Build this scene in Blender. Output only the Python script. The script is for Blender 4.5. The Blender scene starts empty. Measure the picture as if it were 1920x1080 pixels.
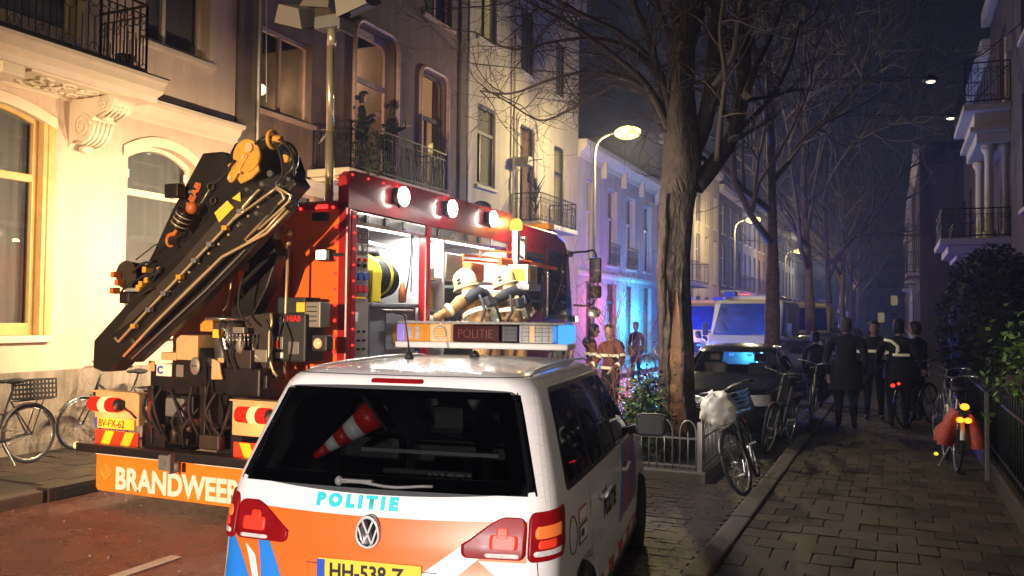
import bpy, bmesh, math, random
from mathutils import Vector, Matrix, noise
R_ = math.radians
rnd = random.Random(7)
SC = bpy.context.scene
COL = SC.collection
# ------------------------------------------------------------------ camera, world, exposure
CH = 1.95
cam_d = bpy.data.cameras.new('camera')
cam = bpy.data.objects.new('camera', cam_d); COL.objects.link(cam)
cam_d.sensor_width = 36.0; cam_d.lens = 30.0; cam_d.clip_end = 1200; cam_d.clip_start = 0.05
CAMR = Matrix.Rotation(R_(24.2), 3, 'Z') @ Matrix.Rotation(math.pi/2 + math.atan(50/1600), 3, 'X') @ Matrix.Rotation(R_(.6), 3, 'Z')
cam.matrix_world = Matrix.Translation((0, 0, CH)) @ CAMR.to_4x4()
SC.camera = cam
W = bpy.data.worlds.new('World'); SC.world = W; W.use_nodes = True
wn = W.node_tree; wbg = wn.nodes['Background']
sky = wn.nodes.new('ShaderNodeTexSky'); sky.sky_type = 'NISHITA'; sky.sun_disc = False
sky.sun_elevation = R_(2); sky.sun_rotation = R_(200)
wmix = wn.nodes.new('ShaderNodeMixRGB'); wmix.blend_type = 'MIX'; wmix.inputs[0].default_value = .985
wn.links.new(sky.outputs[0], wmix.inputs[1]); wmix.inputs[2].default_value = (.016, .018, .031, 1)
wn.links.new(wmix.outputs[0], wbg.inputs[0]); wbg.inputs[1].default_value = .14
SC.view_settings.view_transform = 'Standard'; SC.view_settings.look = 'None'
SC.view_settings.exposure = .28; SC.view_settings.gamma = 1; SC.view_settings.use_curve_mapping = False
SC.cycles.use_denoising = True
SC.cycles.max_bounces = 6; SC.cycles.diffuse_bounces = 2; SC.cycles.glossy_bounces = 3
SC.cycles.transparent_max_bounces = 12; SC.cycles.transmission_bounces = 3; SC.cycles.volume_bounces = 0
SC.cycles.sample_clamp_indirect = 3.0; SC.cycles.caustics_reflective = False; SC.cycles.caustics_refractive = False
SC.cycles.use_light_tree = True

def lamp(name, kind, loc, power, color, size=.1, aim=None, spot=None, blend=.5, sy=None):
    d = bpy.data.lights.new(name, kind); d.energy = power; d.color = color
    if kind == 'AREA':
        d.size = size
        if sy: d.shape = 'RECTANGLE'; d.size_y = sy
        else: d.shape = 'DISK'
    else: d.shadow_soft_size = size
    if kind == 'SPOT': d.spot_size = R_(spot or 120); d.spot_blend = blend
    o = bpy.data.objects.new(name, d); COL.objects.link(o); o.location = loc
    if aim is not None:
        o.rotation_euler = (Vector(aim) - Vector(loc)).to_track_quat('-Z', 'Y').to_euler()
    return o
# working lights of the second fire engine and the street lamp standing behind the viewer
lamp('floodlight_behind', 'SPOT', (-4.6, -7.5, 2.9), 11000, (1, .72, .46), .12, (-7.0, 7, 2.2), 31, .35)
lamp('headlight_behind', 'SPOT', (-.4, -7.0, 2.15), 6000, (1, .88, .83), .1, (-2.4, 4.0, .72), 14.5, .5)

def ray(px, py): return CAMR @ Vector(((px-960)/1600, (540-py)/1600, -1))
C0 = Vector((0, 0, CH))
def atX(px, py, X): d = ray(px, py); return C0 + d*(X/d.x)
def atY(px, py, Y): d = ray(px, py); return C0 + d*(Y/d.y)
def atZ(px, py, Z): d = ray(px, py); return C0 + d*((Z-CH)/d.z)

# ------------------------------------------------------------------ materials
MT = {}
def mat(name, col, rough=.6, streak=0, metal=0, var=.0, vscale=6, bump=0, bscale=30, coat=0, emit=None, es=1, spec=.5, col2=None, wear=None):
    if name in MT: return MT[name]
    m = bpy.data.materials.new(name); m.use_nodes = True; nt = m.node_tree; b = nt.nodes['Principled BSDF']
    b.inputs['Base Color'].default_value = (*col, 1); b.inputs['Roughness'].default_value = rough
    b.inputs['Metallic'].default_value = metal; b.inputs['Specular IOR Level'].default_value = spec
    if coat: b.inputs['Coat Weight'].default_value = coat; b.inputs['Coat Roughness'].default_value = .05
    if emit: b.inputs['Emission Color'].default_value = (*emit, 1); b.inputs['Emission Strength'].default_value = es
    tc = nt.nodes.new('ShaderNodeTexCoord')
    if var:
        n = nt.nodes.new('ShaderNodeTexNoise'); n.inputs['Scale'].default_value = vscale; n.inputs['Detail'].default_value = 8; n.inputs['Roughness'].default_value = .65
        nt.links.new(tc.outputs['Object'], n.inputs['Vector'])
        r = nt.nodes.new('ShaderNodeValToRGB'); r.color_ramp.elements[0].position = .3; r.color_ramp.elements[1].position = .7
        c2 = col2 or tuple(c*(1-var) for c in col)
        r.color_ramp.elements[0].color = (*c2, 1); r.color_ramp.elements[1].color = (*[min(1, c*(1+var*.35)) for c in col], 1)
        nt.links.new(n.outputs['Fac'], r.inputs['Fac']); nt.links.new(r.outputs['Color'], b.inputs['Base Color'])
        rr = nt.nodes.new('ShaderNodeMapRange'); rr.inputs['To Min'].default_value = max(.02, rough-.12*min(1, var*3)); rr.inputs['To Max'].default_value = min(1, rough+.12*min(1, var*3))
        nt.links.new(n.outputs['Fac'], rr.inputs['Value']); nt.links.new(rr.outputs[0], b.inputs['Roughness'])
    if streak:
        src = b.inputs['Base Color'].links[0].from_socket
        mp = nt.nodes.new('ShaderNodeMapping'); mp.inputs['Scale'].default_value = (2.2, 2.2, .22); nt.links.new(tc.outputs['Object'], mp.inputs['Vector'])
        n2 = nt.nodes.new('ShaderNodeTexNoise'); n2.inputs['Scale'].default_value = 1.6; n2.inputs['Detail'].default_value = 9; n2.inputs['Roughness'].default_value = .7; nt.links.new(mp.outputs[0], n2.inputs['Vector'])
        r2 = nt.nodes.new('ShaderNodeValToRGB'); r2.color_ramp.elements[0].position = .38; r2.color_ramp.elements[1].position = .60; r2.color_ramp.elements[0].color = (*[1-streak]*3, 1); r2.color_ramp.elements[1].color = (1, 1, 1, 1)
        nt.links.new(n2.outputs['Fac'], r2.inputs['Fac']); mm_ = nt.nodes.new('ShaderNodeMixRGB'); mm_.blend_type = 'MULTIPLY'; mm_.inputs[0].default_value = 1
        nt.links.new(src, mm_.inputs[1]); nt.links.new(r2.outputs['Color'], mm_.inputs[2]); nt.links.new(mm_.outputs[0], b.inputs['Base Color'])
    if bump:
        n = nt.nodes.new('ShaderNodeTexNoise'); n.inputs['Scale'].default_value = bscale; n.inputs['Detail'].default_value = 6
        nt.links.new(tc.outputs['Object'], n.inputs['Vector'])
        bp = nt.nodes.new('ShaderNodeBump'); bp.inputs['Strength'].default_value = bump; bp.inputs['Distance'].default_value = .02
        nt.links.new(n.outputs['Fac'], bp.inputs['Height']); nt.links.new(bp.outputs[0], b.inputs['Normal'])
    MT[name] = m; return m
def emis(name, col, s):
    if name in MT: return MT[name]
    m = bpy.data.materials.new(name); m.use_nodes = True; nt = m.node_tree; nt.nodes.clear()
    o = nt.nodes.new('ShaderNodeOutputMaterial'); e = nt.nodes.new('ShaderNodeEmission')
    e.inputs[0].default_value = (*col, 1); e.inputs[1].default_value = s; nt.links.new(e.outputs[0], o.inputs[0])
    MT[name] = m; return m
def glass_mat(name, tint=(.9, .9, .9), base=.08, rough=.02, dark=0):
    if name in MT: return MT[name]
    m = bpy.data.materials.new(name); m.use_nodes = True; nt = m.node_tree; nt.nodes.clear()
    o = nt.nodes.new('ShaderNodeOutputMaterial'); t = nt.nodes.new('ShaderNodeBsdfTransparent'); g = nt.nodes.new('ShaderNodeBsdfGlossy')
    t.inputs[0].default_value = (*tint, 1); g.inputs['Roughness'].default_value = rough
    f = nt.nodes.new('ShaderNodeFresnel'); f.inputs[0].default_value = 1.5
    a = nt.nodes.new('ShaderNodeMath'); a.operation = 'ADD'; a.use_clamp = True; a.inputs[1].default_value = base
    mx = nt.nodes.new('ShaderNodeMixShader'); nt.links.new(f.outputs[0], a.inputs[0])
    ge = nt.nodes.new('ShaderNodeNewGeometry'); iv = nt.nodes.new('ShaderNodeMath'); iv.operation = 'SUBTRACT'; iv.inputs[0].default_value = 1
    ml = nt.nodes.new('ShaderNodeMath'); ml.operation = 'MULTIPLY'; nt.links.new(ge.outputs['Backfacing'], iv.inputs[1])
    nt.links.new(iv.outputs[0], ml.inputs[0]); nt.links.new(a.outputs[0], ml.inputs[1]); nt.links.new(ml.outputs[0], mx.inputs[0])
    nt.links.new(t.outputs[0], mx.inputs[1]); nt.links.new(g.outputs[0], mx.inputs[2]); nt.links.new(mx.outputs[0], o.inputs[0])
    MT[name] = m; return m

# ------------------------------------------------------------------ object helpers
def tag(o, label=None, cat=None, group=None, kind=None):
    if label: o['label'] = label
    if cat: o['category'] = cat
    if group: o['group'] = group
    if kind: o['kind'] = kind
    return o
def empty(name, loc=(0, 0, 0), rz=0, label=None, cat=None, group=None, rot=None):
    o = bpy.data.objects.new(name, None); COL.objects.link(o); o.location = loc
    o.rotation_euler = rot or (0, 0, rz); o.empty_display_size = .2
    return tag(o, label, cat, group)
def copy_tree(o, parent=None):
    c = o.copy(); COL.objects.link(c)
    if parent is not None: c.parent = parent
    for ch in list(o.children): copy_tree(ch, c)
    return c
def origin_of(o):
    v = Vector((0, 0, 0))
    while o is not None: v += o.location; o = o.parent
    return v

class MB:
    """collects faces; build() links them as one mesh object"""
    def __init__(s): s.v = []; s.f = []; s.m = []; s.sm = []
    def add(s, vs, fs, mi=0, sm=False):
        b = len(s.v); s.v += [tuple(x) for x in vs]
        for f in fs: s.f.append(tuple(b+i for i in f)); s.m.append(mi); s.sm.append(sm)
        return s
    def box(s, x0, x1, y0, y1, z0, z1, mi=0, M=None):
        vs = [(x, y, z) for z in (z0, z1) for y in (y0, y1) for x in (x0, x1)]
        if M: vs = [M @ Vector(v) for v in vs]
        return s.add(vs, [(0, 2, 3, 1), (4, 5, 7, 6), (0, 1, 5, 4), (2, 6, 7, 3), (0, 4, 6, 2), (1, 3, 7, 5)], mi)
    def cb(s, c, d, mi=0, M=None):
        return s.box(c[0]-d[0]/2, c[0]+d[0]/2, c[1]-d[1]/2, c[1]+d[1]/2, c[2]-d[2]/2, c[2]+d[2]/2, mi, M)
    def bevbox(s, x0, x1, y0, y1, z0, z1, b=.01, mi=0, M=None):
        bm = bmesh.new(); bmesh.ops.create_cube(bm, size=1)
        for v in bm.verts: v.co = Vector(((x0+x1)/2+v.co.x*(x1-x0), (y0+y1)/2+v.co.y*(y1-y0), (z0+z1)/2+v.co.z*(z1-z0)))
        bmesh.ops.bevel(bm, geom=bm.edges[:], offset=b, segments=2, affect='EDGES', profile=.6)
        bm.verts.index_update()
        vs = [(M @ v.co if M else v.co.copy()) for v in bm.verts]; fs = [[v.index for v in f.verts] for f in bm.faces]
        bm.free(); return s.add(vs, fs, mi)
    def bar(s, p0, p1, w, h=None, mi=0):
        p0, p1 = Vector(p0), Vector(p1); d = p1-p0; L = d.length
        if L < 1e-6: return s
        q = d.to_track_quat('Z', 'Y').to_matrix().to_4x4(); M = Matrix.Translation(p0) @ q; h = h or w
        return s.box(-w/2, w/2, -h/2, h/2, 0, L, mi, M)
    def tube(s, pts, r, n=6, mi=0, cap=True, sm=True):
        pts = [Vector(p) for p in pts]; N = len(pts)
        if N < 2: return s
        rs = r if isinstance(r, (list, tuple)) else [r]*N
        b = len(s.v); up = None
        for i, p in enumerate(pts):
            t = (pts[min(i+1, N-1)] - pts[max(i-1, 0)])
            t = t.normalized() if t.length > 1e-9 else Vector((0, 0, 1))
            if up is None:
                up = t.orthogonal().normalized()
            else:
                up = (up - t*up.dot(t)); up = up.normalized() if up.length > 1e-6 else t.orthogonal().normalized()
            c = t.cross(up)
            for k in range(n):
                a = 2*math.pi*k/n; s.v.append(tuple(p + (up*math.cos(a)+c*math.sin(a))*rs[i]))
        for i in range(N-1):
            for k in range(n):
                s.f.append((b+i*n+k, b+i*n+(k+1) % n, b+(i+1)*n+(k+1) % n, b+(i+1)*n+k)); s.m.append(mi); s.sm.append(sm)
        if cap and n > 2:
            s.f.append(tuple(b+k for k in reversed(range(n)))); s.m.append(mi); s.sm.append(False)
            s.f.append(tuple(b+(N-1)*n+k for k in range(n))); s.m.append(mi); s.sm.append(False)
        return s
    def cyl(s, p0, p1, r0, r1=None, n=16, mi=0): return s.tube([p0, p1], [r0, r0 if r1 is None else r1], n, mi)
    def prism(s, poly, fn0, fn1, mi=0, sm=False):
        """poly 2D outline; fn0/fn1 map (a,b)->3D for the two faces"""
        n = len(poly); v = [fn0(*p) for p in poly] + [fn1(*p) for p in poly]
        s.add(v, [tuple(range(n)), tuple(reversed(range(n, 2*n)))] + [(i, i+n, (i+1) % n+n, (i+1) % n) for i in range(n)], mi)
        return s
    def lathe(s, prof, c=(0, 0, 0), n=16, mi=0, M=None, sm=True, ax='Z'):
        b = len(s.v); c = Vector(c)
        for r, z in prof:
            for k in range(n):
                a = 2*math.pi*k/n; q = Vector((r*math.cos(a), r*math.sin(a), z))
                if ax == 'Y': q = Vector((q.x, q.z, q.y))
                elif ax == 'X': q = Vector((q.z, q.x, q.y))
                q = q+c
                s.v.append(tuple(M @ q if M else q))
        for i in range(len(prof)-1):
            for k in range(n):
                s.f.append((b+i*n+k, b+i*n+(k+1) % n, b+(i+1)*n+(k+1) % n, b+(i+1)*n+k)); s.m.append(mi); s.sm.append(sm)
        if prof[0][0] > 1e-4: s.f.append(tuple(b+k for k in reversed(range(n)))); s.m.append(mi); s.sm.append(False)
        if prof[-1][0] > 1e-4: s.f.append(tuple(b+(len(prof)-1)*n+k for k in range(n))); s.m.append(mi); s.sm.append(False)
        return s
    def torus(s, c, R, r, n=24, k=6, ax='Z', mi=0, M=None, a0=0, a1=2*math.pi):
        c = Vector(c); pts = []
        full = abs(a1-a0-2*math.pi) < 1e-5; N = n if full else n+1; b = len(s.v)
        for i in range(N):
            a = a0+(a1-a0)*i/n
            for j in range(k):
                t = 2*math.pi*j/k; rr = R+r*math.cos(t); q = Vector((rr*math.cos(a), rr*math.sin(a), r*math.sin(t)))
                if ax == 'Y': q = Vector((q.x, q.z, q.y))
                elif ax == 'X': q = Vector((q.z, q.x, q.y))
                q += c; s.v.append(tuple(M @ q if M else q))
        for i in range(N if full else N-1):
            for j in range(k):
                i2 = (i+1) % N; s.f.append((b+i*k+j, b+i*k+(j+1) % k, b+i2*k+(j+1) % k, b+i2*k+j)); s.m.append(mi); s.sm.append(True)
        return s
    def ball(s, c, r, n=12, mi=0, sc=(1, 1, 1), M=None):
        prof = [(max(1e-5, r*math.sin(math.pi*i/(n//2+1))), -r*math.cos(math.pi*i/(n//2+1))) for i in range(n//2+2)]
        T = Matrix.Translation(Vector(c)) @ Matrix.Diagonal((*sc, 1))
        return s.lathe(prof, (0, 0, 0), n, mi, (M @ T) if M else T)
    def build(s, name, mats, parent=None, world=False, bevel=0, smooth=None, kind=None, label=None, sub=0):
        me = bpy.data.meshes.new(name)
        off = origin_of(parent) if (world and parent is not None) else Vector((0, 0, 0))
        v = s.v
        if world and parent is not None: v = [(a-off.x, b-off.y, c-off.z) for a, b, c in s.v]
        me.from_pydata(v, [], s.f)
        if not isinstance(mats, (list, tuple)): mats = [mats]
        for m in mats: me.materials.append(MAT(m))
        me.polygons.foreach_set('material_index', s.m)
        me.polygons.foreach_set('use_smooth', [True]*len(s.f) if smooth else s.sm)
        bm = bmesh.new(); bm.from_mesh(me); bmesh.ops.recalc_face_normals(bm, faces=bm.faces); bm.to_mesh(me); bm.free()
        o = bpy.data.objects.new(name, me); COL.objects.link(o)
        if parent is not None: o.parent = parent
        if bevel:
            b = o.modifiers.new('b', 'BEVEL'); b.width = bevel; b.segments = 2; b.limit_method = 'ANGLE'
        if sub:
            b = o.modifiers.new('s', 'SUBSURF'); b.levels = sub; b.render_levels = sub
        return tag(o, label, None, None, kind)
def MAT(m): return MT[m] if isinstance(m, str) else m

def text(body, size, M, m, parent, world=True, ext=.002, bold=0., name='lettering', sx=1., align='LEFT'):
    cu = bpy.data.curves.new(name, 'FONT'); cu.body = body; cu.size = size; cu.extrude = ext; cu.offset = bold; cu.align_x = align
    cu.resolution_u = 3
    t = bpy.data.objects.new(name, cu); COL.objects.link(t)
    dg = bpy.context.evaluated_depsgraph_get(); me = bpy.data.meshes.new_from_object(t.evaluated_get(dg))
    bpy.data.objects.remove(t); me.name = name
    off = origin_of(parent) if (world and parent is not None) else Vector((0, 0, 0))
    me.transform(Matrix.Translation(-off) @ M @ Matrix.Diagonal((sx, 1, 1, 1)))
    me.materials.clear(); me.materials.append(MAT(m))
    o = bpy.data.objects.new(name, me); COL.objects.link(o); o.parent = parent
    return o
def frame(o, x, y):
    """matrix with text x axis -> x, text y axis -> y at origin o"""
    x = Vector(x).normalized(); y = Vector(y).normalized(); z = x.cross(y)
    M = Matrix((x, y, z)).transposed().to_4x4(); M.translation = Vector(o); return M
def crv(cps, n=8):
    """Catmull-Rom through points"""
    P = [Vector(p) for p in cps]; out = []
    for i in range(len(P)-1):
        a = P[max(i-1, 0)]; b = P[i]; c = P[i+1]; d = P[min(i+2, len(P)-1)]
        for k in range(n):
            t = k/n; out.append(.5*((2*b)+(c-a)*t+(2*a-5*b+4*c-d)*t*t+(3*b-a-3*c+d)*t**3))
    out.append(P[-1]); return out

# palette
mat('cream_paint', (.66, .49, .36), .75, streak=.16, var=.13, vscale=1.3, bump=.25, bscale=45)
mat('cream_trim', (.72, .60, .43), .6, var=.10, vscale=3, bump=.12, bscale=60)
mat('plinth_paint', (.34, .28, .22), .8, streak=.5, var=.35, vscale=3, bump=.3, bscale=30)
mat('brown_render', (.24, .155, .12), .85, streak=.3, var=.35, vscale=1.1, bump=.4, bscale=25)
mat('brown_pier', (.17, .125, .09), .85, var=.35, vscale=1.1, bump=.4, bscale=25)
mat('pale_render', (.52, .45, .34), .8, streak=.22, var=.18, vscale=1.2, bump=.3, bscale=30)
mat('pale_trim', (.55, .50, .42), .7, var=.15, vscale=3)
mat('white_render', (.50, .47, .45), .8, streak=.25, var=.2, vscale=1.2, bump=.3, bscale=30)
mat('dark_render', (.10, .085, .08), .85, streak=.3, var=.3, vscale=1.2, bump=.3)
mat('grey_render', (.20, .18, .18), .85, var=.3, vscale=1.2, bump=.3, bscale=30)
mat('wood_frame', (.62, .40, .14), .45, var=.2, vscale=5, bump=.1)
mat('white_frame', (.68, .62, .52), .45, var=.08, vscale=8)
mat('dark_frame', (.03, .035, .035), .4, var=.2)
mat('pink_frame', (.55, .36, .28), .5, var=.15)
mat('iron', (.015, .015, .018), .5, metal=.3, var=.3, vscale=20)
mat('curtain_grey', (.20, .20, .19), .9, var=.15, vscale=3)
mat('curtain_beige', (.45, .33, .22), .9, var=.15, vscale=3)
mat('room_dark', (.02, .018, .016), .9)
mat('lit_yellow', (.4, .3, .1), .9, var=.3, vscale=2, emit=(1, .66, .20), es=.42)
mat('lit_orange', (.4, .3, .1), .9, var=.3, vscale=2, emit=(1, .50, .18), es=.36)
mat('lit_pale', (.4, .35, .2), .9, var=.3, vscale=2, emit=(.9, .72, .33), es=.25)
mat('lit_pink', (.4, .3, .1), .9, var=.3, vscale=2, emit=(1, .52, .28), es=.30)
mat('roof_tile', (.03, .03, .035), .8, var=.3)
mat('asphalt', (.13, .050, .034), .27, var=.35, vscale=3, bump=.6, bscale=160, spec=.5)
mat('road_paint', (.62, .58, .52), .55, var=.25, vscale=14, bump=.3, bscale=120)
mat('kerb_stone', (.085, .072, .056), .6, var=.4, vscale=9, bump=.4, bscale=60)
mat('tile_a', (.050, .037, .025), .55, var=.6, vscale=9, bump=.5, bscale=70)
mat('tile_b', (.030, .023, .017), .48, var=.45, vscale=8, bump=.5, bscale=70)
mat('tile_c', (.062, .044, .027), .58, var=.45, vscale=7, bump=.5, bscale=70)
mat('joint_sand', (.022, .018, .014), .8, var=.4, vscale=20, bump=.4)
mat('brick_dark', (.036, .026, .020), .5, var=.5, vscale=14, bump=.4, bscale=60)
mat('soil', (.02, .016, .011), .95, var=.5, vscale=30, bump=.8, bscale=60)
mat('bark', (.12, .085, .058), .85, var=.6, vscale=9, col2=(.035, .025, .018))
nt = MT['bark'].node_tree; tc = nt.nodes.new('ShaderNodeTexCoord'); mp = nt.nodes.new('ShaderNodeMapping'); mp.inputs['Scale'].default_value = (1, 1, .28); nt.links.new(tc.outputs['Object'], mp.inputs['Vector'])
vo = nt.nodes.new('ShaderNodeTexVoronoi'); vo.feature = 'DISTANCE_TO_EDGE'; vo.inputs['Scale'].default_value = 15; n = nt.nodes.new('ShaderNodeTexNoise'); n.inputs['Scale'].default_value = 6; n.inputs['Detail'].default_value = 8
nt.links.new(mp.outputs[0], n.inputs['Vector']); mx = nt.nodes.new('ShaderNodeMixRGB'); mx.inputs[0].default_value = .22; nt.links.new(mp.outputs[0], mx.inputs[1]); nt.links.new(n.outputs['Color'], mx.inputs[2]); nt.links.new(mx.outputs[0], vo.inputs['Vector'])
r = nt.nodes.new('ShaderNodeMapRange'); r.inputs['From Max'].default_value = .35; nt.links.new(vo.outputs['Distance'], r.inputs['Value'])
bp = nt.nodes.new('ShaderNodeBump'); bp.inputs['Strength'].default_value = 1; bp.inputs['Distance'].default_value = .016; nt.links.new(r.outputs[0], bp.inputs['Height']); nt.links.new(bp.outputs[0], nt.nodes['Principled BSDF'].inputs['Normal'])
mat('bark_twig', (.085, .066, .046), .8, var=.3, vscale=9)
mat('bare_wood', (.50, .25, .11), .7, var=.4, vscale=7, bump=.5, bscale=30)
mat('leaf_green', (.05, .09, .028), .8, var=.4, vscale=6)
mat('leaf_bright', (.11, .22, .03), .75, var=.35, vscale=6)
mat('leaf_dark', (.020, .026, .014), .7, var=.5, vscale=6)
mat('galv', (.30, .29, .27), .45, metal=.6, var=.2, vscale=10)
mat('steel', (.45, .45, .46), .28, metal=.9, var=.15, vscale=10)
mat('rubber', (.012, .012, .012), .75, var=.3, bump=.2)
mat('black_paint', (.012, .012, .013), .38, var=.3, vscale=8)
mat('black_plastic', (.018, .018, .019), .55, var=.25, vscale=10)
mat('grey_plastic', (.16, .16, .16), .5, var=.2, vscale=10)
mat('red_paint', (.36, .010, .014), .3, coat=.3, var=.12, vscale=2)
mat('orange_foil', (.95, .15, .010), .38, var=.12, vscale=3)
mat('board_orange', (.90, .24, .015), .45, var=.12, vscale=2)
mat('foil_white', (.85, .82, .76), .4, var=.06, vscale=5)
mat('foil_yellow', (.90, .62, .03), .4, var=.1, vscale=5)
mat('foil_red', (.75, .05, .015), .4, var=.1, vscale=5)
mat('emblem_gold', (.95, .36, .03), .45)
mat('crane_black', (.011, .009, .008), .38, var=.35, vscale=6, bump=.08)
mat('crane_brown', (.036, .025, .018), .5, var=.3, vscale=6)
mat('crane_yellow', (.65, .33, .04), .5, var=.3, vscale=14)
mat('hook_orange', (.55, .14, .03), .5, var=.3, vscale=20)
mat('cream_plastic', (.60, .42, .20), .5, var=.15, vscale=8)
mat('gold_pipe', (.62, .48, .28), .35, metal=.4, var=.1)
mat('white_in', (.78, .80, .80), .5, var=.06, vscale=4)
mat('grey_cab', (.22, .23, .26), .45, var=.12, vscale=5)
mat('alu', (.55, .53, .50), .35, metal=.6, var=.12, vscale=8)
mat('police_white', (.80, .79, .79), .22, coat=.5, var=.03, vscale=2)
mat('police_orange', (.88, .15, .015), .35, var=.08, vscale=3)
mat('police_blue', (.02, .22, .72), .35, var=.08, vscale=3)
mat('letter_cyan', (.02, .60, .68), .4)
mat('letter_black', (.012, .012, .014), .5)
mat('black_gloss', (.004, .004, .005), .12); mat('letter_chrome', (.72, .72, .72), .3, metal=.3); mat('mirror_dark', (.012, .012, .014), .35, spec=.1); mat('jacket_rust', (.20, .055, .030), .8, var=.4, vscale=8, bump=.8, bscale=10); mat('mast_metal', (.75, .66, .45), .25, metal=.7, var=.1)
mat('chrome', (.75, .75, .75), .12, metal=1)
mat('dark_chrome', (.35, .34, .36), .2, metal=1)
mat('plate_yellow', (.88, .60, .05), .45, var=.06)
mat('plate_blue', (.02, .08, .5), .45)
mat('tail_red', (.26, .005, .007), .3, spec=.12, var=.3, vscale=10)
mat('tail_bright', (.60, .04, .02), .35, spec=.2, emit=(1, .05, .01), es=.22)
mat('tail_amber', (.7, .16, .04), .35, spec=.2, emit=(1, .20, .03), es=.20)
mat('lens_clear', (.7, .66, .62), .12, coat=.6, var=.3, vscale=40)
mat('cone_red', (.62, .02, .02), .4, var=.2)
mat('cone_white', (.75, .75, .73), .4, var=.1)
mat('jacket_tan', (.40, .235, .09), .8, var=.55, vscale=7, bump=1., bscale=9)
mat('jacket_dark', (.02, .022, .03), .8, var=.35, vscale=9, bump=.5, bscale=14)
mat('reflective', (.85, .80, .55), .35, emit=(1, .9, .6), es=.12)  # band cloth; weak emission stands in for lamp light it throws back
mat('helmet', (.80, .70, .38), .35, var=.1, vscale=6)
mat('skin', (.46, .27, .19), .55, var=.08)
mat('hair', (.02, .014, .010), .6)
mat('hair_grey', (.09, .08, .075), .7)
mat('cloth_dark', (.012, .013, .020), .85, var=.4, vscale=6, bump=.4, bscale=12)
mat('cloth_blue', (.02, .03, .07), .8, var=.4, vscale=6)
mat('boots', (.01, .01, .01), .5)
mat('bag_white', (.62, .60, .55), .5, var=.2, vscale=6, bump=1., bscale=10)
mat('bag_red', (.42, .05, .03), .7, var=.35, vscale=6, bump=.6, bscale=14)
mat('crate_blue', (.03, .09, .22), .5, var=.2)
mat('lantern', (.25, .23, .20), .5, metal=.4)
glass_mat('glass'); glass_mat('glass_dark', (.10, .11, .12), .03, .03); glass_mat('glass_car', (.20, .21, .22), .02, .02)
glass_mat('glass_rear', (.30, .31, .32), .0, .04)
emis('lamp_white', (1, .93, .82), 40); emis('lamp_sodium', (1, .80, .20), 3.6); mat('blue_lit_glass', (.014, .026, .15), .3, spec=.25, var=.8, vscale=2.2); emis('strip_white', (1, .97, .92), 6)  # van windscreen glass carries the blue lamp light in its base colour
emis('led_red', (1, .04, .03), 1.6); emis('tail_lit', (1, .55, .22), 1.6); emis('tail_glow', (1, .03, .01), .9)
emis('beacon_amber', (1, .45, .05), 2.5); emis('beacon_blue', (.06, .30, 1), 1.5); emis('blue_white', (.75, .85, 1), 5)
emis('amber_dot', (1, .30, .02), 2.5); emis('reflector_glow', (.8, .75, .03), 1.5); emis('room_bulb', (1, .75, .45), 3); emis('lamp_warm', (1, .8, .5), 6)
# ================================================================== GROUND
def struct(o, label=None): return tag(o, label, None, None, 'structure')
def brick_floor(name, c1, c2, cm, sx, sy, rough=.45):
    m = mat(name, c1, rough); nt = m.node_tree; b = nt.nodes['Principled BSDF']
    tc = nt.nodes.new('ShaderNodeTexCoord'); br = nt.nodes.new('ShaderNodeTexBrick')
    nt.links.new(tc.outputs['Object'], br.inputs['Vector']); br.inputs['Color1'].default_value = (*c1, 1); br.inputs['Color2'].default_value = (*c2, 1)
    br.inputs['Mortar'].default_value = (*cm, 1); br.inputs['Scale'].default_value = 1; br.inputs['Brick Width'].default_value = sx; br.inputs['Row Height'].default_value = sy
    br.inputs['Mortar Size'].default_value = .008
    n = nt.nodes.new('ShaderNodeTexNoise'); n.inputs['Scale'].default_value = 3; nt.links.new(tc.outputs['Object'], n.inputs['Vector'])
    mx = nt.nodes.new('ShaderNodeMixRGB'); mx.blend_type = 'MULTIPLY'; mx.inputs[0].default_value = .8
    nt.links.new(br.outputs['Color'], mx.inputs[1]); nt.links.new(n.outputs['Fac'], mx.inputs[2]); nt.links.new(mx.outputs[0], b.inputs['Base Color'])
    bp = nt.nodes.new('ShaderNodeBump'); bp.inputs['Strength'].default_value = .6; bp.inputs['Distance'].default_value = .01; bp.invert = True
    nt.links.new(br.outputs['Fac'], bp.inputs['Height']); nt.links.new(bp.outputs[0], b.inputs['Normal'])
brick_floor('paving_far', (.075, .062, .048), (.055, .046, .036), (.02, .017, .014), .3, .3)
brick_floor('clinker_far', (.06, .042, .032), (.045, .034, .028), (.015, .013, .011), .2, .1)
brick_floor('brick_wall', (.10, .06, .045), (.075, .05, .04), (.05, .045, .04), .22, .065, .8)

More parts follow.
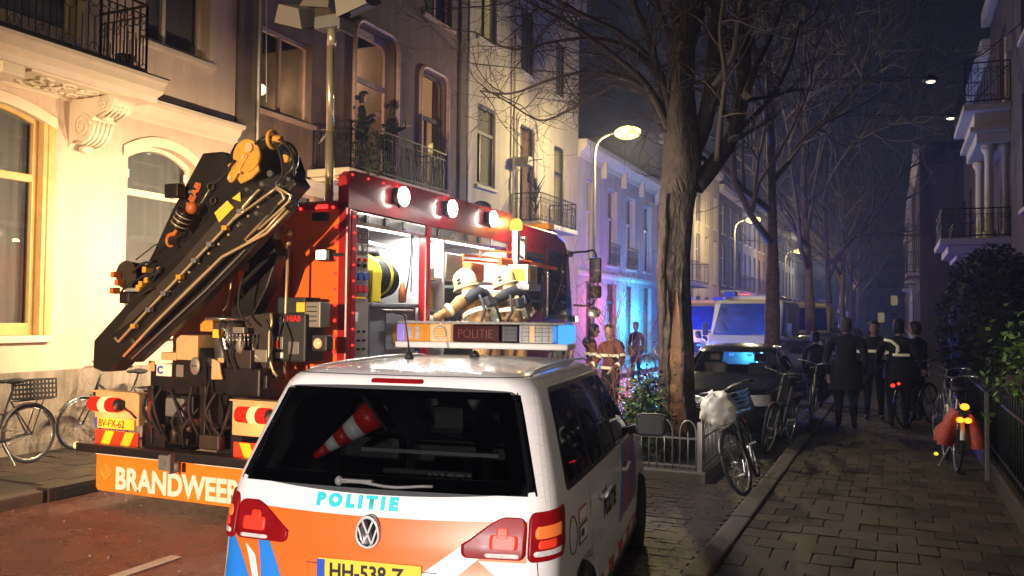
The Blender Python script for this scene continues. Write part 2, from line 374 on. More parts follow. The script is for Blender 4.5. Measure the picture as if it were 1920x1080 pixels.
g = MB().box(-260, 260, -60, 420, -.6, -.03); struct(g.build('ground', 'soil'))
def grid_sheet(x0, x1, y0, y1, z, nx, ny, amp=0):
    m = MB(); vs = []
    for j in range(ny+1):
        for i in range(nx+1):
            x = x0+(x1-x0)*i/nx; y = y0+(y1-y0)*j/ny
            vs.append((x, y, z(x, y)))
    fs = [(j*(nx+1)+i, j*(nx+1)+i+1, (j+1)*(nx+1)+i+1, (j+1)*(nx+1)+i) for j in range(ny) for i in range(nx)]
    return m.add(vs, fs, 0, True)
road_z = lambda x, y: .02*(1-((x+5.6)/2.3)**2)-.005+.004*noise.noise((x*.8, y*.8, 0))
rd = grid_sheet(-7.86, -3.30, -40, 200, road_z, 16, 300); road = struct(rd.build('road', 'asphalt'))
for k, (ya, yb) in enumerate([(-3.2, -1.0), (2.15, 5.13), (28, 31), (36, 39), (44, 47)]):
    m = MB(); n = 8
    vs = []
    for i in range(n+1):
        y = ya+(yb-ya)*i/n
        for x in (-5.235, -5.12): vs.append((x, y, road_z(x, y)+.005))
    m.add(vs, [(2*i, 2*i+1, 2*i+3, 2*i+2) for i in range(n)]); m.build('lane_marking', 'road_paint', road)
ps = MB().box(-3.30, -1.38, -40, 200, -.02, .012); parking = struct(ps.build('parking_strip', 'clinker_far'))
lp = MB().box(-10.6, -8.02, -40, 200, -.02, .104); left_pav = struct(lp.build('left_pavement', 'paving_far'))
rp = MB().box(-1.20, 1.02, -40, 200, -.02, .094); right_pav = struct(rp.build('right_pavement', 'paving_far'))
gd = MB().box(1.02, 5.0, -20, 200, -.02, .10); struct(gd.build('front_garden', 'soil'))
# kerb stones
def kerb_row(parent, x0, x1, ztop, y0, y1, L, gaps=(), mats='kerb_stone'):
    proto = {}
    y = y0; k = 0
    while y < y1:
        if not any(a <= y+L/2 <= b for a, b in gaps):
            v = k % 3
            if v not in proto:
                q = MB().bevbox(x0, x1, .004, L-.004, -.05, ztop+.006*(v-1)*.6, .018)
                o = q.build('kerb_stone', mats, parent); proto[v] = o.data
            else:
                o = bpy.data.objects.new('kerb_stone', proto[v]); COL.objects.link(o); o.parent = parent
            o.location = (rnd.uniform(-.004, .004), y, rnd.uniform(-.004, .004))
        y += L; k += 1
kl = struct(MB().box(-8.00, -7.90, -40, 200, -.1, .06).build('left_kerb', 'kerb_stone'))
kerb_row(kl, -8.03, -7.86, .125, 2.0, 40, 1.0, [(6.2, 7.0)])
MB().box(-8.03, -7.86, 40, 200, -.05, .12).build('kerb_run', 'kerb_stone', kl)
dr = MB().bevbox(-8.05, -7.855, 6.05, 7.0, -.05, .135, .01); dr.build('drain_inlet', 'crane_brown', kl)
MB().box(-7.856, -7.845, 6.12, 6.93, .01, .10).build('drain_mouth', 'rubber', kl)
kr = struct(MB().box(-1.36, -1.22, -40, 200, -.1, .05).build('right_kerb', 'kerb_stone'))
kerb_row(kr, -1.375, -1.195, .145, 4.0, 44, 1.0)
MB().box(-1.375, -1.195, 44, 200, -.05, .13).build('kerb_run', 'kerb_stone', kr)
# paving tiles, each one of its own near the viewer
def tiles(parent, x0, x1, y0, y1, s, top, mats, limit, name='paving_tile', stuff_to=None):
    meshes = []
    for i, mn in enumerate(mats):
        o = MB().bevbox(-s/2+.004, s/2-.004, -s/2+.004, s/2-.004, -.04, 0, .006).build(name, mn, parent); meshes.append(o.data); bpy.data.objects.remove(o)
    row = 0; y = y0; cnt = 0; st = MB()
    yend = stuff_to or y1
    while y < yend:
        x = x0+(s/2 if row % 2 else 0)
        if row % 2: # half tile at the start
            st.box(x0+.004, x0+s/2-.004, y+.004, y+s-.004, top-.03, top, 0)
        while x < x1-.001:
            w = min(s, x1-x)
            dz = rnd.uniform(-.004, .004)
            if y < y1 and w > s*.9 and cnt < limit:
                o = bpy.data.objects.new(name, rnd.choice(meshes)); COL.objects.link(o); o.parent = parent
                o.location = (x+s/2, y+s/2, top+dz*1.3); o.rotation_euler = (rnd.uniform(-.03, .03), rnd.uniform(-.03, .03), rnd.uniform(-.035, .035)); cnt += 1
            else:
                st.box(x+.004, x+w-.004, y+.004, y+s-.004, top-.03, top+dz, rnd.randrange(3))
            x += s
        y += s; row += 1
    st.build('paving_tile_rest', mats, parent, kind='stuff')
tiles(right_pav, -1.19, 1.0, 5.6, 17.6, .30, .118, ['tile_a', 'tile_b', 'tile_c'], 284, stuff_to=22)
tiles(left_pav, -10.1, -8.04, 6.2, 11, .30, .124, ['tile_a', 'tile_b', 'tile_c'], 120, stuff_to=24)
# clinker bricks in the parking strip
ck = MB()
y = 6.2; row = 0
while y < 12.6:
    x = -3.28+(.1 if row % 2 else 0)
    while x < -1.5:
        if not (y > 9.95 and x < -1.95): ck.box(x+.003, x+.197, y+.003, y+.097, -.01, .03+rnd.uniform(-.004, .006), rnd.randrange(2))
        x += .2
    y += .1; row += 1
ck.build('clinker_brick', ['brick_dark', 'tile_b'], parking, kind='stuff')
# leaves and grit lying on the strip and the pavement
lf = MB()
for k in range(900):
    x = rnd.choice([rnd.uniform(-3.2, -1.4), rnd.uniform(-2.0, -1.42), rnd.uniform(-1.15, 1)]); y = rnd.uniform(6, 14); z = .036 if x < -1.38 else .128
    s = rnd.uniform(.008, .022); a = rnd.uniform(0, 6.3)
    ca, sa = math.cos(a)*s, math.sin(a)*s
    lf.add([(x-ca, y-sa, z), (x+sa*.6, y-ca*.6, z+.004), (x+ca, y+sa, z+.002), (x-sa*.6, y+ca*.6, z+.005)], [(0, 1, 2, 3)], rnd.randrange(3))
tag(lf.build('fallen_leaves', ['soil', 'kerb_stone', 'bark_twig']), kind='stuff')

# ================================================================== FACADES
def arch_fill(m, ya, yb, zb, rise, fx0, fx1, kind):
    """closes the corners of a rectangular opening so that it reads as an arched or round-cornered one"""
    c = (ya+yb)/2; h = (yb-ya)/2
    if kind == 'arch':
        pts = [(ya, zb), (c, zb)] + [(c-h*t/6, zb-rise*(t/6)**2) for t in range(0, 7)]
        L = [(ya, zb)] + [(c-h*t/6, zb-rise*(t/6)**2) for t in range(0, 7)]
        Rr = [(yb, zb)] + [(c+h*t/6, zb-rise*(t/6)**2) for t in range(0, 7)]
        for P in (L, Rr): m.prism(P, lambda a, b: (fx0, a, b), lambda a, b: (fx1, a, b))
    else:
        r = rise
        for s_, y in ((1, ya), (-1, yb)):
            P = [(y, zb)] + [(y+s_*(r-r*math.sin(t*math.pi/12)), zb-(r-r*math.cos(t*math.pi/12))) for t in range(0, 7)]
            m.prism(P, lambda a, b: (fx0, a, b), lambda a, b: (fx1, a, b))
def facade(parent, X, s, y0, y1, z0, z1, ops, m, depth=.22, th=6.0, name='wall', roof='roof_tile'):
    """s=+1: the face looks towards +X. ops: (ya,yb,za,zb,arch kind or None,rise)"""
    mb = MB(); ys = sorted({y0, y1, *[o[0] for o in ops], *[o[1] for o in ops]}); zs = sorted({z0, z1, *[o[2] for o in ops], *[o[3] for o in ops]})
    inside = lambda y, z: any(o[0] < y < o[1] and o[2] < z < o[3] for o in ops)
    xi = X-s*depth
    for j in range(len(zs)-1):
        i = 0
        while i < len(ys)-1:
            zc = (zs[j]+zs[j+1])/2
            if inside((ys[i]+ys[i+1])/2, zc): i += 1; continue
            k = i
            while k+1 < len(ys)-1 and not inside((ys[k+1]+ys[k+2])/2, zc): k += 1
            mb.box(min(X, xi), max(X, xi), ys[i], ys[k+1], zs[j], zs[j+1]); i = k+1
    for o in ops:
        if len(o) > 4 and o[4]: arch_fill(mb, o[0], o[1], o[3], o[5], X, xi, o[4])
    w = mb.build(name, m, parent, True)
    sh = MB(); xb = X-s*th
    sh.box(min(xi-s*.002, xb), max(xi-s*.002, xb), y0+.002, y0+.2, z0, z1-.002); sh.box(min(xi-s*.002, xb), max(xi-s*.002, xb), y1-.2, y1-.002, z0, z1-.002)
    sh.box(min(xb, xb+s*.2), max(xb, xb+s*.2), y0+.21, y1-.21, z0, z1-.002); sh.build('side_wall', m, parent, True)
    MB().box(min(xi-s*.004, xb), max(xi-s*.004, xb), y0+.001, y1-.001, z1, z1+.12).build('roof', roof, parent, True)
    return w
def window_unit(parent, X, s, ya, yb, za, zb, fm='white_frame', cur='curtain_grey', lit=None, transom=.68, mull=(), fw=.07, inset=.12, sill=True, sillm=None, glass='glass', arch=None, rise=0, sink=.0, part='window', room=.45, cover=None):
    xf = X-s*inset; d = .07
    m = MB()
    def bx(y0, y1, z0, z1, o=0, dd=d): m.bevbox(min(xf+s*o, xf+s*(o-dd)), max(xf+s*o, xf+s*(o-dd)), y0, y1, z0, z1, .008)
    bx(ya, ya+fw, za, zb); bx(yb-fw, yb, za, zb); bx(ya+fw, yb-fw, za, za+fw*1.2); bx(ya+fw, yb-fw, zb-fw, zb)
    if arch: arch_fill(m, ya+fw, yb-fw, zb-fw+.001, rise, xf-s*.004, xf-s*(d-.004), arch)
    zt = za+(zb-za)*transom if transom else None
    if zt: bx(ya+fw, yb-fw, zt-.05, zt+.05, .012)
    for f, lo, hi in mull:
        y = ya+(yb-ya)*f; a = za+fw if lo == 0 else zt+.05; b = zb-fw if hi == 1 else zt-.05
        bx(y-.035, y+.035, a, b, .006)
    w = m.build(part, fm, parent, True)
    xg = xf-s*d*.6
    zss = [za+fw] + ([zt] if zt else []) + [zb-fw]
    for i in range(len(zss)-1):
        MB().box(min(xg, xg-s*.006), max(xg, xg-s*.006), ya+fw-.01, yb-fw+.01, zss[i]+.03, zss[i+1]-.03).build('pane', glass, w, True)
    # room behind: lit or dark
    xr = xf-s*room
    rm = MB(); rm.box(min(xr, xr-s*.02), max(xr, xr-s*.02), ya-.05, yb+.05, za-.05, zb+.05)
    if room > .3:
        rm.box(min(xg-s*.05, xr), max(xg-s*.05, xr), ya-.09, ya-.03, za, zb); rm.box(min(xg-s*.05, xr), max(xg-s*.05, xr), yb+.03, yb+.09, za, zb)
    rm.build('room_back', lit or 'room_dark', w, True)
    if cur:
        c = MB(); n = max(8, int((yb-ya)/.045)); xc = xg-s*.10; vs = []
        for i in range(n+1):
            y = ya+fw+(yb-ya-2*fw)*i/n; o = .014*math.sin(i*1.9)+.008*math.sin(i*.7)
            vs += [(xc+o, y, za+.03), (xc+o, y, zb-.03)]
        fs = [(2*i, 2*i+2, 2*i+3, 2*i+1) for i in range(n) if cover is None or cover(i/n)]
        c.add(vs, fs, 0, True); c.build('curtain', cur, w, True)
    if sill:
        MB().bevbox(min(X-s*inset, X+s*.07), max(X-s*inset, X+s*.07), ya-.10, yb+.10, za-.09, za-.002, .012).build('sill', sillm or fm, w, True)
    return w
def railing(parent, pts, z0, z1, step=.115, m='iron', rings=True, name='railing', world=True, r=.009):
    tr = MB(); bl = MB()
    for a, b in zip(pts[:-1], pts[1:]):
        A = Vector((*a, 0)); B = Vector((*b, 0)); L = (B-A).length; n = max(1, round(L/step)); D = (B-A).normalized()
        for z in (z0+.06, z1): tr.bar(A+Vector((0, 0, z)), B+Vector((0, 0, z)), .022, .03)
        tr.bar(A+Vector((0, 0, z1-.14)), B+Vector((0, 0, z1-.14)), .014)
        for i in range(n+1):
            p = A+D*(L*i/n); t = .016 if i in (0, n) else r
            bl.tube([p+Vector((0, 0, z0)), p+Vector((0, 0, z1))], t, 4, sm=False)
            if rings and i < n:
                q = A+D*(L*(i+.5)/n); ang = math.atan2(D.y, D.x)
                Mx = Matrix.Translation(q) @ Matrix.Rotation(ang, 4, 'Z') @ Matrix.Rotation(math.pi/2, 4, 'X')
                rr = L/n*.38
                bl.torus((0, z1-.14-rr, 0), rr, .006, 10, 4, 'Z', 0, Mx)
                if i % 2 == 0:
                    bl.torus((0, z1-.14-3*rr, 0), rr, .006, 10, 4, 'Z', 0, Mx)
                    bl.torus((0, z0+.06+rr*1.1, 0), rr, .006, 10, 4, 'Z', 0, Mx)
                bl.tube([q+Vector((0, 0, z0+.12)), q+Vector((0, 0, z0+(z1-z0)*.55))], .007, 4, sm=False)
    t = tr.build(name, m, parent, world); bl.build('baluster', m, t, world, kind='stuff'); return t
def cornice(parent, X, s, y0, y1, z, prof, m, name='cornice'):
    """prof: list of (out, dz) making a moulding section"""
    P = [(0, prof[0][1])] + list(prof) + [(0, prof[-1][1])]
    return MB().prism(P, lambda a, b: (X+s*a, y0, z+b), lambda a, b: (X+s*a, y1, z+b)).build(name, m, parent, True)
def spiral(m, c, r, turns, w, ax, n=40, rt=.02):
    pts = []
    for i in range(n):
        t = i/(n-1); a = t*turns*2*math.pi; rr = r*(1-t*.85)
        pts.append(Vector(c)+Vector((rr*math.cos(a), 0, rr*math.sin(a))))
    m.tube(pts, rt, 6)
def corbel(parent, X, y, z, w, m):
    """scrolled console under a balcony: reaches out .75 m, hangs .6 m"""
    b = MB()
    outl = [(0, 0), (.80, 0), (.82, -.10), (.76, -.20), (.60, -.25), (.46, -.30), (.42, -.42), (.36, -.54), (.24, -.60), (.10, -.58), (0, -.68)]
    P = crv([Vector((a, 0, c)) for a, c in outl[1:]], 4)
    poly = [(0, 0)] + [(p.x, p.z) for p in P]
    b.prism(poly, lambda a, c: (X+a, y-w/2, z+c), lambda a, c: (X+a, y+w/2, z+c))
    for sd in (-1, 1):
        yy = y+sd*(w/2+.004)
        spiral(b, (X+.24, yy, z-.40), .17, 2.2, 0, 'Y', rt=.022); spiral(b, (X+.62, yy, z-.13), .10, 1.8, 0, 'Y', rt=.016)
    for k in range(5):
        yy = y-w/2+w*(k+.5)/5
        b.tube([(X+p[0]+.01, yy, z+p[1]) for p in [(.43, -.34), (.40, -.46), (.33, -.57), (.22, -.62), (.10, -.62)]], .026, 6)
        b.tube([(X+p[0], yy, z+p[1]) for p in [(.79, -.16), (.66, -.25), (.50, -.30)]], .02, 6)
    b.ball((X+.12, y, z-.68), .08, 8, sc=(1, 1.2, .8)); b.ball((X+.5, y, z-.27), .09, 8, sc=(1, 1.4, .7))
    return b.build('corbel', m, parent, True)

# ------------------------------------------------ house 1: cream stucco
X0 = -10.1
h1 = empty('stucco_house', (X0, 6, 0), label='cream stucco house with scrolled balcony corbel, left of the grey brown house', cat='house')
ops = [(5.95, 7.62, 1.62, 4.62, 'arch', .16), (8.90, 10.22, 1.62, 4.42, 'arch', .20), (4.9, 8.1, 5.6, 9.2, None, 0), (9.15, 10.45, 5.95, 8.9, None, 0)]
facade(h1, X0, 1, 1.5, 11.05, .12, 12.5, ops, 'cream_paint')
MB().bevbox(X0, X0+.05, 1.5, 11.04, .12, 1.16, .01).build('plinth', 'plinth_paint', h1, True)
cornice(h1, X0+.001, 1, 1.5, 11.08, 5.0, [(.02, -.26), (.05, -.24), (.05, -.16), (.10, -.12), (.14, -.03), (.22, .0), (.22, .05)], 'cream_trim')
MB().box(X0, X0+.21, 1.5, 11.07, 5.052, 5.075).build('lead_flashing', 'iron', h1, True)
# timber surround of the near window
w1 = window_unit(h1, X0, 1, 5.95, 7.62, 1.62, 4.62, 'wood_frame', 'curtain_grey', transom=.675, fw=.13, inset=.10, sillm='cream_trim', arch='arch', rise=.13)
sr = MB()
for ya, yb in ((5.83, 5.95), (7.62, 7.72)): sr.bevbox(X0-.05, X0+.03, ya, yb, 1.62, 4.50, .012)
sr.bevbox(X0-.1, X0+.012, 7.56, 7.62, 1.62, 4.47, .01)
sr.build('casing', 'wood_frame', w1, True)
c = (5.95+7.62)/2
hd = MB(); n = 14
up = [(c+(-.94+1.88*i/n), 4.66-.20*((-1+2*i/n)**2)) for i in range(n+1)]; dn = [(a, b-.14) for a, b in reversed(up)]
hd.prism(up+dn, lambda a, b: (X0-.03, a, b), lambda a, b: (X0+.045, a, b)); hd.build('head_casing', 'cream_trim', w1, True)
w2 = window_unit(h1, X0, 1, 8.90, 10.22, 1.62, 4.42, 'cream_trim', 'curtain_grey', transom=.74, fw=.06, inset=.13, sillm='cream_trim', arch='arch', rise=.2)
hd = MB(); c = (8.90+10.22)/2
up = [(c+(-.76+1.52*i/n), 4.56-.24*((-1+2*i/n)**2)) for i in range(n+1)]; dn = [(a, b-.15) for a, b in reversed(up)]
hd.prism(up+dn, lambda a, b: (X0, a, b), lambda a, b: (X0+.03, a, b))
hd.box(X0, X0+.028, 10.22, 10.33, 1.62, 4.2)
hd.build('head_casing', 'cream_trim', w2, True)
for (y, z) in ((10.08, 4.10), (8.97, 4.02)): MB().box(X0-.12, X0-.118, y, y+.06, z-.12, z).build('window_sticker', 'foil_white', w2, True)
# balcony window and upper window
w3 = window_unit(h1, X0, 1, 4.9, 8.1, 5.6, 9.2, 'cream_trim', 'curtain_grey', transom=None, mull=((.5, 0, 1),), fw=.12, inset=.15, sill=False, glass='glass')
w4 = window_unit(h1, X0, 1, 9.15, 10.45, 5.95, 8.9, 'cream_trim', 'curtain_grey', transom=.85, mull=((.38, 0, 0),), fw=.10, inset=.16, sillm='cream_trim', cover=lambda t: t > .05)
# small wall vent
vt = MB().bevbox(X0, X0+.018, 8.10, 8.42, 4.17, 4.44, .004); v_ = vt.build('wall_vent', 'cream_trim', h1, True)
sl = MB()
for k in range(6): sl.box(X0+.012, X0+.022, 8.13, 8.39, 4.195+k*.037, 4.212+k*.037)
sl.build('vent_slot', 'iron', v_, True)
# balcony slab, mouldings, panel reliefs and corbels
bal = MB()
P = [(0, 5.10), (1.04, 5.10), (1.04, 5.05), (.98, 5.02), (.98, 4.94), (.92, 4.90), (.86, 4.88), (.84, 4.80), (0, 4.80)]
bal.prism(P, lambda a, b: (X0+a, 2.0, b), lambda a, b: (X0+a, 8.62, b)); slab = bal.build('balcony_slab', 'cream_trim', h1, True)
MB().box(X0+.001, X0+1.05, 2.0, 8.64, 5.103, 5.118).build('slab_edge', 'iron', slab, True)
rl = MB()
for ya in (3.4, 5.6, 7.45):
    rl.bevbox(X0+.08, X0+.80, ya-.65, ya+.65, 4.772, 4.802, .01)
    for k in range(9): rl.torus((X0+.26+.18*(k % 3), ya-.35+.33*(k//3), 4.765), .07, .018, 12, 5)
    for k in range(16): rl.ball((X0+.15+rnd.random()*.55, ya-.5+rnd.random(), 4.765), .035, 6, sc=(1, 1.6, .6))
rl.build('ceiling_relief', 'cream_trim', slab, True)
bm_ = MB()
for ya in (4.4, 6.55): bm_.bevbox(X0, X0+.82, ya-.14, ya+.14, 4.66, 4.80, .012)
bm_.build('balcony_beam', 'cream_trim', slab, True)
for yy in (8.10, 3.6): corbel(h1, X0, yy, 4.80, .34, 'cream_trim')
railing(h1, [(X0+.92, 2.1), (X0+.92, 7.62)], 5.12, 6.06, .18, name='railing')
railing(h1, [(X0+.92, 7.62), (X0+.92, 8.35), (X0+.05, 8.35)], 5.12, 6.06, .12, name='railing')
pot = MB().lathe([(.06, 5.12), (.10, 5.14), (.13, 5.34), (.11, 5.35)], (X0+.75, 8.15, 0), 12); pot.build('plant_pot', 'iron', h1, True)

# ------------------------------------------------ house 2: grey brown render
h2 = empty('rendered_house', (X0, 15, 0), label='grey brown rendered house with two people in its open balcony door', cat='house')
ops = [(11.70, 13.10, 5.50, 7.02, None, 0), (14.52, 16.02, 4.72, 7.95, 'round', .28), (17.18, 18.34, 5.0, 7.68, 'round', .2), (17.3, 18.65, 9.05, 11.2, None, 0), (14.6, 16.0, 9.2, 11.6, None, 0), (12.0, 13.2, 8.6, 10.6, None, 0),
       (12.0, 13.4, 1.5, 4.2, None, 0), (15, 16.4, 1.5, 4.2, None, 0), (17.3, 18.6, .3, 4.0, None, 0)]
facade(h2, X0-.004, 1, 11.25, 19.40, .12, 12.8, ops, 'brown_render')
MB().bevbox(X0-.3, X0+.05, 11.06, 11.62, .12, 12.8, .01).build('pier', 'brown_pier', h2, True)
MB().bevbox(X0-.3, X0+.06, 19.05, 19.42, .12, 12.6, .01).build('pier', 'brown_pier', h2, True)
cornice(h2, X0, 1, 11.63, 19.04, 4.30, [(.02, -.14), (.06, -.10), (.16, 0), (.16, .12)], 'cream_trim')
wA = window_unit(h2, X0, 1, 11.70, 13.10, 5.50, 7.02, 'pink_frame', None, 'curtain_beige', transom=None, mull=((.42, 0, 1),), fw=.08, inset=.10, sillm='pink_frame', room=1.3)
MB().ball((X0-.9, 12.72, 6.18), .11, 10).build('table_lamp', 'room_bulb', wA, True)
MB().cyl((X0-.9, 12.72, 5.5), (X0-.9, 12.72, 6.1), .015).build('lamp_stem', 'iron', wA, True)
lamp('room_lamp', 'POINT', (X0-.82, 12.6, 6.1), 9, (1, .7, .4), .08)
# balcony door standing open, warm room behind
wB = window_unit(h2, X0, 1, 14.52, 16.02, 4.72, 7.95, 'pink_frame', None, 'curtain_beige', transom=.66, fw=.16, inset=.16, sill=False, arch='round', rise=.2, room=2.4, part='balcony_door')
for ch in list(wB.children):
    if ch.name.startswith('pane') and min(v.co.z for v in ch.data.vertices) < 6.0: bpy.data.objects.remove(ch)
lamp('room_lamp', 'POINT', (X0-1.6, 15.6, 7.4), 34, (1, .70, .48), .12)
lf_ = MB().bevbox(X0-1.0, X0-.25, 14.72, 14.77, 4.8, 6.8, .01); lf_.build('door_leaf', 'pink_frame', wB, True)
wC = window_unit(h2, X0, 1, 17.18, 18.34, 5.0, 7.68, 'brown_pier', None, 'lit_orange', transom=.60, mull=((.38, 0, 0),), fw=.08, inset=.1, arch='round', rise=.18, room=.3, sill=False)
sur = MB()
for (ya, yb, za, zb, r) in ((14.44, 16.10, 4.72, 8.03, .34), (17.10, 18.42, 5.0, 7.76, .26)):
    out = [(ya, za), (ya, zb-r)] + [(ya+r-r*math.cos(t*math.pi/12), zb-r+r*math.sin(t*math.pi/12)) for t in range(1, 7)] + [(yb-r+r*math.sin(t*math.pi/12), zb-r+r*math.cos(t*math.pi/12)) for t in range(0, 7)] + [(yb, za)]
    for rr, xo in ((.05, .035), (.028, .06)): sur.tube([(X0+xo, a, b) for a, b in out], rr, 6)
sur.build('door_surround', 'pink_frame', h2, True)
window_unit(h2, X0, 1, 17.3, 18.65, 9.05, 11.2, 'pink_frame', 'curtain_grey', transom=.7, mull=((.5, 0, 0),), glass='glass')
window_unit(h2, X0, 1, 14.6, 16.0, 9.2, 11.6, 'pink_frame', 'curtain_grey', transom=.7)
window_unit(h2, X0, 1, 12.0, 13.2, 8.6, 10.6, 'pink_frame', 'curtain_grey', transom=.7)
for a, b, z in ((12.0, 13.4, 1.5), (15, 16.4, 1.5), (17.3, 18.6, .3)): window_unit(h2, X0, 1, a, b, z, 4.2 if z > 1 else 4.0, 'pink_frame', 'curtain_grey', transom=.7)
bs = MB().bevbox(X0, X0+.95, 13.0, 16.9, 4.50, 4.64, .02); bs.bevbox(X0, X0+.8, 13.1, 16.8, 4.42, 4.50, .02); bs.build('balcony_slab', 'cream_trim', h2, True)
railing(h2, [(X0+.05, 13.12), (X0+.90, 13.12), (X0+.90, 16.8), (X0+.05, 16.8)], 4.65, 5.53, .14)
MB().tube([(X0+.1, 11.5, 4.5), (X0+.1, 11.5, 12)], .022, 6).tube([(X0+.13, 11.68, 5.6), (X0+.1, 11.5, 12)], .010, 5).build('downpipe', 'pale_trim', h2, True)
br_ = MB(); br_.bar((X0, 13.35, 5.2), (X0+.25, 13.35, 5.45), .03); br_.bar((X0, 13.35, 5.45), (X0+.3, 13.35, 5.45), .03); br_.build('bracket', 'pale_trim', h2, True)

# ------------------------------------------------ house 3: tall pale house
h3 = empty('tall_pale_house', (X0, 23, 0), label='tall pale rendered house with three storeys and an iron balcony on the right', cat='house')
up = [(20.12, 21.25, 5.40, 7.58), (22.95, 24.05, 4.70, 7.62), (25.7, 26.7, 4.9, 7.50)]
hi = [(20.12, 21.25, 9.35, 11.4), (22.95, 24.0, 9.2, 11.2), (25.8, 26.7, 9.15, 11.0)]
lo = [(20.2, 21.3, 1.2, 4.1), (22.9, 24.0, .3, 4.1), (25.5, 26.7, 1.2, 4.1)]
facade(h3, X0, 1, 19.44, 28.0, .12, 13.2, [(a, b, c, d, 'round', .14) for a, b, c, d in up+hi+lo], 'pale_render')
window_unit(h3, X0, 1, *up[0], 'dark_frame', None, 'lit_pale', transom=.66, mull=((.25, 0, 0),), fw=.07, inset=.06, sillm='pale_trim', arch='round', rise=.1, room=.35)
ob = MB().box(X0-.34, X0-.30, 20.2, 20.85, 5.52, 6.0); ob.build('folded_towels', 'cloth_blue', h3, True)
window_unit(h3, X0, 1, *up[1], 'dark_frame', None, 'lit_pink', transom=.66, mull=((.3, 0, 0),), fw=.07, inset=.06, sill=False, arch='round', rise=.1, room=.35)
window_unit(h3, X0, 1, *up[2], 'dark_frame', None, 'lit_pale', transom=.66, fw=.07, inset=.06, sill=False, arch='round', rise=.1, room=.35)
window_unit(h3, X0, 1, *hi[0], 'dark_frame', None, 'lit_pale', transom=.66, mull=((.35, 0, 0),), fw=.07, inset=.04, sillm='pale_trim')
for w_ in hi[1:]: window_unit(h3, X0, 1, *w_, 'dark_frame', 'curtain_grey', transom=.66, inset=.06, sillm='pale_trim')
for w_ in lo: window_unit(h3, X0, 1, *w_, 'dark_frame', 'curtain_grey', transom=.66, inset=.06, sillm='pale_trim')
su = MB()
for (ya, yb, za, zb) in up[1:2]:
    for o_, r in ((.20, .03), (.30, .02)):
        a, b, z = ya-o_, yb+o_, zb+o_; rr = .3
        su.tube([(X0+.015, a, za), (X0+.015, a, z-rr)] + [(X0+.015, a+rr-rr*math.cos(t*math.pi/10), z-rr+rr*math.sin(t*math.pi/10)) for t in range(1, 6)] + [(X0+.015, b-rr+rr*math.sin(t*math.pi/10), z-rr+rr*math.cos(t*math.pi/10)) for t in range(0, 6)] + [(X0+.015, b, za)], r, 6)
su.build('door_surround', 'pale_trim', h3, True)
MB().bevbox(X0, X0+1.0, 22.2, 25.3, 4.46, 4.60, .03).build('balcony_slab', 'pale_trim', h3, True)
railing(h3, [(X0+.05, 22.3), (X0+.95, 22.3), (X0+.95, 25.2), (X0+.05, 25.2)], 4.61, 5.43, .15)
MB().tube([(X0+.09, 22.32, .2), (X0+.09, 22.32, 13)], .045, 8).build('downpipe', 'pale_trim', h3, True)
MB().bevbox(X0-.1, X0+.10, 19.43, 19.62, .12, 13.1, .02).build('pilaster', 'pale_trim', h3, True)
MB().bevbox(X0-.1, X0+.28, 19.5, 28.05, 12.4, 13.3, .05).build('eaves', 'pale_trim', h3, True)
wl = empty('wall_lantern', (X0+.3, 22.6, 6.3), label='metal lantern with hanging basket fixed above the iron balcony of the pale house', cat='lantern')
q = MB(); q.prism([(-.22, -.1), (.22, -.1), (.12, .14), (-.12, .14)], lambda a, b: (X0+.15, 22.45+a, 6.35+b), lambda a, b: (X0+.55, 22.45+a, 6.35+b)); q.build('lantern_hood', 'lantern', wl, True)
q = MB().bar((X0, 22.5, 6.4), (X0+.9, 22.5, 6.4), .03).bar((X0, 22.5, 6.0), (X0+.5, 22.5, 6.4), .02); q.build('bracket', 'lantern', wl, True)
q = MB().lathe([(.02, 5.75), (.07, 5.8), (.06, 6.0), (.01, 6.1)], (X0+.5, 22.5, 0), 8); q.build('hanging_basket', 'iron', wl, True)

# ------------------------------------------------ house 4: low white row
h4 = empty('low_white_house', (X0, 33, 0), label='low white two storey house with four tall windows and bracketed eaves', cat='house')
wy = [(28.95, 30.0), (31.4, 32.6), (33.9, 35.2), (36.6, 37.9)]
facade(h4, X0, 1, 28.02, 38.95, .12, 8.1, [(a, b, 3.9, 6.88, None, 0) for a, b in wy]+[(a, b, .3, 3.2, None, 0) for a, b in wy], 'white_render')
for k, (a, b) in enumerate(wy):
    w_ = window_unit(h4, X0, 1, a, b, 3.9, 6.88, 'white_frame', 'curtain_grey', 'lit_pale' if k == 0 else None, transom=.62, mull=((.5, 0, 0),), inset=.16, sillm='pale_trim', arch='round' if 0 else None)
    window_unit(h4, X0, 1, a, b, .3, 3.2, 'dark_frame', 'curtain_grey', None, transom=.75, mull=((.5, 0, 0),), inset=.16, sill=False)
    if k in (1, 2): railing(h4, [(X0+.12, a-.05), (X0+.12, b+.05)], 3.92, 4.75, .12)
    MB().bevbox(X0, X0+.22, b+.55, b+.75, 7.1, 7.75, .03).build('eaves_bracket', 'pale_trim', h4, True)
cornice(h4, X0, 1, 28.02, 39.0, 7.8, [(.04, -.3), (.08, -.15), (.25, 0), (.32, .12), (.32, .32)], 'pale_trim')
cornice(h4, X0, 1, 28.02, 39.0, 3.45, [(.04, -.1), (.09, 0), (.09, .1)], 'pale_trim', 'string_course')

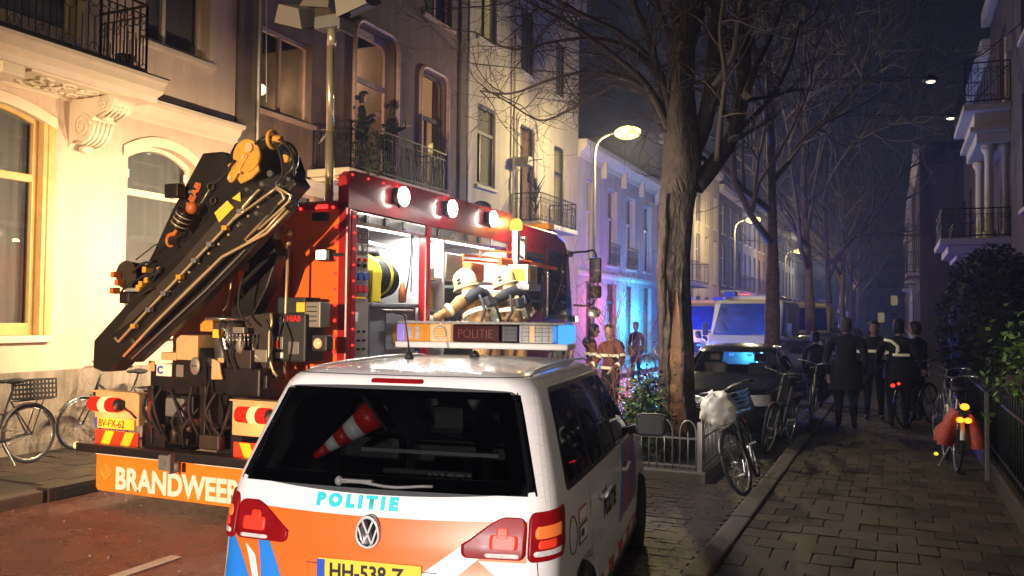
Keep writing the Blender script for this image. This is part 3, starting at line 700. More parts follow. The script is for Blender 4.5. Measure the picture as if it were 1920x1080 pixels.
# ------------------------------------------------ the row beyond
groups = 'houses further along the left side'
far_left = [('grey house with a closed in bay, next beyond the low white house', 39.1, 46.5, 10.6, 'grey_render', 'dark'),
            ('beige house with lit tall windows beyond the first lamp', 46.6, 54, 11.0, 'pale_render', 'lit'),
            ('brick house with a long dark balcony behind the ambulance', 54.1, 63, 10.4, 'brick_wall', 'lit'),
            ('pale narrow house, fourth beyond the low white house', 63.1, 70, 10.0, 'white_render', 'dark'),
            ('brown house with a red glow on its ground floor', 70.1, 80, 11.2, 'brown_render', 'dark'),
            ('far pale house behind the third tree trunk', 80.1, 92, 10.6, 'pale_render', 'lit'),
            ('far grey house behind the fourth tree trunk', 92.1, 108, 11, 'grey_render', 'lit'),
            ('farthest brick house on the left side', 108.1, 130, 10.4, 'brick_wall', 'dark')]
for k, (lab, a, b, z, m, st) in enumerate(far_left):
    h = empty('terraced_house', (X0, (a+b)/2, 0), label=lab, cat='house', group=groups)
    n = max(3, int((b-a)/2.4)); ops = []
    for i in range(n):
        ya = a+(b-a)*(i+.28)/n; yb = a+(b-a)*(i+.74)/n
        ops += [(ya, yb, .4, 3.1, None, 0), (ya, yb, 4.0, 6.6, None, 0), (ya, yb, 7.3, 9.3, None, 0)]
    facade(h, X0+(.0, .02)[k % 2], 1, a, b, .12, z, ops, m)
    for i, o in enumerate(ops):
        lit = None
        if st == 'lit' and (i*7+k) % 3 != 0 and o[2] > 1: lit = ('lit_yellow', 'lit_pale', 'lit_orange')[(i+k) % 3]
        if b > 100 and o[2] > 6: continue
        window_unit(h, X0, 1, o[0], o[1], o[2], o[3], 'white_frame' if k % 2 else 'pale_trim', None if lit else 'curtain_grey', lit, transom=.68, inset=.12, room=.3, sill=o[2] > 1)
    cornice(h, X0+.02, 1, a, b, z-.4, [(.04, -.2), (.25, 0), (.3, .3)], 'pale_trim')
    if k in (0, 2, 3):
        ya, yb = (a+.6, b-1.2)
        MB().bevbox(X0, X0+1.2, ya, yb, 3.45, 3.65, .02).build('balcony_slab', 'pale_trim', h, True)
        railing(h, [(X0+.05, ya), (X0+1.12, ya), (X0+1.12, yb), (X0+.05, yb)], 3.66, 4.7, .2, rings=False)
endb = empty('end_building', (-4, 190, 0), label='distant dark block closing the street at its far end', cat='building')
MB().box(-24, 14, 186, 196, 0, 11).build('wall', 'grey_render', endb, True)
for k in range(14):
    x = -20+k*2.4
    for z in (1.2, 4.6, 7.6):
        MB().box(x, x+1.2, 185.85, 185.98, z, z+1.9).build('window', 'lit_pale' if (k*5+int(z)) % 4 == 0 else 'room_dark', endb, True)

# ------------------------------------------------ right side
XR = 2.6
r1 = empty('columned_house', (XR, 20, 0), label='house with pale columns and iron balcony at the right edge of the view', cat='house')
ro = [(1, 2.4, 4.4, 7.0), (6, 7.4, 4.4, 7.0), (12, 13.4, 4.4, 7.0), (16, 17.4, 4.4, 7.0), (20.6, 22, 4.4, 7.0), (20.6, 22, 8.2, 10.0), (24.8, 26.4, 4.2, 6.0), (24.8, 26.4, 7.6, 9.6), (20.6, 22, .9, 3.4), (24.8, 26.4, .9, 3.2)]
facade(r1, XR, -1, -3.0, 28.6, .12, 10.9, [(*o, None, 0) for o in ro], 'dark_render', th=5)
for o in ro: window_unit(r1, XR, -1, *o, 'white_frame', 'curtain_grey', transom=.7, mull=((.5, 0, 0),), sillm='pale_trim')
lg = MB(); lg.bevbox(XR-1.58, XR, 24.0, 27.2, 3.82, 3.98, .03); lg.bevbox(XR-1.4, XR, 24.1, 27.1, 3.6, 3.82, .04); lg.bevbox(XR-1.2, XR, 24.2, 27.0, 3.46, 3.6, .04); lg.build('loggia_floor', 'pale_trim', r1, True)
for x, y in ((XR-.12, 24.3), (XR-.45, 24.3), (XR-.45, 26.9)):
    q = MB(); q.lathe([(.15, 3.99), (.15, 4.12), (.11, 4.18), (.095, 6.0), (.11, 6.1), (.17, 6.2), (.17, 6.32)], (x, y, 0), 14); q.build('column', 'pale_trim', r1, True)
q = MB(); q.bevbox(XR-.75, XR, 24.02, 27.2, 6.33, 6.6, .03); q.bevbox(XR-.9, XR, 23.9, 27.3, 6.6, 6.74, .03); q.bevbox(XR-.8, XR, 24.0, 27.2, 6.74, 7.1, .03); q.bevbox(XR-1.05, XR, 23.75, 27.4, 7.1, 7.28, .03); q.build('entablature', 'pale_trim', r1, True)
railing(r1, [(XR-.02, 24.05), (XR-1.52, 24.05), (XR-1.52, 27.1)], 3.99, 4.72, .13)
railing(r1, [(XR-.02, 23.8), (XR-1.0, 23.8), (XR-1.0, 27.3)], 7.29, 8.3, .15)
MB().bevbox(XR-.25, XR, -3.0, 28.6, 10.6, 11.05, .05).build('eaves', 'pale_trim', r1, True)
rights = [('dark house beyond the columned house with a small iron balcony', 28.7, 41.0, 10.4, 'dark_render', 1, 2.6),
          ('dark house standing forward whose side wall faces the viewer on the right', 41.1, 50, 9.5, 'dark_render', 1, .98),
          ('brick house on the right beyond the forward house', 50.1, 62, 10.4, 'brick_wall', 1, 1.05),
          ('pale lit house on the right far along the pavement', 62.1, 80, 10.5, 'pale_render', 1, 1.0),
          ('farthest house on the right side', 80.1, 120, 10.5, 'brown_render', 0, 1.05)]
for k, (lab, a, b, z, m, st, x) in enumerate(rights):
    h = empty('terraced_house', (x, (a+b)/2, 0), label=lab, cat='house', group='houses further along the right side')
    n = max(2, int((b-a)/3)); ops = []
    for i in range(n):
        ya = a+(b-a)*(i+.28)/n; yb = a+(b-a)*(i+.7)/n
        ops += [(ya, yb, .8, 3.2, None, 0), (ya, yb, 4.2, 6.8, None, 0)]
    facade(h, x, -1, a, b, .12, z, ops, m)
    for i, o in enumerate(ops):
        lit = ('lit_pale', 'lit_orange')[i % 2] if (k in (2, 3) and i % 3 == 0) else None
        window_unit(h, x, -1, *o[:4], 'white_frame', None if lit else 'curtain_grey', lit, transom=.7, room=.3)
    if st:
        q = (1.0 if k == 0 else .55); MB().bevbox(x-q, x, a+.8, a+3.4, 3.85, 4.0, .02).build('balcony_slab', 'pale_trim', h, True)
        railing(h, [(x-.02, a+.85), (x-q+.05, a+.85), (x-q+.05, a+3.35)], 4.0, 4.9, .14, rings=False)
    cornice(h, x, -1, a, b, z-.4, [(.04, -.2), (.2, 0), (.25, .3)], 'pale_trim')

wlp = empty('added_wall_lamp', (XR-.2, 1.6, 3.3), label='added wall lamp on the right hand house front, out of view', cat='lamp')
MB().bar((.2, 0, .1), (0, 0, .1), .03).build('bracket', 'iron', wlp); MB().lathe([(.06, -.1), (.09, .08), (.02, .14)], (0, 0, 0), 10).build('lamp_glass', 'lamp_warm', wlp)
lamp('car_fill_light', 'SPOT', (XR-.36, 1.6, 3.25), 130, (1, .84, .70), .08, (-1.3, 5.2, .6), 85, .9)  # unseen spot added to brighten the side of the police car
# ================================================================== CAR BODIES
class Shell:
    """car body lofted through horizontal slices; pt(u,z) walks round the slice, u=0 at the middle of the rear, + to the right"""
    def __init__(s, tab, ymid, taper=.04, bow=.05, fbow=.12, vy=None):
        s.t = tab; s.ymid = ymid; s.taper = taper; s.bow = bow; s.fbow = fbow; s.c = {}
    def par(s, z):
        T = s.t
        if z <= T[0][0]: return T[0][1:]
        for i in range(len(T)-1):
            if z <= T[i+1][0]:
                t = (z-T[i][0])/(T[i+1][0]-T[i][0]); a = T[max(i-1, 0)]; b = T[i]; c = T[i+1]; d = T[min(i+2, len(T)-1)]
                h = c[0]-b[0]; out = []
                for k in range(1, len(b)):
                    sc = (c[k]-b[k])/h
                    m0 = (c[k]-a[k])/(c[0]-a[0]) if c[0] != a[0] else sc; m1 = (d[k]-b[k])/(d[0]-b[0])
                    sp = (b[k]-a[k])/(b[0]-a[0]) if b[0] != a[0] else sc; sn = (d[k]-c[k])/(d[0]-c[0]) if d[0] != c[0] else sc
                    if sp*sc <= 0: m0 = 0
                    else: m0 = math.copysign(min(abs(m0), 3*abs(sc), 3*abs(sp)), sc)
                    if sn*sc <= 0: m1 = 0
                    else: m1 = math.copysign(min(abs(m1), 3*abs(sc), 3*abs(sn)), sc)
                    out.append((2*t**3-3*t*t+1)*b[k]+(t**3-2*t*t+t)*h*m0+(-2*t**3+3*t*t)*c[k]+(t**3-t*t)*h*m1)
                return out
        return T[-1][1:]
    def outline(s, z):
        z = round(z, 4)
        if z in s.c: return s.c[z]
        w, r, f, rr, rf = s.par(z)
        side = lambda y: w-s.taper*((y-s.ymid)/2.2)**2
        P = []
        for i in range(9):
            x = (w-rr)*i/8; P.append((x, r+s.bow*(x/w)**2))
        y0 = r+s.bow*((w-rr)/w)**2; cx = w-rr; xw = side(y0+rr)
        for i in range(1, 11):
            a = math.pi/2*i/10; P.append((cx+(xw-cx)*math.sin(a), y0+rr*(1-math.cos(a))))
        ya = y0+rr; yf = f-s.fbow*((w-rf)/w)**2; yb = yf-rf
        for i in range(1, 31):
            y = ya+(yb-ya)*i/30; P.append((side(y), y))
        cx = w-rf; xw = side(yb)
        for i in range(1, 11):
            a = math.pi/2*i/10; P.append((cx+(xw-cx)*math.cos(a), yb+(yf-yb)*math.sin(a)))
        for i in range(1, 9):
            x = cx*(1-i/8); P.append((x, f-s.fbow*(x/w)**2))
        L = [0]
        for a, b in zip(P[:-1], P[1:]): L.append(L[-1]+math.hypot(b[0]-a[0], b[1]-a[1]))
        s.c[z] = (P, L); return P, L
    def pt(s, u, z, off=0):
        P, L = s.outline(z); sg = 1 if u >= 0 else -1; a = min(abs(u), L[-1]-1e-6)
        lo, hi = 0, len(L)-1
        while hi-lo > 1:
            m = (lo+hi)//2
            if L[m] <= a: lo = m
            else: hi = m
        t = (a-L[lo])/max(1e-9, L[hi]-L[lo]); x = P[lo][0]+(P[hi][0]-P[lo][0])*t; y = P[lo][1]+(P[hi][1]-P[lo][1])*t
        if off:
            tx, ty = P[hi][0]-P[lo][0], P[hi][1]-P[lo][1]; l = math.hypot(tx, ty) or 1
            x += ty/l*off; y -= tx/l*off
        return Vector((x*sg, y, z))
    def u_of_y(s, y, z):
        P, L = s.outline(z)
        for i in range(12, 50):
            if P[i][1] >= y:
                t = (y-P[i-1][1])/max(1e-9, P[i][1]-P[i-1][1]); return L[i-1]+(L[i]-L[i-1])*t
        return L[49]
    def sy(s, y, z, off=0, side=1): return s.pt(side*s.u_of_y(y, z), z, off)
    def body(s, zs, crown=.05, rings=10):
        m = MB(); N = len(s.outline(zs[0])[0])
        rows = []
        for z in zs:
            P, _ = s.outline(z); rows.append([(x, y, z) for x, y in P]+[(-x, y, z) for x, y in reversed(P[1:-1])])
        top = rows[-1]; zt = zs[-1]; cy = sum(p[1] for p in top)/len(top)
        ymin = min(p[1] for p in top); ymax = max(p[1] for p in top); wmax = max(p[0] for p in top)
        for k in range(1, rings+1):
            t = k/rings; q = 1-t
            ys = 1-.0*t
            row = []
            for (x, y, z) in top:
                yy = y if k < 0 else y; sc = q
                row.append((x*sc, cy+(y-cy)*sc, zt+crown*(1-q**2.2)))
            rows.append(row)
        M = len(rows[0]); vs = [p for r in rows for p in r]; fs = []
        for j in range(len(rows)-1):
            for i in range(M): fs.append((j*M+i, j*M+(i+1) % M, (j+1)*M+(i+1) % M, (j+1)*M+i))
        fs.append(tuple(range(M)))
        m.add(vs, fs, 0, True); return m
    def patch(s, m, uL, uR, zb, zt, r=.0, n=16, k=12, off=.004, mi=0, zc=None, rim=True, rL=None, rR=None):
        """grid following the body between uL(z) and uR(z); corners rounded by r; zc(t) lifts columns"""
        rL = r if rL is None else rL; rR = r if rR is None else rR
        f = lambda g, z: g(z) if callable(g) else g
        vs = []
        for j in range(k+1):
            q = j/k
            if r: q = .5-.5*math.cos(math.pi*q)
            z = zb+(zt-zb)*q; a, b = f(uL, z), f(uR, z)
            def ins(rr):
                d = min(z-zb, zt-z)
                return rr-math.sqrt(max(0, rr*rr-(rr-d)**2)) if (rr and d < rr) else 0
            a += ins(rL); b -= ins(rR)
            for i in range(n+1):
                t = i/n; u = a+(b-a)*t; zz = z+(zc(t, q) if zc else 0)
                vs.append(s.pt(u, zz, off))
        fs = [(j*(n+1)+i, j*(n+1)+i+1, (j+1)*(n+1)+i+1, (j+1)*(n+1)+i) for j in range(k) for i in range(n)]
        if rim:
            B = [i for i in range(n+1)]+[j*(n+1)+n for j in range(1, k+1)]+[k*(n+1)+i for i in range(n-1, -1, -1)]+[j*(n+1) for j in range(k-1, 0, -1)]
            b0 = len(vs)
            for i in B:
                p = vs[i]; c = Vector((0, s.ymid, p.z)); d = (c-p).normalized(); vs.append(p+d*(abs(off)+.006))
            L = len(B); fs += [(B[i], B[(i+1) % L], b0+(i+1) % L, b0+i) for i in range(L)]
        m.add(vs, fs, mi, True); return m
    def line(s, m, pts, w=.004, off=.002, mi=0):
        """thin seam along (u,z) points"""
        vs = []; n = len(pts)
        for i, (u, z) in enumerate(pts):
            a = pts[max(i-1, 0)]; b = pts[min(i+1, n-1)]; du, dz = b[0]-a[0], b[1]-a[1]; l = math.hypot(du, dz) or 1
            vs += [s.pt(u-dz/l*w/2, z+du/l*w/2, off), s.pt(u+dz/l*w/2, z-du/l*w/2, off)]
        m.add(vs, [(2*i, 2*i+1, 2*i+3, 2*i+2) for i in range(n-1)], mi, True); return m
def wheel(parent, x, y, r, w=.2, side=1, rim='alu'):
    t = MB(); prof = [(r*.66, -w/2), (r*.93, -w/2), (r, -w/2+.03), (r, w/2-.03), (r*.93, w/2), (r*.66, w/2)]
    t.lathe(prof, (x, y, r), 36, 0, None, True, 'X'); ty = t.build('tyre', 'rubber', parent)
    q = MB(); xs = x+side*(w/2-.035)
    q.torus((xs, y, r), r*.64, .018, 32, 6, 'X'); q.cyl((xs-side*.06, y, r), (xs+side*.015, y, r), .06, .045, 16)
    for k in range(5):
        a = k*2*math.pi/5
        for d in (-.16, .16):
            q.bar((xs, y+.04*math.cos(a), r+.04*math.sin(a)), (xs, y+r*.63*math.cos(a+d), r+r*.63*math.sin(a+d)), .03, .035)
    q.cyl((xs-side*.07, y, r), (xs-side*.05, y, r), r*.6, None, 28, 0); q.build('rim', rim, ty)
    return ty
def cut_arches(o, spots, r, w=1.2):
    """cuts the wheel arches out of the body"""
    for (x, y, z) in spots:
        c = MB().cyl((x-.26, y, z), (x+.26, y, z), r, None, 40).build('cutter', 'rubber')
        c.parent = o.parent
        md = o.modifiers.new('c', 'BOOLEAN'); md.object = c; md.operation = 'DIFFERENCE'; md.solver = 'EXACT'
    bpy.context.view_layer.update()
    dg = bpy.context.evaluated_depsgraph_get(); me = bpy.data.meshes.new_from_object(o.evaluated_get(dg))
    cs = [m.object for m in o.modifiers if m.type == 'BOOLEAN']; o.modifiers.clear(); o.data = me
    for c in cs: bpy.data.objects.remove(c)

# ================================================================== POLICE CAR
TH = R_(9.5)
pc = empty('police_car', (-2.235, 3.35, 0), TH, label='white police people carrier with orange and blue striping seen from behind', cat='police car')
#            z    w     rear  front rr   rf
tour = [(.18, .80, .10, 4.30, .16, .25), (.30, .885, .03, 4.38, .20, .35), (.45, .905, .0, 4.40, .22, .40), (.60, .905, .0, 4.39, .22, .42), (.68, .900, .03, 4.36, .20, .45),
        (.80, .900, .055, 4.28, .19, .5), (.93, .895, .070, 4.10, .19, .55), (1.02, .880, .10, 3.62, .18, .45), (1.10, .862, .135, 3.25, .17, .38), (1.25, .815, .215, 2.98, .16, .35),
        (1.40, .765, .300, 2.72, .15, .34), (1.50, .725, .345, 2.55, .15, .33), (1.555, .690, .36, 2.42, .16, .33), (1.585, .650, .39, 2.30, .17, .33), (1.605, .590, .45, 2.16, .19, .33)]
sh = Shell(tour, 2.2, .05, .07, .30)
zs = [.18+.03*i for i in range(46)]+[1.565, 1.58, 1.595, 1.605]
zs = sorted({round(z, 3) for z in zs if z <= 1.605})
body = sh.body(zs, .035).build('body', 'police_white', pc)
cut_arches(body, [(x, y, .33) for x in (-.88, .88) for y in (.86, 3.54)], .385)
# wet roof
m = MAT('police_white').copy(); m.name = 'police_roof'; MT['police_roof'] = m; nt = m.node_tree; b = nt.nodes['Principled BSDF']
tc = nt.nodes.new('ShaderNodeTexCoord'); vo = nt.nodes.new('ShaderNodeTexVoronoi'); vo.inputs['Scale'].default_value = 48; nt.links.new(tc.outputs['Object'], vo.inputs['Vector'])
rp_ = nt.nodes.new('ShaderNodeValToRGB'); rp_.color_ramp.elements[0].position = .0; rp_.color_ramp.elements[1].position = .42; rp_.color_ramp.elements[0].color = (1, 1, 1, 1); rp_.color_ramp.elements[1].color = (0, 0, 0, 1)
nt.links.new(vo.outputs['Distance'], rp_.inputs['Fac']); bp = nt.nodes.new('ShaderNodeBump'); bp.inputs['Strength'].default_value = .9; bp.inputs['Distance'].default_value = .006
nt.links.new(rp_.outputs['Color'], bp.inputs['Height']); nt.links.new(bp.outputs[0], b.inputs['Normal'])
b.inputs['Coat Weight'].default_value = .0; b.inputs['Roughness'].default_value = .16
for l in list(b.inputs['Roughness'].links): nt.links.remove(l)
b.inputs['Roughness'].default_value = .14
body.data.materials.append(m)
for p in body.data.polygons:
    c = p.center
    if c.z > 1.597 or (c.z < 1.12 and c.y > 3.3 and p.normal.z > .6): p.material_index = 1
ov = lambda name, mm, fn, par=pc, **k: (lambda q: (fn(q), q.build(name, mm, par, **k))[1])(MB())
# rear window, its black surround and the wiper
rw = ov('rear_window', 'glass_rear', lambda q: sh.patch(q, lambda z: -(.775-.34*(z-1.09)), lambda z: (.775-.34*(z-1.09)), 1.095, 1.515, .055, 28, 22, .003, 0, lambda t, q_: -.030*(1-(2*t-1)**2)*(1-q_)+.016*(1-(2*t-1)**2)*q_, False))
# the opening behind the glass is a real dark interior: cut the body there
def cut_window(o, sh, uL, uR, zb, zt, zcf, depth=.25):
    pass
rear_ix = []
for p in body.data.polygons:
    c = p.center
    if c.y < .6 and 1.125 < c.z < 1.49 and abs(c.x) < (.735-.30*(c.z-1.09))-.025: rear_ix.append(p.index)
bm = bmesh.new(); bm.from_mesh(body.data); bm.faces.ensure_lookup_table()
bmesh.ops.delete(bm, geom=[bm.faces[i] for i in rear_ix], context='FACES'); bm.to_mesh(body.data); bm.free()
ov('window_border', 'black_gloss', lambda q: [sh.patch(q, *a, 0, 28, 3, .0015, 0, None, False) for a in (
    (lambda z: -(.775-.34*(z-1.09)), lambda z: (.775-.34*(z-1.09)), 1.085, 1.14), (lambda z: -(.765-.34*(z-1.09)), lambda z: (.765-.34*(z-1.09)), 1.475, 1.51))] +
   [sh.patch(q, (lambda z, s_=s_: s_*(.775-.34*(z-1.09)) if s_ < 0 else .65-.34*(z-1.09)), (lambda z, s_=s_: -.65+.34*(z-1.09) if s_ < 0 else .775-.34*(z-1.09)), 1.10, 1.50, 0, 4, 16, .0015, 0, None, False) for s_ in (-1, 1)])
# cabin seen through the glass
q = MB(); q.box(-.62, .62, .30, .50, .75, 1.06); q.box(-.66, .66, .50, 2.9, .3, .42); q.build('load_floor', 'grey_plastic', pc)
q = MB(); q.bar((-.25, .50, 1.20), (.50, .50, 1.20), .018); q.build('load_bar', 'grey_plastic', pc)
for x in (-.48, 0, .48): MB().bevbox(x-.2, x+.2, 1.1, 1.25, .45, 1.18, .05).bevbox(x-.11, x+.11, 1.12, 1.22, 1.2, 1.36, .04).build('rear_seat', 'black_plastic', pc)
q = MB(); q.bevbox(-.05, .42, .30, .33, 1.04, 1.15, .01); lb = q.build('equipment_case', 'black_plastic', pc)
text('AWICA', .075, frame((.18, .297, 1.085), (1, 0, 0), (0, 0, 1)), 'grey_plastic', lb, False, bold=.004)
# traffic cone lying in the load space
cone = empty('traffic_cone', (0, 0, 0), label='red and white striped traffic cone lying in the back of the police car', cat='cone')
cone.parent = None
Mp = Matrix.Translation(pc.location) @ Matrix.Rotation(TH, 4, 'Z')
cone.matrix_world = Mp @ Matrix.Translation((-.47, .40, 1.20)) @ Matrix.Rotation(R_(12), 4, 'Z') @ Matrix.Rotation(R_(54), 4, 'Y') @ Matrix.Scale(.86, 4)
for a, b_, mm, nm in ((0, .10, 'cone_red', 'cone_tip'), (.10, .17, 'cone_white', 'reflective_band'), (.17, .25, 'cone_red', 'cone_body'), (.25, .34, 'cone_white', 'reflective_band'), (.34, .47, 'cone_red', 'cone_body')):
    MB().lathe([(.018+.17*a, a), (.018+.17*b_, b_)], (0, 0, 0), 24).build(nm, mm, cone)
MB().bevbox(-.13, .13, -.13, .13, .47, .49, .01).build('cone_base', 'rubber', cone)  # base coloured black so it is lost in the dark load space
# third brake light and reflective squares round the hatch
ov('brake_light', 'tail_red', lambda q: sh.patch(q, -.14, .14, 1.543, 1.567, .011, 14, 8, .006))
def foil_row(u0, u1, z0, z1, n, vert=False, zc=None):
    for i in range(n):
        if not vert:
            a = u0+(u1-u0)*i/n+.003; b_ = u0+(u1-u0)*(i+1)/n-.003
            ov('reflective_square', 'foil_white', lambda q: sh.patch(q, a, b_, z0, z1, 0, 3, 1, .0022, 0, (lambda t, q_: zc((a+b_)/2)) if zc else None, False))
        else:
            a = z0+(z1-z0)*i/n+.003; b_ = z0+(z1-z0)*(i+1)/n-.003
            ov('reflective_square', 'foil_white', lambda q: sh.patch(q, u0 if not callable(u0) else u0, u1, a, b_, 0, 1, 2, .0022, 0, None, False))
foil_row(-.56, -.16, 1.528, 1.550, 6); foil_row(.16, .58, 1.528, 1.550, 6)
foil_row(lambda z: .800-.26*(z-1.05), lambda z: .824-.26*(z-1.05), 1.04, 1.50, 11, True)
foil_row(lambda z: .835-.26*(z-1.05), lambda z: .858-.26*(z-1.05), 1.02, 1.50, 11, True)
# orange field, blue and white chevrons on the hatch
zt_o = lambda t: .0
def poly_patch(q, P, off=.0025, mi=0, n=8):
    """quad in (u,z): four corners, bilinear grid"""
    vs = []
    for j in range(n+1):
        for i in range(n+1):
            a, b_ = i/n, j/n
            u = (P[0][0]*(1-a)+P[1][0]*a)*(1-b_)+(P[3][0]*(1-a)+P[2][0]*a)*b_; z = (P[0][1]*(1-a)+P[1][1]*a)*(1-b_)+(P[3][1]*(1-a)+P[2][1]*a)*b_
            vs.append(sh.pt(u, z, off))
    q.add(vs, [(j*(n+1)+i, j*(n+1)+i+1, (j+1)*(n+1)+i+1, (j+1)*(n+1)+i) for j in range(n) for i in range(n)], mi, True)
ov('orange_foil', 'police_orange', lambda q: sh.patch(q, -.785, .74, .52, 1.005, 0, 40, 24, .0018, 0, lambda t, q_: -.012*(1-(2*t-1)**2), False))
ov('blue_stripe', 'police_blue', lambda q: [poly_patch(q, P, .0034) for P in ([(-.80, .60), (-.58, .60), (-.765, .905), (-.80, .93)], [(-.53, .50), (-.35, .50), (-.56, .905), (-.63, .985)])])
ov('white_stripe', 'foil_white', lambda q: [poly_patch(q, P, .0034) for P in ([(-.575, .58), (-.545, .58), (-.62, .80), (-.68, .85)], [(.0, .60), (.20, .60), (.56, .90), (.50, .965)], [(.52, .86), (.60, .80), (.76, .80), (.76, .86)])])
ov('hatch_seam', 'black_plastic', lambda q: [sh.line(q, [(-.77+1.54*i/30, .655) for i in range(31)], .005, .004), sh.line(q, [(-.815+.002*i, .66+.017*i) for i in range(22)], .004), sh.line(q, [(.815-.002*i, .66+.017*i) for i in range(22)], .004),
    sh.line(q, [(-.33+.66*i/12, .795) for i in range(13)], .004, .005), sh.line(q, [(-.80+1.6*i/30, 1.583) for i in range(31)], .004, .003)])
# lights
def tail(sg):
    a, b_ = (.47, 1.10)
    t = MB(); L = lambda z: .47+.10*max(0, (z-.93)/.1)**1.6 if False else .475+max(0, z-.90)*.9
    f = (lambda u0, u1, z0, z1, r, off, mi: sh.patch(t, (u0 if sg > 0 else (lambda z: -(u1(z) if callable(u1) else u1))), (u1 if sg > 0 else (lambda z: -(u0(z) if callable(u0) else u0))), z0, z1, r, 20, 14, off, mi))
    f(lambda z: .44+max(0, z-.93)*2.0, lambda z: .735, .872, 1.015, .03, .012, 0)
    f(lambda z: .745, lambda z: 1.03-max(0, .93-z)*.5, .865, 1.03, .025, .012, 0)
    tl = t.build('tail_light', 'tail_red', pc)
    for (u0, u1, z0, z1, mm, nm) in ((.57, .70, .915, .965, 'tail_bright', 'brake_lamp'), (.60, .655, .955, .985, 'tail_bright', 'brake_lamp'), (.775, .95, .955, .990, 'tail_amber', 'indicator'), (.79, .90, .918, .95, 'tail_bright', 'brake_lamp'), (.55, .71, .880, .897, 'lens_clear', 'reversing_lamp'), (.77, .96, .888, .910, 'lens_clear', 'reversing_lamp')):
        q = MB(); A, B = (u0, u1) if sg > 0 else (-u1, -u0); sh.patch(q, A, B, z0, z1, .012, 8, 8, .0145, 0); q.build(nm, mm, tl)
tail(1); tail(-1)
# bumper, crease and plate
ov('bumper_step', 'police_white', lambda q: sh.patch(q, -.78, .78, .585, .66, .03, 30, 8, .030))
ov('bumper_strip', 'black_plastic', lambda q: sh.patch(q, -.95, .95, .33, .40, .02, 40, 4, .008))
pl = MB().bevbox(-.26, .26, -.012, .004, .715, .825, .004).build('licence_plate', 'plate_yellow', pc); pl.location = (0, .052, 0)
MB().box(-.262, -.222, -.0145, -.008, .72, .82).build('euro_band', 'plate_blue', pl)
text('HH-538-Z', .098, frame((-.20, -.0125, .738), (1, 0, 0), (0, 0, 1)), 'letter_black', pl, False, bold=.0025, sx=.90)
# maker's roundel: ring, V over W
bd = MB(); c = Vector((-.012, .062, .942))
bd.lathe([(.001, -.001), (.044, -.001), (.052, -.006), (.058, -.014), (.062, -.006), (.062, .01)], c, 36, 0, None, True, 'Y')
rb_ = bd.build('badge', 'dark_chrome', pc)
em = MB(); y = -.009
def stroke(pts, w):
    for a, b_ in zip(pts[:-1], pts[1:]): em.bar(c+Vector((a[0], y, a[1])), c+Vector((b_[0], y, b_[1])), w, .008)
em.torus(c+Vector((0, -.012, 0)), .0555, .0055, 36, 8, 'Y')
stroke([(-.026, .044), (-.001, .004)], .0095); stroke([(.026, .044), (.001, .004)], .0095)
stroke([(-.047, .022), (-.021, -.040)], .0095); stroke([(-.021, -.040), (-.001, .001)], .0095); stroke([(.001, .001), (.021, -.040)], .0095); stroke([(.021, -.040), (.047, .022)], .0095)
em.build('badge_letters', 'letter_chrome', rb_)
def shell_text(body, size, u0, z0, m, name, bold=.003, sx=1., gap=1.0, off=.0045):
    o = text(body, size, Matrix.Identity(4), m, pc, False, ext=0, bold=bold, sx=sx, name=name)
    for v in o.data.vertices: v.co = sh.pt(u0+v.co.x, z0+v.co.y, off)
    return o
shell_text('P O L I T I E', .058, -.305, 1.018, 'letter_cyan', 'hatch_lettering', .004, 1.42)
# wiper
wp = MB(); wa = [sh.pt(-.20+.06*i, 1.105+.006*math.sin(i), .02) for i in range(9)]; wp.tube(wa, .007, 5); wp.bar(sh.pt(-.19, 1.115, .015), sh.pt(-.02, 1.118, .028), .02, .012); wp.ball(sh.pt(-.20, 1.11, .012), .022, 8)
wp.build('wiper', 'grey_plastic', pc)
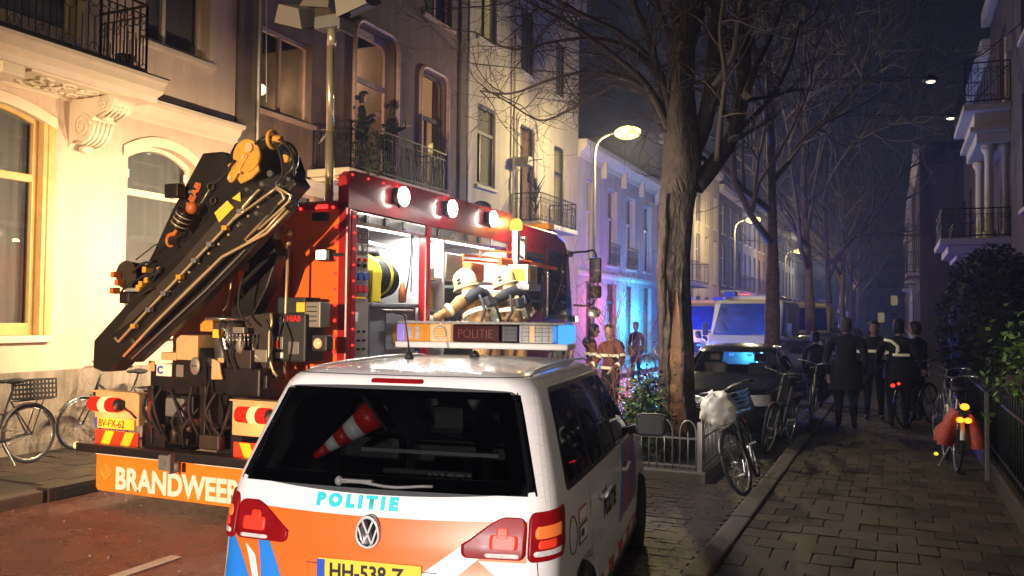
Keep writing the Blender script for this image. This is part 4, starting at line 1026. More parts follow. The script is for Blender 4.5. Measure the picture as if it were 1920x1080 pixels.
# side glazing, seams, handles, lettering and stripes
for sg in (1, -1):
    U = lambda y, z: sh.u_of_y(y, z)
    def win(y0, y1, z0, z1, r, nm, lean0=0, lean1=0, mm='glass_car'):
        f0 = lambda z: sg*U(y0+lean0*(z-z0), z); f1 = lambda z: sg*U(y1+lean1*(z-z0), z)
        q = MB(); sh.patch(q, f0 if sg > 0 else f1, f1 if sg > 0 else f0, z0, z1, r, 12, 12, .0045, 0, None, False)
        return q.build(nm, mm, pc)
    q = MB(); f0 = lambda z: sg*U(.50+.42*(z-1.06), z); f1 = lambda z: sg*U(3.20-1.28*(z-1.06), z)
    sh.patch(q, f0 if sg > 0 else f1, f1 if sg > 0 else f0, 1.055, 1.515, .05, 30, 10, .002, 0, None, False); q.build('window_surround', 'black_paint', pc)
    win(.56, 1.12, 1.085, 1.49, .045, 'quarter_window', .36, 0, 'glass_dark'); win(1.18, 1.98, 1.075, 1.495, .025, 'rear_door_window', 0, 0, 'glass_dark'); win(2.06, 2.92, 1.065, 1.49, .025, 'front_door_window', 0, -1.0, 'glass_dark'); 
    q = MB()
    for y0, z0, z1 in ((2.02, .32, 1.06), (1.02, .62, 1.07), (3.08, .36, 1.03)): sh.line(q, [(sg*U(y0+(.0 if z0 != .62 else .16*max(0, .95-(z0+(z1-z0)*i/12))), z0+(z1-z0)*i/12), z0+(z1-z0)*i/12) for i in range(13)], .006, .003)
    sh.line(q, [(sg*U(1.2+1.85*i/16, .34), .34) for i in range(17)], .006, .003); q.build('door_seam', 'grey_plastic', pc)
    q = MB()
    for y0 in (1.30, 2.22):
        a = sh.sy(y0, .93, .03, sg); b_ = sh.sy(y0+.2, .94, .03, sg); q.tube([sh.sy(y0-.01, .93, 0, sg), a, b_, sh.sy(y0+.22, .94, 0, sg)], .014, 8)
    q.build('door_handle', 'police_white', pc)
    q = MB(); f0 = sg*U(.62, .86); 
    q.tube([sh.pt(sg*U(.56+.09*math.cos(a), .88+.085*math.sin(a)), .88+.085*math.sin(a), .003) for a in [i*math.pi/12 for i in range(25)]], .0035, 4); q.build('fuel_flap', 'grey_plastic', pc)
    # stripes: red/orange and blue diagonals on the front door and wing
    q = MB()
    for i, (mm) in enumerate((0, 1, 0, 1, 0, 1, 0)):
        y0 = 2.05+.16*i
        P = [(sg*U(y0+.0, .60), .60), (sg*U(y0+.13, .60), .60), (sg*U(y0+.13+.28, 1.03), 1.03), (sg*U(y0+.28, 1.03), 1.03)]
        poly_patch(q, P, .0024, i % 2)
    q.build('door_stripe', ['police_blue', 'foil_red'], pc)
    for i in range(10):
        y0 = .98+.205*i
        q = MB(); a, b_ = sg*U(y0, .45), sg*U(y0+.195, .45); sh.patch(q, min(a, b_), max(a, b_), .385, .455, 0, 3, 2, .0035, 0, None, False); q.build('sill_square', 'foil_red' if i % 2 else 'foil_white', pc)
    q = MB(); sh.patch(q, *(sorted((sg*U(1.1, .38), sg*U(3.1, .38)))), .30, .375, .02, 30, 5, .016); q.build('sill_trim', 'black_plastic', pc)
    u0_ = U(1.42, .80) if sg > 0 else -U(2.02, .80)
    shell_text('POLITIE', .15, u0_, .78, 'letter_black', 'door_lettering', .006, .95)
    # sticker on the rear wing
    if sg > 0:
        q = MB(); sh.patch(q, U(.70, .88), U(.90, .88), .80, .895, 0, 3, 3, .003, 1, None, False); sh.patch(q, U(.71, .85), U(.89, .85), .81, .885, 0, 3, 3, .004, 0, None, False)
        sh.patch(q, U(.70, .94), U(.90, .94), .905, .965, 0, 3, 3, .003, 2, None, False); sh.patch(q, U(.71, .93), U(.89, .93), .912, .958, 0, 3, 3, .004, 0, None, False)
        st_ = q.build('wing_sticker', ['foil_white', 'letter_black', 'foil_red'], pc)
        a_ = sh.sy(.725, .835, .006); text('112', .05, frame(a_, sh.sy(.88, .835)-sh.sy(.725, .835), (sh.sy(.725, .88)-sh.sy(.725, .835))), 'letter_black', st_, False)
    # mirror
    mb_ = MB(); base = sh.sy(2.84, 1.06, 0, sg); hd_ = base+Vector((sg*.165, .0, .045))
    mb_.bar(base, hd_-Vector((sg*.05, 0, .01)), .06, .05); mr = mb_.build('mirror', 'black_plastic', pc)
    k_ = MB(); c_ = hd_+Vector((0, .02, 0)); k_.bevbox(c_.x-.115, c_.x+.115, c_.y-.055, c_.y+.055, c_.z-.075, c_.z+.075, .042); k_.build('mirror_shell', 'black_paint', mr)
    g_ = MB(); g_.bevbox(hd_.x-.095, hd_.x+.095, hd_.y-.043, hd_.y-.036, hd_.z-.058, hd_.z+.058, .003); g_.build('mirror_glass', 'mirror_dark', mr)
    # roof rail
    rr_ = MB(); pts = [Vector((sg*(.615-.0*t), .62+1.75*t, 1.588+.022*math.sin(math.pi*t)**.5)) for t in [i/14 for i in range(15)]]; rr_.tube(pts, .010, 6); rr_.build('roof_rail', 'police_white', pc)
    for i in range(20):
        q = MB(); y0 = .55+.09*i; q.add([sh.pt(sg*sh.u_of_y(y0, 1.535), 1.535, .003), sh.pt(sg*sh.u_of_y(y0+.082, 1.535), 1.535, .003), sh.pt(sg*sh.u_of_y(y0+.082, 1.558), 1.558, .003), sh.pt(sg*sh.u_of_y(y0, 1.558), 1.558, .003)], [(0, 1, 2, 3)])
        q.build('reflective_square', 'foil_white', pc)
    for y in (.86, 3.54): wheel(pc, sg*.80, y, .32, .21, sg)
# windscreen and bonnet seam, headlamps (front)
ov('windscreen', 'glass_dark', lambda q: sh.patch(q, lambda z: sh.outline(z)[1][-1]-.60+.10*(z-1.1), lambda z: sh.outline(z)[1][-1]-1e-3, 1.06, 1.50, .03, 14, 10, .006, 0, None, False))
ov('windscreen', 'glass_dark', lambda q: sh.patch(q, lambda z: -(sh.outline(z)[1][-1]-1e-3), lambda z: -(sh.outline(z)[1][-1]-.60+.10*(z-1.1)), 1.06, 1.50, .03, 14, 10, .006, 0, None, False))
for sg in (1, -1):
    L_ = lambda z, a: sh.outline(z)[1][-1]-a
    q = MB(); f0 = lambda z: sg*L_(z, .86); f1 = lambda z: sg*L_(z, .46); sh.patch(q, f0 if sg > 0 else f1, f1 if sg > 0 else f0, .66, .80, .03, 10, 8, .008); q.build('headlight', 'lens_clear', pc)
# light bar
lbz = 1.70; LB = empty('light_bar', (0, 1.92, 0)); LB.parent = pc
MB().bevbox(-.60, .60, -.15, .15, lbz-.03, lbz+.012, .012).build('bar_base', 'foil_white', LB)
for x in (-.52, .52): MB().bar((x, 0, 1.635), (x, 0, lbz-.02), .05, .10).build('bar_foot', 'black_plastic', LB)
MB().bevbox(-.585, .585, -.14, .14, lbz+.135, lbz+.150, .006).build('bar_lid', 'lens_clear', LB)
glass_mat('lens_dome', (.92, .88, .84), .10, .06)
segs = [(-.595, -.535, 'violet_lens'), (-.53, -.36, 'amber_panel'), (-.355, -.205, 'amber_lamp'), (-.19, .135, 'sign'), (.145, .26, 'dark_mod'), (.27, .50, 'clear_mod'), (.53, .60, 'blue_mod')]
mat('violet_lens', (.35, .25, .7), .15, coat=.5, emit=(.35, .25, .9), es=.35)
mat('amber_lens', (.85, .33, .04), .15, coat=.6, emit=(1, .38, .05), es=.18, var=.25, vscale=30)
mat('amber_light', (.85, .45, .18), .15, coat=.6, emit=(1, .6, .28), es=.40, var=.25, vscale=26)
mat('sign_dark', (.06, .008, .008), .2, coat=.5); mat('led_dim', (.22, .02, .015), .4, emit=(1, .05, .03), es=.03)
for a, b_, k in segs:
    mm = dict(violet_lens='violet_lens', amber_panel='amber_lens', amber_lamp='amber_light', sign='sign_dark', dark_mod='black_paint', clear_mod='lens_clear', blue_mod='beacon_blue')[k]
    sgm = MB().bevbox(a, b_, -.135, .135, lbz+.014, lbz+.132, .012).build('lens_module', mm, LB)
    if k == 'amber_panel':
        for i in range(3): MB().box(a+.02+.055*i, a+.05+.055*i, -.139, -.1355, lbz+.03, lbz+.115).build('lens_rib', 'lens_clear' if i != 2 else 'amber_lens', sgm)
    if k == 'amber_lamp':
        MB().torus(((a+b_)/2, -.137, lbz+.073), .045, .006, 20, 6, 'Y').build('lens_ring', 'lens_clear', sgm)
        for i in range(4): MB().box(a+.04, b_-.04, -.139, -.1355, lbz+.045+i*.017, lbz+.052+i*.017).build('lens_rib', 'amber_lens', sgm)
    if k == 'sign':
        text('POLITIE', .085, frame((a+.035, -.1365, lbz+.042), (1, 0, 0), (0, 0, 1)), 'led_dim', sgm, False, bold=-.002, sx=.85, name='sign_lettering')
    if k in ('dark_mod', 'clear_mod'):
        for i in range(4): MB().box(a+.012, b_-.012, -.1385, -.1355, lbz+.03+i*.027, lbz+.033+i*.027).build('lens_rib', 'grey_plastic', sgm)
        for i in range(5 if k == 'clear_mod' else 3): MB().box(a+.02+i*.045, a+.023+i*.045, -.1386, -.1354, lbz+.02, lbz+.125).build('lens_rib', 'grey_plastic', sgm)
    if k == 'clear_mod': MB().bevbox(a+.075, a+.105, -.141, -.135, lbz+.02, lbz+.125, .002).build('amber_strip', 'amber_light', sgm)
an = MB(); an.lathe([(.028, 0), (.024, .02), (.006, .05)], (-.19, 1.0, 1.635), 12); an.tube([(-.19, 1.0, 1.68), (-.215, 1.02, 1.80), (-.235, 1.03, 1.885), (-.262, 1.03, 1.90), (-.29, 1.03, 1.90)], [.006, .004, .004, .005, .004], 6); an.build('antenna', 'black_plastic', pc)
MB().lathe([(.032, 0), (.030, .018), (.012, .035), (.001, .04)], (.10, 1.35, 1.640), 14).build('antenna_puck', 'black_plastic', pc)

ZK = [(0, 0), (.5, .485), (.715, .68), (.942, .912), (1.03, 1.045), (1.10, 1.130), (1.515, 1.572), (1.64, 1.69), (2.2, 2.25)]
def zmap(z):
    for (a, A), (b_, B) in zip(ZK[:-1], ZK[1:]):
        if z <= b_: return A+(z-a)/(b_-a)*(B-A)
    return z
done = set()
def remap(o):
    for ch in o.children:
        if ch.type == 'MESH' and ch.data.name not in done and not ch.name.startswith(('tyre', 'rim')):
            done.add(ch.data.name)
            for v in ch.data.vertices: v.co.z = zmap(v.co.z)
        if not ch.name.startswith('tyre'): remap(ch)
remap(pc)
# ================================================================== FIRE ENGINE WITH LOADING CRANE
FT = empty('fire_engine', (-6.13, 7.0, 0), label='red fire engine with folded black loading crane at its rear and open lockers', cat='fire engine')
XL, XRt = -7.33, -4.93
B = lambda name, mm, fn, par=FT, **k: (lambda q: (fn(q), q.build(name, mm, par, True, **k))[1])(MB())
# chassis and wheels
B('chassis', 'black_paint', lambda q: [q.box(-6.75, -6.45, 6.2, 13.3, .55, .85), q.box(-5.80, -5.50, 6.2, 13.3, .55, .85), q.box(-6.9, -5.4, 7.2, 12, .6, .95)])
for y in (8.6, 12.3):
    for sx in (1, -1):
        x = -6.13+sx*1.02
        q = MB(); q.lathe([(.30, -.15), (.48, -.15), (.52, -.11), (.52, .11), (.48, .15), (.30, .15)], (x, y, .52), 32, 0, None, True, 'X'); ty = q.build('tyre', 'rubber', FT, True)
        q = MB(); q.lathe([(.05, .10*sx), (.20, .08*sx), (.30, .14*sx), (.31, .10*sx)], (x, y, .52), 24, 0, None, True, 'X'); q.build('rim', 'grey_plastic', ty, True)
# body: rear face, left face, roof, front bulkhead, right frame round the lockers
Z0, ZB, ZT = .95, 3.06, 3.37
rf_ = B('rear_panel', 'red_paint', lambda q: q.bevbox(XL+.12, XRt-.0, 7.0, 7.06, Z0, ZB, .02))
B('orange_panel', 'orange_foil', lambda q: [q.box(-6.3, -5.03, 6.994, 6.999, 1.15, 2.98)], rf_)
B('panel_seam', 'red_paint', lambda q: [q.box(-5.70, -5.68, 6.985, 6.9935, 1.15, 2.6), q.box(-5.60, -5.59, 6.985, 6.9935, 1.15, 2.6)], rf_)
B('left_panel', 'red_paint', lambda q: q.bevbox(XL+.12, XL+.17, 7.061, 10.95, Z0, ZB, .01))
B('body_roof', 'red_paint', lambda q: q.bevbox(XL+.171, XRt-.121, 7.061, 10.95, 3.0, ZB+.02, .01))
B('floor', 'grey_cab', lambda q: q.box(XL+.172, XRt-.05, 7.061, 10.94, 1.0, 1.06))
B('front_bulkhead', 'white_in', lambda q: q.box(XL+.172, XRt-.02, 10.86, 10.949, 1.061, 2.999))
for sgn, xx in ((1, XRt),):
    fn = lambda q: q.prism([(7.0, 2.99), (10.95, 2.95), (10.95, ZT), (7.08, ZT), (7.0, ZT-.06)], lambda a, b: (xx-sgn*.12, a, b), lambda a, b: (xx+sgn*.004, a, b))
    cn = B('side_canopy', 'red_paint', fn)
B('rear_post', 'red_paint', lambda q: q.bevbox(XRt-.13, XRt, 7.061, 7.16, Z0, 2.98, .012))
B('middle_post', 'red_paint', lambda q: q.bevbox(XRt-.10, XRt, 8.55, 8.66, Z0, 2.98, .012))
B('front_post', 'red_paint', lambda q: q.bevbox(XRt-.10, XRt, 10.80, 10.95, Z0, 2.98, .012))
# locker interior
B('locker_back', 'white_in', lambda q: q.box(-6.16, -6.12, 7.07, 10.85, 1.061, 2.99))
B('locker_ceiling', 'white_in', lambda q: q.box(-6.11, XRt-.13, 7.07, 10.85, 2.90, 2.94))
B('locker_divider', 'white_in', lambda q: q.box(-6.11, XRt-.11, 8.57, 8.64, 1.061, 2.89))
# roller shutter boxes with rollers
for a, b_ in ((7.17, 8.54), (8.67, 10.79)):
    s_ = B('shutter_housing', 'alu', lambda q: [q.bevbox(XRt-.11, XRt-.005, a, b_, 2.86, 2.975, .02), q.cyl((XRt-.04, a+.01, 2.875), (XRt-.04, b_-.01, 2.875), .035, None, 10)])
    n = int((b_-a)/.36)
    for i in range(n): B('shutter_clip', 'grey_plastic', lambda q: q.bevbox(XRt-.02, XRt+.02, a+.12+.36*i, a+.18+.36*i, 2.87, 2.955, .006), s_)
    B('strip_light', 'strip_white', lambda q: q.bevbox(XRt-.22, XRt-.17, a+.06, b_-.06, 2.845, 2.875, .005))
lamp('locker_light', 'AREA', (XRt-.24, 7.85, 2.835), 34, (1, .97, .90), 1.3, (XRt-.35, 7.85, 2.0), sy=.08).rotation_euler = (0, 0, R_(90))
lamp('locker_light', 'AREA', (XRt-.24, 9.72, 2.835), 60, (1, .97, .90), 2.0, (XRt-.35, 9.72, 2.0), sy=.08).rotation_euler = (0, 0, R_(90))
# electric panel beside the rear post: meters, switches, sockets
ep = B('electric_panel', 'alu', lambda q: [q.bevbox(XRt-.16, XRt-.10, 7.17, 7.52, 2.12, 2.84, .008)])
B('control_panel', 'alu', lambda q: q.bevbox(XRt-.14, XRt-.09, 7.17, 7.52, 1.35, 2.10, .008))
xp = XRt-.10
for r, n, z in ((0, 3, 2.74), (1, 3, 2.62)):
    for i in range(n): B('meter', 'foil_white', lambda q: [q.bevbox(xp, xp+.012, 7.19+.105*i, 7.28+.105*i, z-.045, z+.045, .004)], ep)
    for i in range(n): B('meter_rim', 'letter_black', lambda q: [q.box(xp+.0125, xp+.015, 7.20+.105*i, 7.27+.105*i, z-.035, z-.028), q.box(xp+.0125, xp+.015, 7.20+.105*i, 7.27+.105*i, z+.028, z+.035), q.box(xp+.0125, xp+.015, 7.20+.105*i, 7.206+.105*i, z-.03, z+.03), q.box(xp+.0125, xp+.015, 7.264+.105*i, 7.27+.105*i, z-.03, z+.03)], ep)
mat('sock_blue', (.03, .08, .30), .4); mat('sock_red', (.50, .02, .03), .4)
for r, z, mm in ((0, 2.50, 'cone_red'), (1, 2.44, 'black_plastic')):
    for i in range(3): B('switch', mm, lambda q: q.cyl((xp, 7.235+.105*i, z), (xp+.03, 7.235+.105*i, z), .020, None, 10), ep)
for z, mm in ((2.33, 'sock_blue'), (2.20, 'sock_red')):
    for i in range(3): B('socket', mm, lambda q: [q.cyl((xp, 7.235+.105*i, z), (xp+.035, 7.235+.105*i, z), .043, .040, 16)], ep)
B('display', 'foil_white', lambda q: q.bevbox(xp+.011, xp+.02, 7.22, 7.32, 1.86, 1.96, .004), ep)
for i in range(9): B('control_knob', 'letter_black', lambda q: q.cyl((xp+.01, 7.22+.10*(i % 3), 1.76-.09*(i//3)), (xp+.04, 7.22+.10*(i % 3), 1.76-.09*(i//3)), .014, None, 8), ep)
# lower cabinet with hose reel on top
cbn = B('reel_cabinet', 'grey_cab', lambda q: [q.bevbox(-5.75, XRt-.10, 7.56, 8.50, 1.061, 2.02, .012), q.bevbox(-5.76, XRt-.07, 7.55, 8.52, 2.02, 2.06, .006)])
for z0_, z1_ in ((1.12, 1.50), (1.55, 1.96)):
    B('cabinet_door', 'grey_cab', lambda q: q.bevbox(XRt-.10, XRt-.085, 7.85, 8.28, z0_, z1_, .01), cbn)
    B('door_label', 'crane_yellow', lambda q: q.box(XRt-.0845, XRt-.08, 7.98, 8.20, z0_+.08, z0_+.27), cbn)
B('hand_rail', 'alu', lambda q: q.tube([(XRt-.08, 7.75, 1.99), (XRt-.05, 7.76, 1.985), (XRt-.05, 8.36, 1.985), (XRt-.08, 8.37, 1.99)], .010, 6), cbn)
mat('reel_yellow', (.85, .68, .04), .4, var=.1)
rc = Vector((-5.32, 8.0, 2.36))
B('reel_stand', 'reel_yellow', lambda q: [q.bevbox(rc.x-.1, rc.x+.27, 7.60, 7.64, 2.065, 2.42, .01), q.bevbox(rc.x+.20, rc.x+.27, 7.60, 7.80, 2.065, 2.40, .01), q.bevbox(rc.x-.1, rc.x+.25, 7.58, 7.82, 2.38, 2.42, .01)])
reel = B('reel_flange', 'reel_yellow', lambda q: [q.torus((rc.x, 7.86, rc.z), .215, .022, 32, 8, 'Y'), q.lathe([(.0001, 0), (.20, .0), (.20, .02), (.0001, .02)], (rc.x, 7.85, rc.z), 28, 0, None, False, 'Y')])
B('reel_flange', 'reel_yellow', lambda q: q.torus((rc.x, 8.12, rc.z), .205, .020, 32, 8, 'Y'))
for k in range(5): B('hose_coil', 'rubber', lambda q: q.torus((rc.x, 7.91+.045*k, rc.z), .185-.006*(k % 2), .024, 28, 8, 'Y'), reel)
for k in range(4): B('hose_coil', 'rubber', lambda q: q.torus((rc.x-.02, 8.19+.045*k, rc.z-.03), .20-.01*k, .022, 28, 8, 'Y'), reel)
B('hose_coupling', 'hook_orange', lambda q: q.lathe([(.03, 0), (.045, .02), (.045, .15), (.03, .18), (.02, .24)], (-5.14, 8.38, 2.07), 12))
B('drag_rope', 'rubber', lambda q: [q.tube(crv([(-5.1, 8.50, 2.86), (-5.09, 8.46, 2.5), (-5.1, 8.40, 2.2), (-5.12, 8.37, 2.08)], 5), .010, 5), q.tube([(-5.09, 8.52, 2.86), (-5.08, 8.47, 2.2)], .008, 5)])
B('hose_bag', 'hook_orange', lambda q: q.ball((-5.7, 7.95, 2.66), .2, 14, 0, (1, 2.0, .6)))
B('hand_lamp', 'grey_plastic', lambda q: [q.ball((-5.5, 8.25, 2.60), .11, 12, 0, (1, 1.2, 1)), q.bar((-5.3, 7.7, 2.74), (-5.3, 8.4, 2.70), .04)])
# second locker: shelves, boxes and gear
for y0, y1 in ((8.70, 9.22), (9.28, 10.75)):
    for z in (1.55, 1.98, 2.36): B('shelf', 'alu', lambda q: q.box(-6.1, XRt-.16, y0, y1, z, z+.03))
B('shelf_wall', 'white_in', lambda q: [q.box(-6.1, XRt-.15, 9.23, 9.27, 1.07, 2.89)])
gear = [('yellow_case', 'reel_yellow', 8.73, 8.82, 2.01, 2.30), ('white_case', 'foil_white', 8.85, 9.05, 2.01, 2.25), ('yellow_case', 'reel_yellow', 9.07, 9.19, 2.01, 2.28), ('tool_box', 'grey_cab', 8.74, 9.18, 1.58, 1.80), ('white_case', 'foil_white', 8.74, 9.16, 2.39, 2.52), ('red_case', 'cone_red', 8.72, 8.86, 2.54, 2.80),
        ('document_box', 'foil_white', 9.4, 9.85, 2.39, 2.72), ('yellow_case', 'reel_yellow', 9.62, 9.84, 2.40, 2.60), ('black_pump', 'black_plastic', 9.35, 10.0, 2.02, 2.28), ('silver_case', 'alu', 10.1, 10.6, 2.02, 2.30), ('orange_case', 'hook_orange', 10.15, 10.55, 2.40, 2.65), ('red_case', 'cone_red', 9.4, 9.9, 1.6, 1.85), ('black_pump', 'black_plastic', 10.05, 10.5, 1.60, 1.86)]
for k, (nm, mm, a, b_, z0_, z1_) in enumerate(gear):
    x1 = XRt-.2-.03*(k % 3); B(nm, mm, lambda q: [q.bevbox(x1-.3, x1, a, b_, z0_, z1_, .012), q.box(x1, x1+.004, a+.03, b_-.03, z1_-.07, z1_-.03)])
# work lamps along the canopy
for sgn, xx, ys in ((1, XRt, (7.87, 8.98, 10.12)), (-1, XL+.12, (8.3, 9.0, 11.2))):
    for y in ys:
        z = 3.21 if sgn > 0 else 3.14
        wl_ = B('work_lamp', 'black_plastic', lambda q: [q.bevbox(min(xx+sgn*.01, xx+sgn*.10), max(xx+sgn*.01, xx+sgn*.10), y-.10, y+.10, z-.09, z+.09, .03), q.bar((xx, y, z-.06), (xx+sgn*.06, y, z-.12), .02)])
        B('lamp_lens', 'lamp_white', lambda q: q.lathe([(.105, .100*sgn), (.105, .112*sgn), (.09, .125*sgn), (.001, .130*sgn)], (xx, y, z), 20, 0, None, True, 'X'), wl_)
        if sgn > 0: lamp('work_light', 'AREA', (xx+.145, y, z), 90, (1, .93, .84), .14, (xx+1.1, y-.15+(1.2 if y > 10 else 0), z-.75))
        else: lamp('work_light', 'AREA', (xx-.145, y, z), {8.3: 170, 9.0: 230, 11.2: 220}[y], (1, .75, .44), .14, (xx-1.2, y+.0, z-.8))
# red marker lights along the edges
ml = [(-5.06, 6.985, 1.1+.155*k) for k in range(12)] + [(-6.9+.20*k, 6.985, 3.00) for k in range(10)]
ml2 = [(XRt+.008, 7.10, 1.15+.16*k) for k in range(12)] + [(XRt+.012, 7.05+.28*k, 3.325) for k in range(14)]
for p in ml: B('marker_light', 'led_red', lambda q: q.ball(p, .017, 8))
for p in ml2[:12]: B('marker_light', 'led_red', lambda q: q.ball(p, .013, 8))
for p in ml2[12:16]: B('marker_light', 'led_red', lambda q: q.ball(p, .013, 8))
for p in ml2[16:]: B('marker_stud', 'cone_red', lambda q: q.ball(p, .012, 8))
B('tail_beacon', 'led_red', lambda q: q.bevbox(-5.28, -5.16, 6.955, 6.985, 2.99, 3.03, .008))
B('reversing_camera', 'black_plastic', lambda q: [q.bevbox(-5.30, -5.14, 6.90, 6.99, 2.86, 2.95, .02), q.box(-5.28, -5.16, 6.895, 6.899, 2.90, 2.92)])
wl_ = B('rear_work_lamp', 'black_plastic', lambda q: [q.bevbox(-5.22, -5.06, 6.88, 6.96, 2.46, 2.58, .02), q.bar((-5.06, 6.93, 2.52), (-4.98, 7.0, 2.53), .03)])
B('lamp_lens', 'lamp_warm', lambda q: q.bevbox(-5.21, -5.10, 6.874, 6.879, 2.475, 2.565, .01), wl_)
# ---- tail: light units, number plate, chevrons, bumper, board
for sx in (-1, 1):
    x0, x1 = (-7.33, -6.73) if sx < 0 else (-5.56, -4.96)
    tu = B('tail_unit', 'cream_plastic', lambda q: [q.bevbox(x0, x1, 6.13, 6.22, .82, 1.14, .012), q.bevbox(x0-.01, x1+.01, 6.10, 6.22, 1.135, 1.15, .004)])
    lx = x0+.02 if sx < 0 else x0+.12
    B('tail_lamp', 'tail_glow', lambda q: [q.cyl((lx, 6.09, 1.02), (lx+.34, 6.09, 1.02), .072, None, 20)], tu)
    B('brake_lamp', 'tail_lit', lambda q: [q.cyl((lx+.15, 6.087, 1.02), (lx+.235, 6.087, 1.02), .077, None, 20)], tu)
    B('lamp_cap', 'black_plastic', lambda q: [q.cyl((lx+.341, 6.09, 1.02), (lx+.40, 6.09, 1.02), .065, .05, 16), q.tube([(lx+.4, 6.09, 1.0), (lx+.5, 6.1, .96), (lx+.56, 6.12, .9)], .010, 6)], tu)
    cv = B('chevron_board', 'foil_red', lambda q: q.bevbox(x0+.05, x1+.03, 6.10, 6.125, .60, .765, .005), tu)
    for k in range(2 if sx < 0 else 1):
        xs = x0+.12+.27*k
        B('chevron', 'foil_yellow', lambda q: q.prism([(xs, .603), (xs+.12, .603), (xs+.20, .762), (xs+.08, .762)] if sx < 0 else [(xs+.08, .603), (xs+.2, .603), (xs+.12, .762), (xs, .762)], lambda a, b: (a, 6.094, b), lambda a, b: (a, 6.0995, b)), cv)
    if sx < 0:
        np_ = B('number_plate', 'plate_yellow', lambda q: q.bevbox(x0+.07, x1-.03, 6.105, 6.125, .785, .885, .004), tu)
        B('euro_band', 'plate_blue', lambda q: q.box(x0+.04, x0+.072, 6.102, 6.124, .785, .885), np_)
        text('BV-FX-62', .105, frame((x0+.085, 6.1035, .80), (1, 0, 0), (0, 0, 1)), 'letter_black', np_, True, bold=.001, sx=.86)
lamp('tail_spill', 'POINT', (-7.10, 5.90, .9), 14, (1, .10, .03), .06); lamp('tail_spill', 'POINT', (-5.25, 5.90, .9), 12, (1, .10, .03), .06)
bmp = B('rear_bumper', 'black_paint', lambda q: q.bevbox(-7.46, -4.88, 6.02, 6.20, .545, .635, .015))
B('side_marker', 'tail_lit', lambda q: q.ball((-7.47, 6.05, .60), .038, 10), bmp)
bd_ = B('underrun_board', 'board_orange', lambda q: q.prism([(-7.25, .20), (-7.22, .17), (-5.03, .17), (-5.0, .20), (-5.0, .53), (-7.25, .53)], lambda a, b: (a, 6.10, b), lambda a, b: (a, 6.125, b)))
B('board_edge', 'foil_white', lambda q: [q.bevbox(-7.25, -6.36, 6.085, 6.13, .525, .545, .004), q.bevbox(-5.95, -5.0, 6.085, 6.13, .525, .545, .004)], bd_)
text('BRANDWEER', .29, frame((-6.985, 6.0965, .212), (1, 0, 0), (0, 0, 1)), 'foil_white', bd_, True, bold=.0115, sx=.90)
em = MB(); ec = Vector((-7.11, 6.0975, .36))
for sg in (-1, 1):
    for k in range(3):
        em.tube([ec+Vector((sg*(.012+.024*k)*math.sin(t*.5)*1.2, 0, -.11+.19*t/6*(1-.12*k)+.02*k)) for t in range(7)], [.007, .010, .010, .009, .008, .006, .003], 4)
em.tube([ec+Vector((.012*math.sin(t*1.1), 0, -.02+.02*t)) for t in range(7)], .006, 4)
em.build('flame_emblem', 'emblem_gold', bd_, True)
th_ = B('tow_hitch', 'grey_plastic', lambda q: [q.bevbox(-6.32, -6.17, 5.99, 6.06, .455, .60, .02), q.box(-6.15, -6.13, 5.96, 6.05, .44, .62), q.cyl((-6.09, 6.0, .46), (-6.09, 6.0, .54), .025, None, 10), q.cyl((-6.25, 5.98, .53), (-6.25, 6.0, .53), .03, None, 14)])
# machinery between the tail units
mc = MB()
mc.box(-6.72, -5.57, 6.35, 6.9, .64, 1.30)
for (x0_, x1_, z0_, z1_, y_) in ((-6.68, -6.60, .66, 1.22, 6.18), (-6.0, -5.93, .66, 1.25, 6.18), (-6.45, -6.12, .92, 1.14, 6.22), (-5.9, -5.62, .66, .88, 6.2), (-6.55, -6.2, .66, .80, 6.24)):
    mc.bevbox(x0_, x1_, y_, 6.4, z0_, z1_, .012)
mc.build('crane_frame', 'crane_black', FT, True)
B('hydraulic_tank', 'grey_plastic', lambda q: [q.bevbox(-6.40, -6.16, 6.14, 6.22, .94, 1.12, .02)])
B('pump_block', 'crane_brown', lambda q: [q.bevbox(-5.95, -5.70, 6.12, 6.22, .66, .80, .02), q.cyl((-6.2, 6.15, .84), (-6.05, 6.15, .84), .035, None, 12), q.cyl((-6.25, 6.13, .70), (-6.25, 6.13, .86), .03, None, 10)])
hs = MB()
for k in range(11):
    a = (rnd.uniform(-6.6, -5.65), 6.16+rnd.random()*.1, rnd.uniform(.66, .8)); b_ = (a[0]+rnd.uniform(-.25, .25), 6.12+rnd.random()*.1, rnd.uniform(1.0, 1.3)); c_ = ((a[0]+b_[0])/2+rnd.uniform(-.15, .15), 6.08, (a[2]+b_[2])/2)
    hs.tube(crv([a, c_, b_], 5), .014, 6)
hs.build('hydraulic_hose', 'rubber', FT, True, kind='stuff')
# ---- CRANE (drawn in its own plane, real thickness)
CR = empty('loading_crane', (0, 0, 0)); CR.parent = FT
CR['kind'] = None if False else 'thing'; del CR['kind']
def crpoly(px, Y, y0, y1): return [(p.x, p.z) for p in (atY(a, b, Y) for a, b in px)]
def plate(name, mm, px, Y, t, par=CR, bev=.012, world=True):
    P = crpoly(px, Y, 0, 0); q = MB(); q.prism(P, lambda a, b: (a, Y, b), lambda a, b: (a, Y+t, b)); o = q.build(name, mm, par, True)
    if bev: m_ = o.modifiers.new('b', 'BEVEL'); m_.width = bev; m_.segments = 2; m_.limit_method = 'ANGLE'
    return o
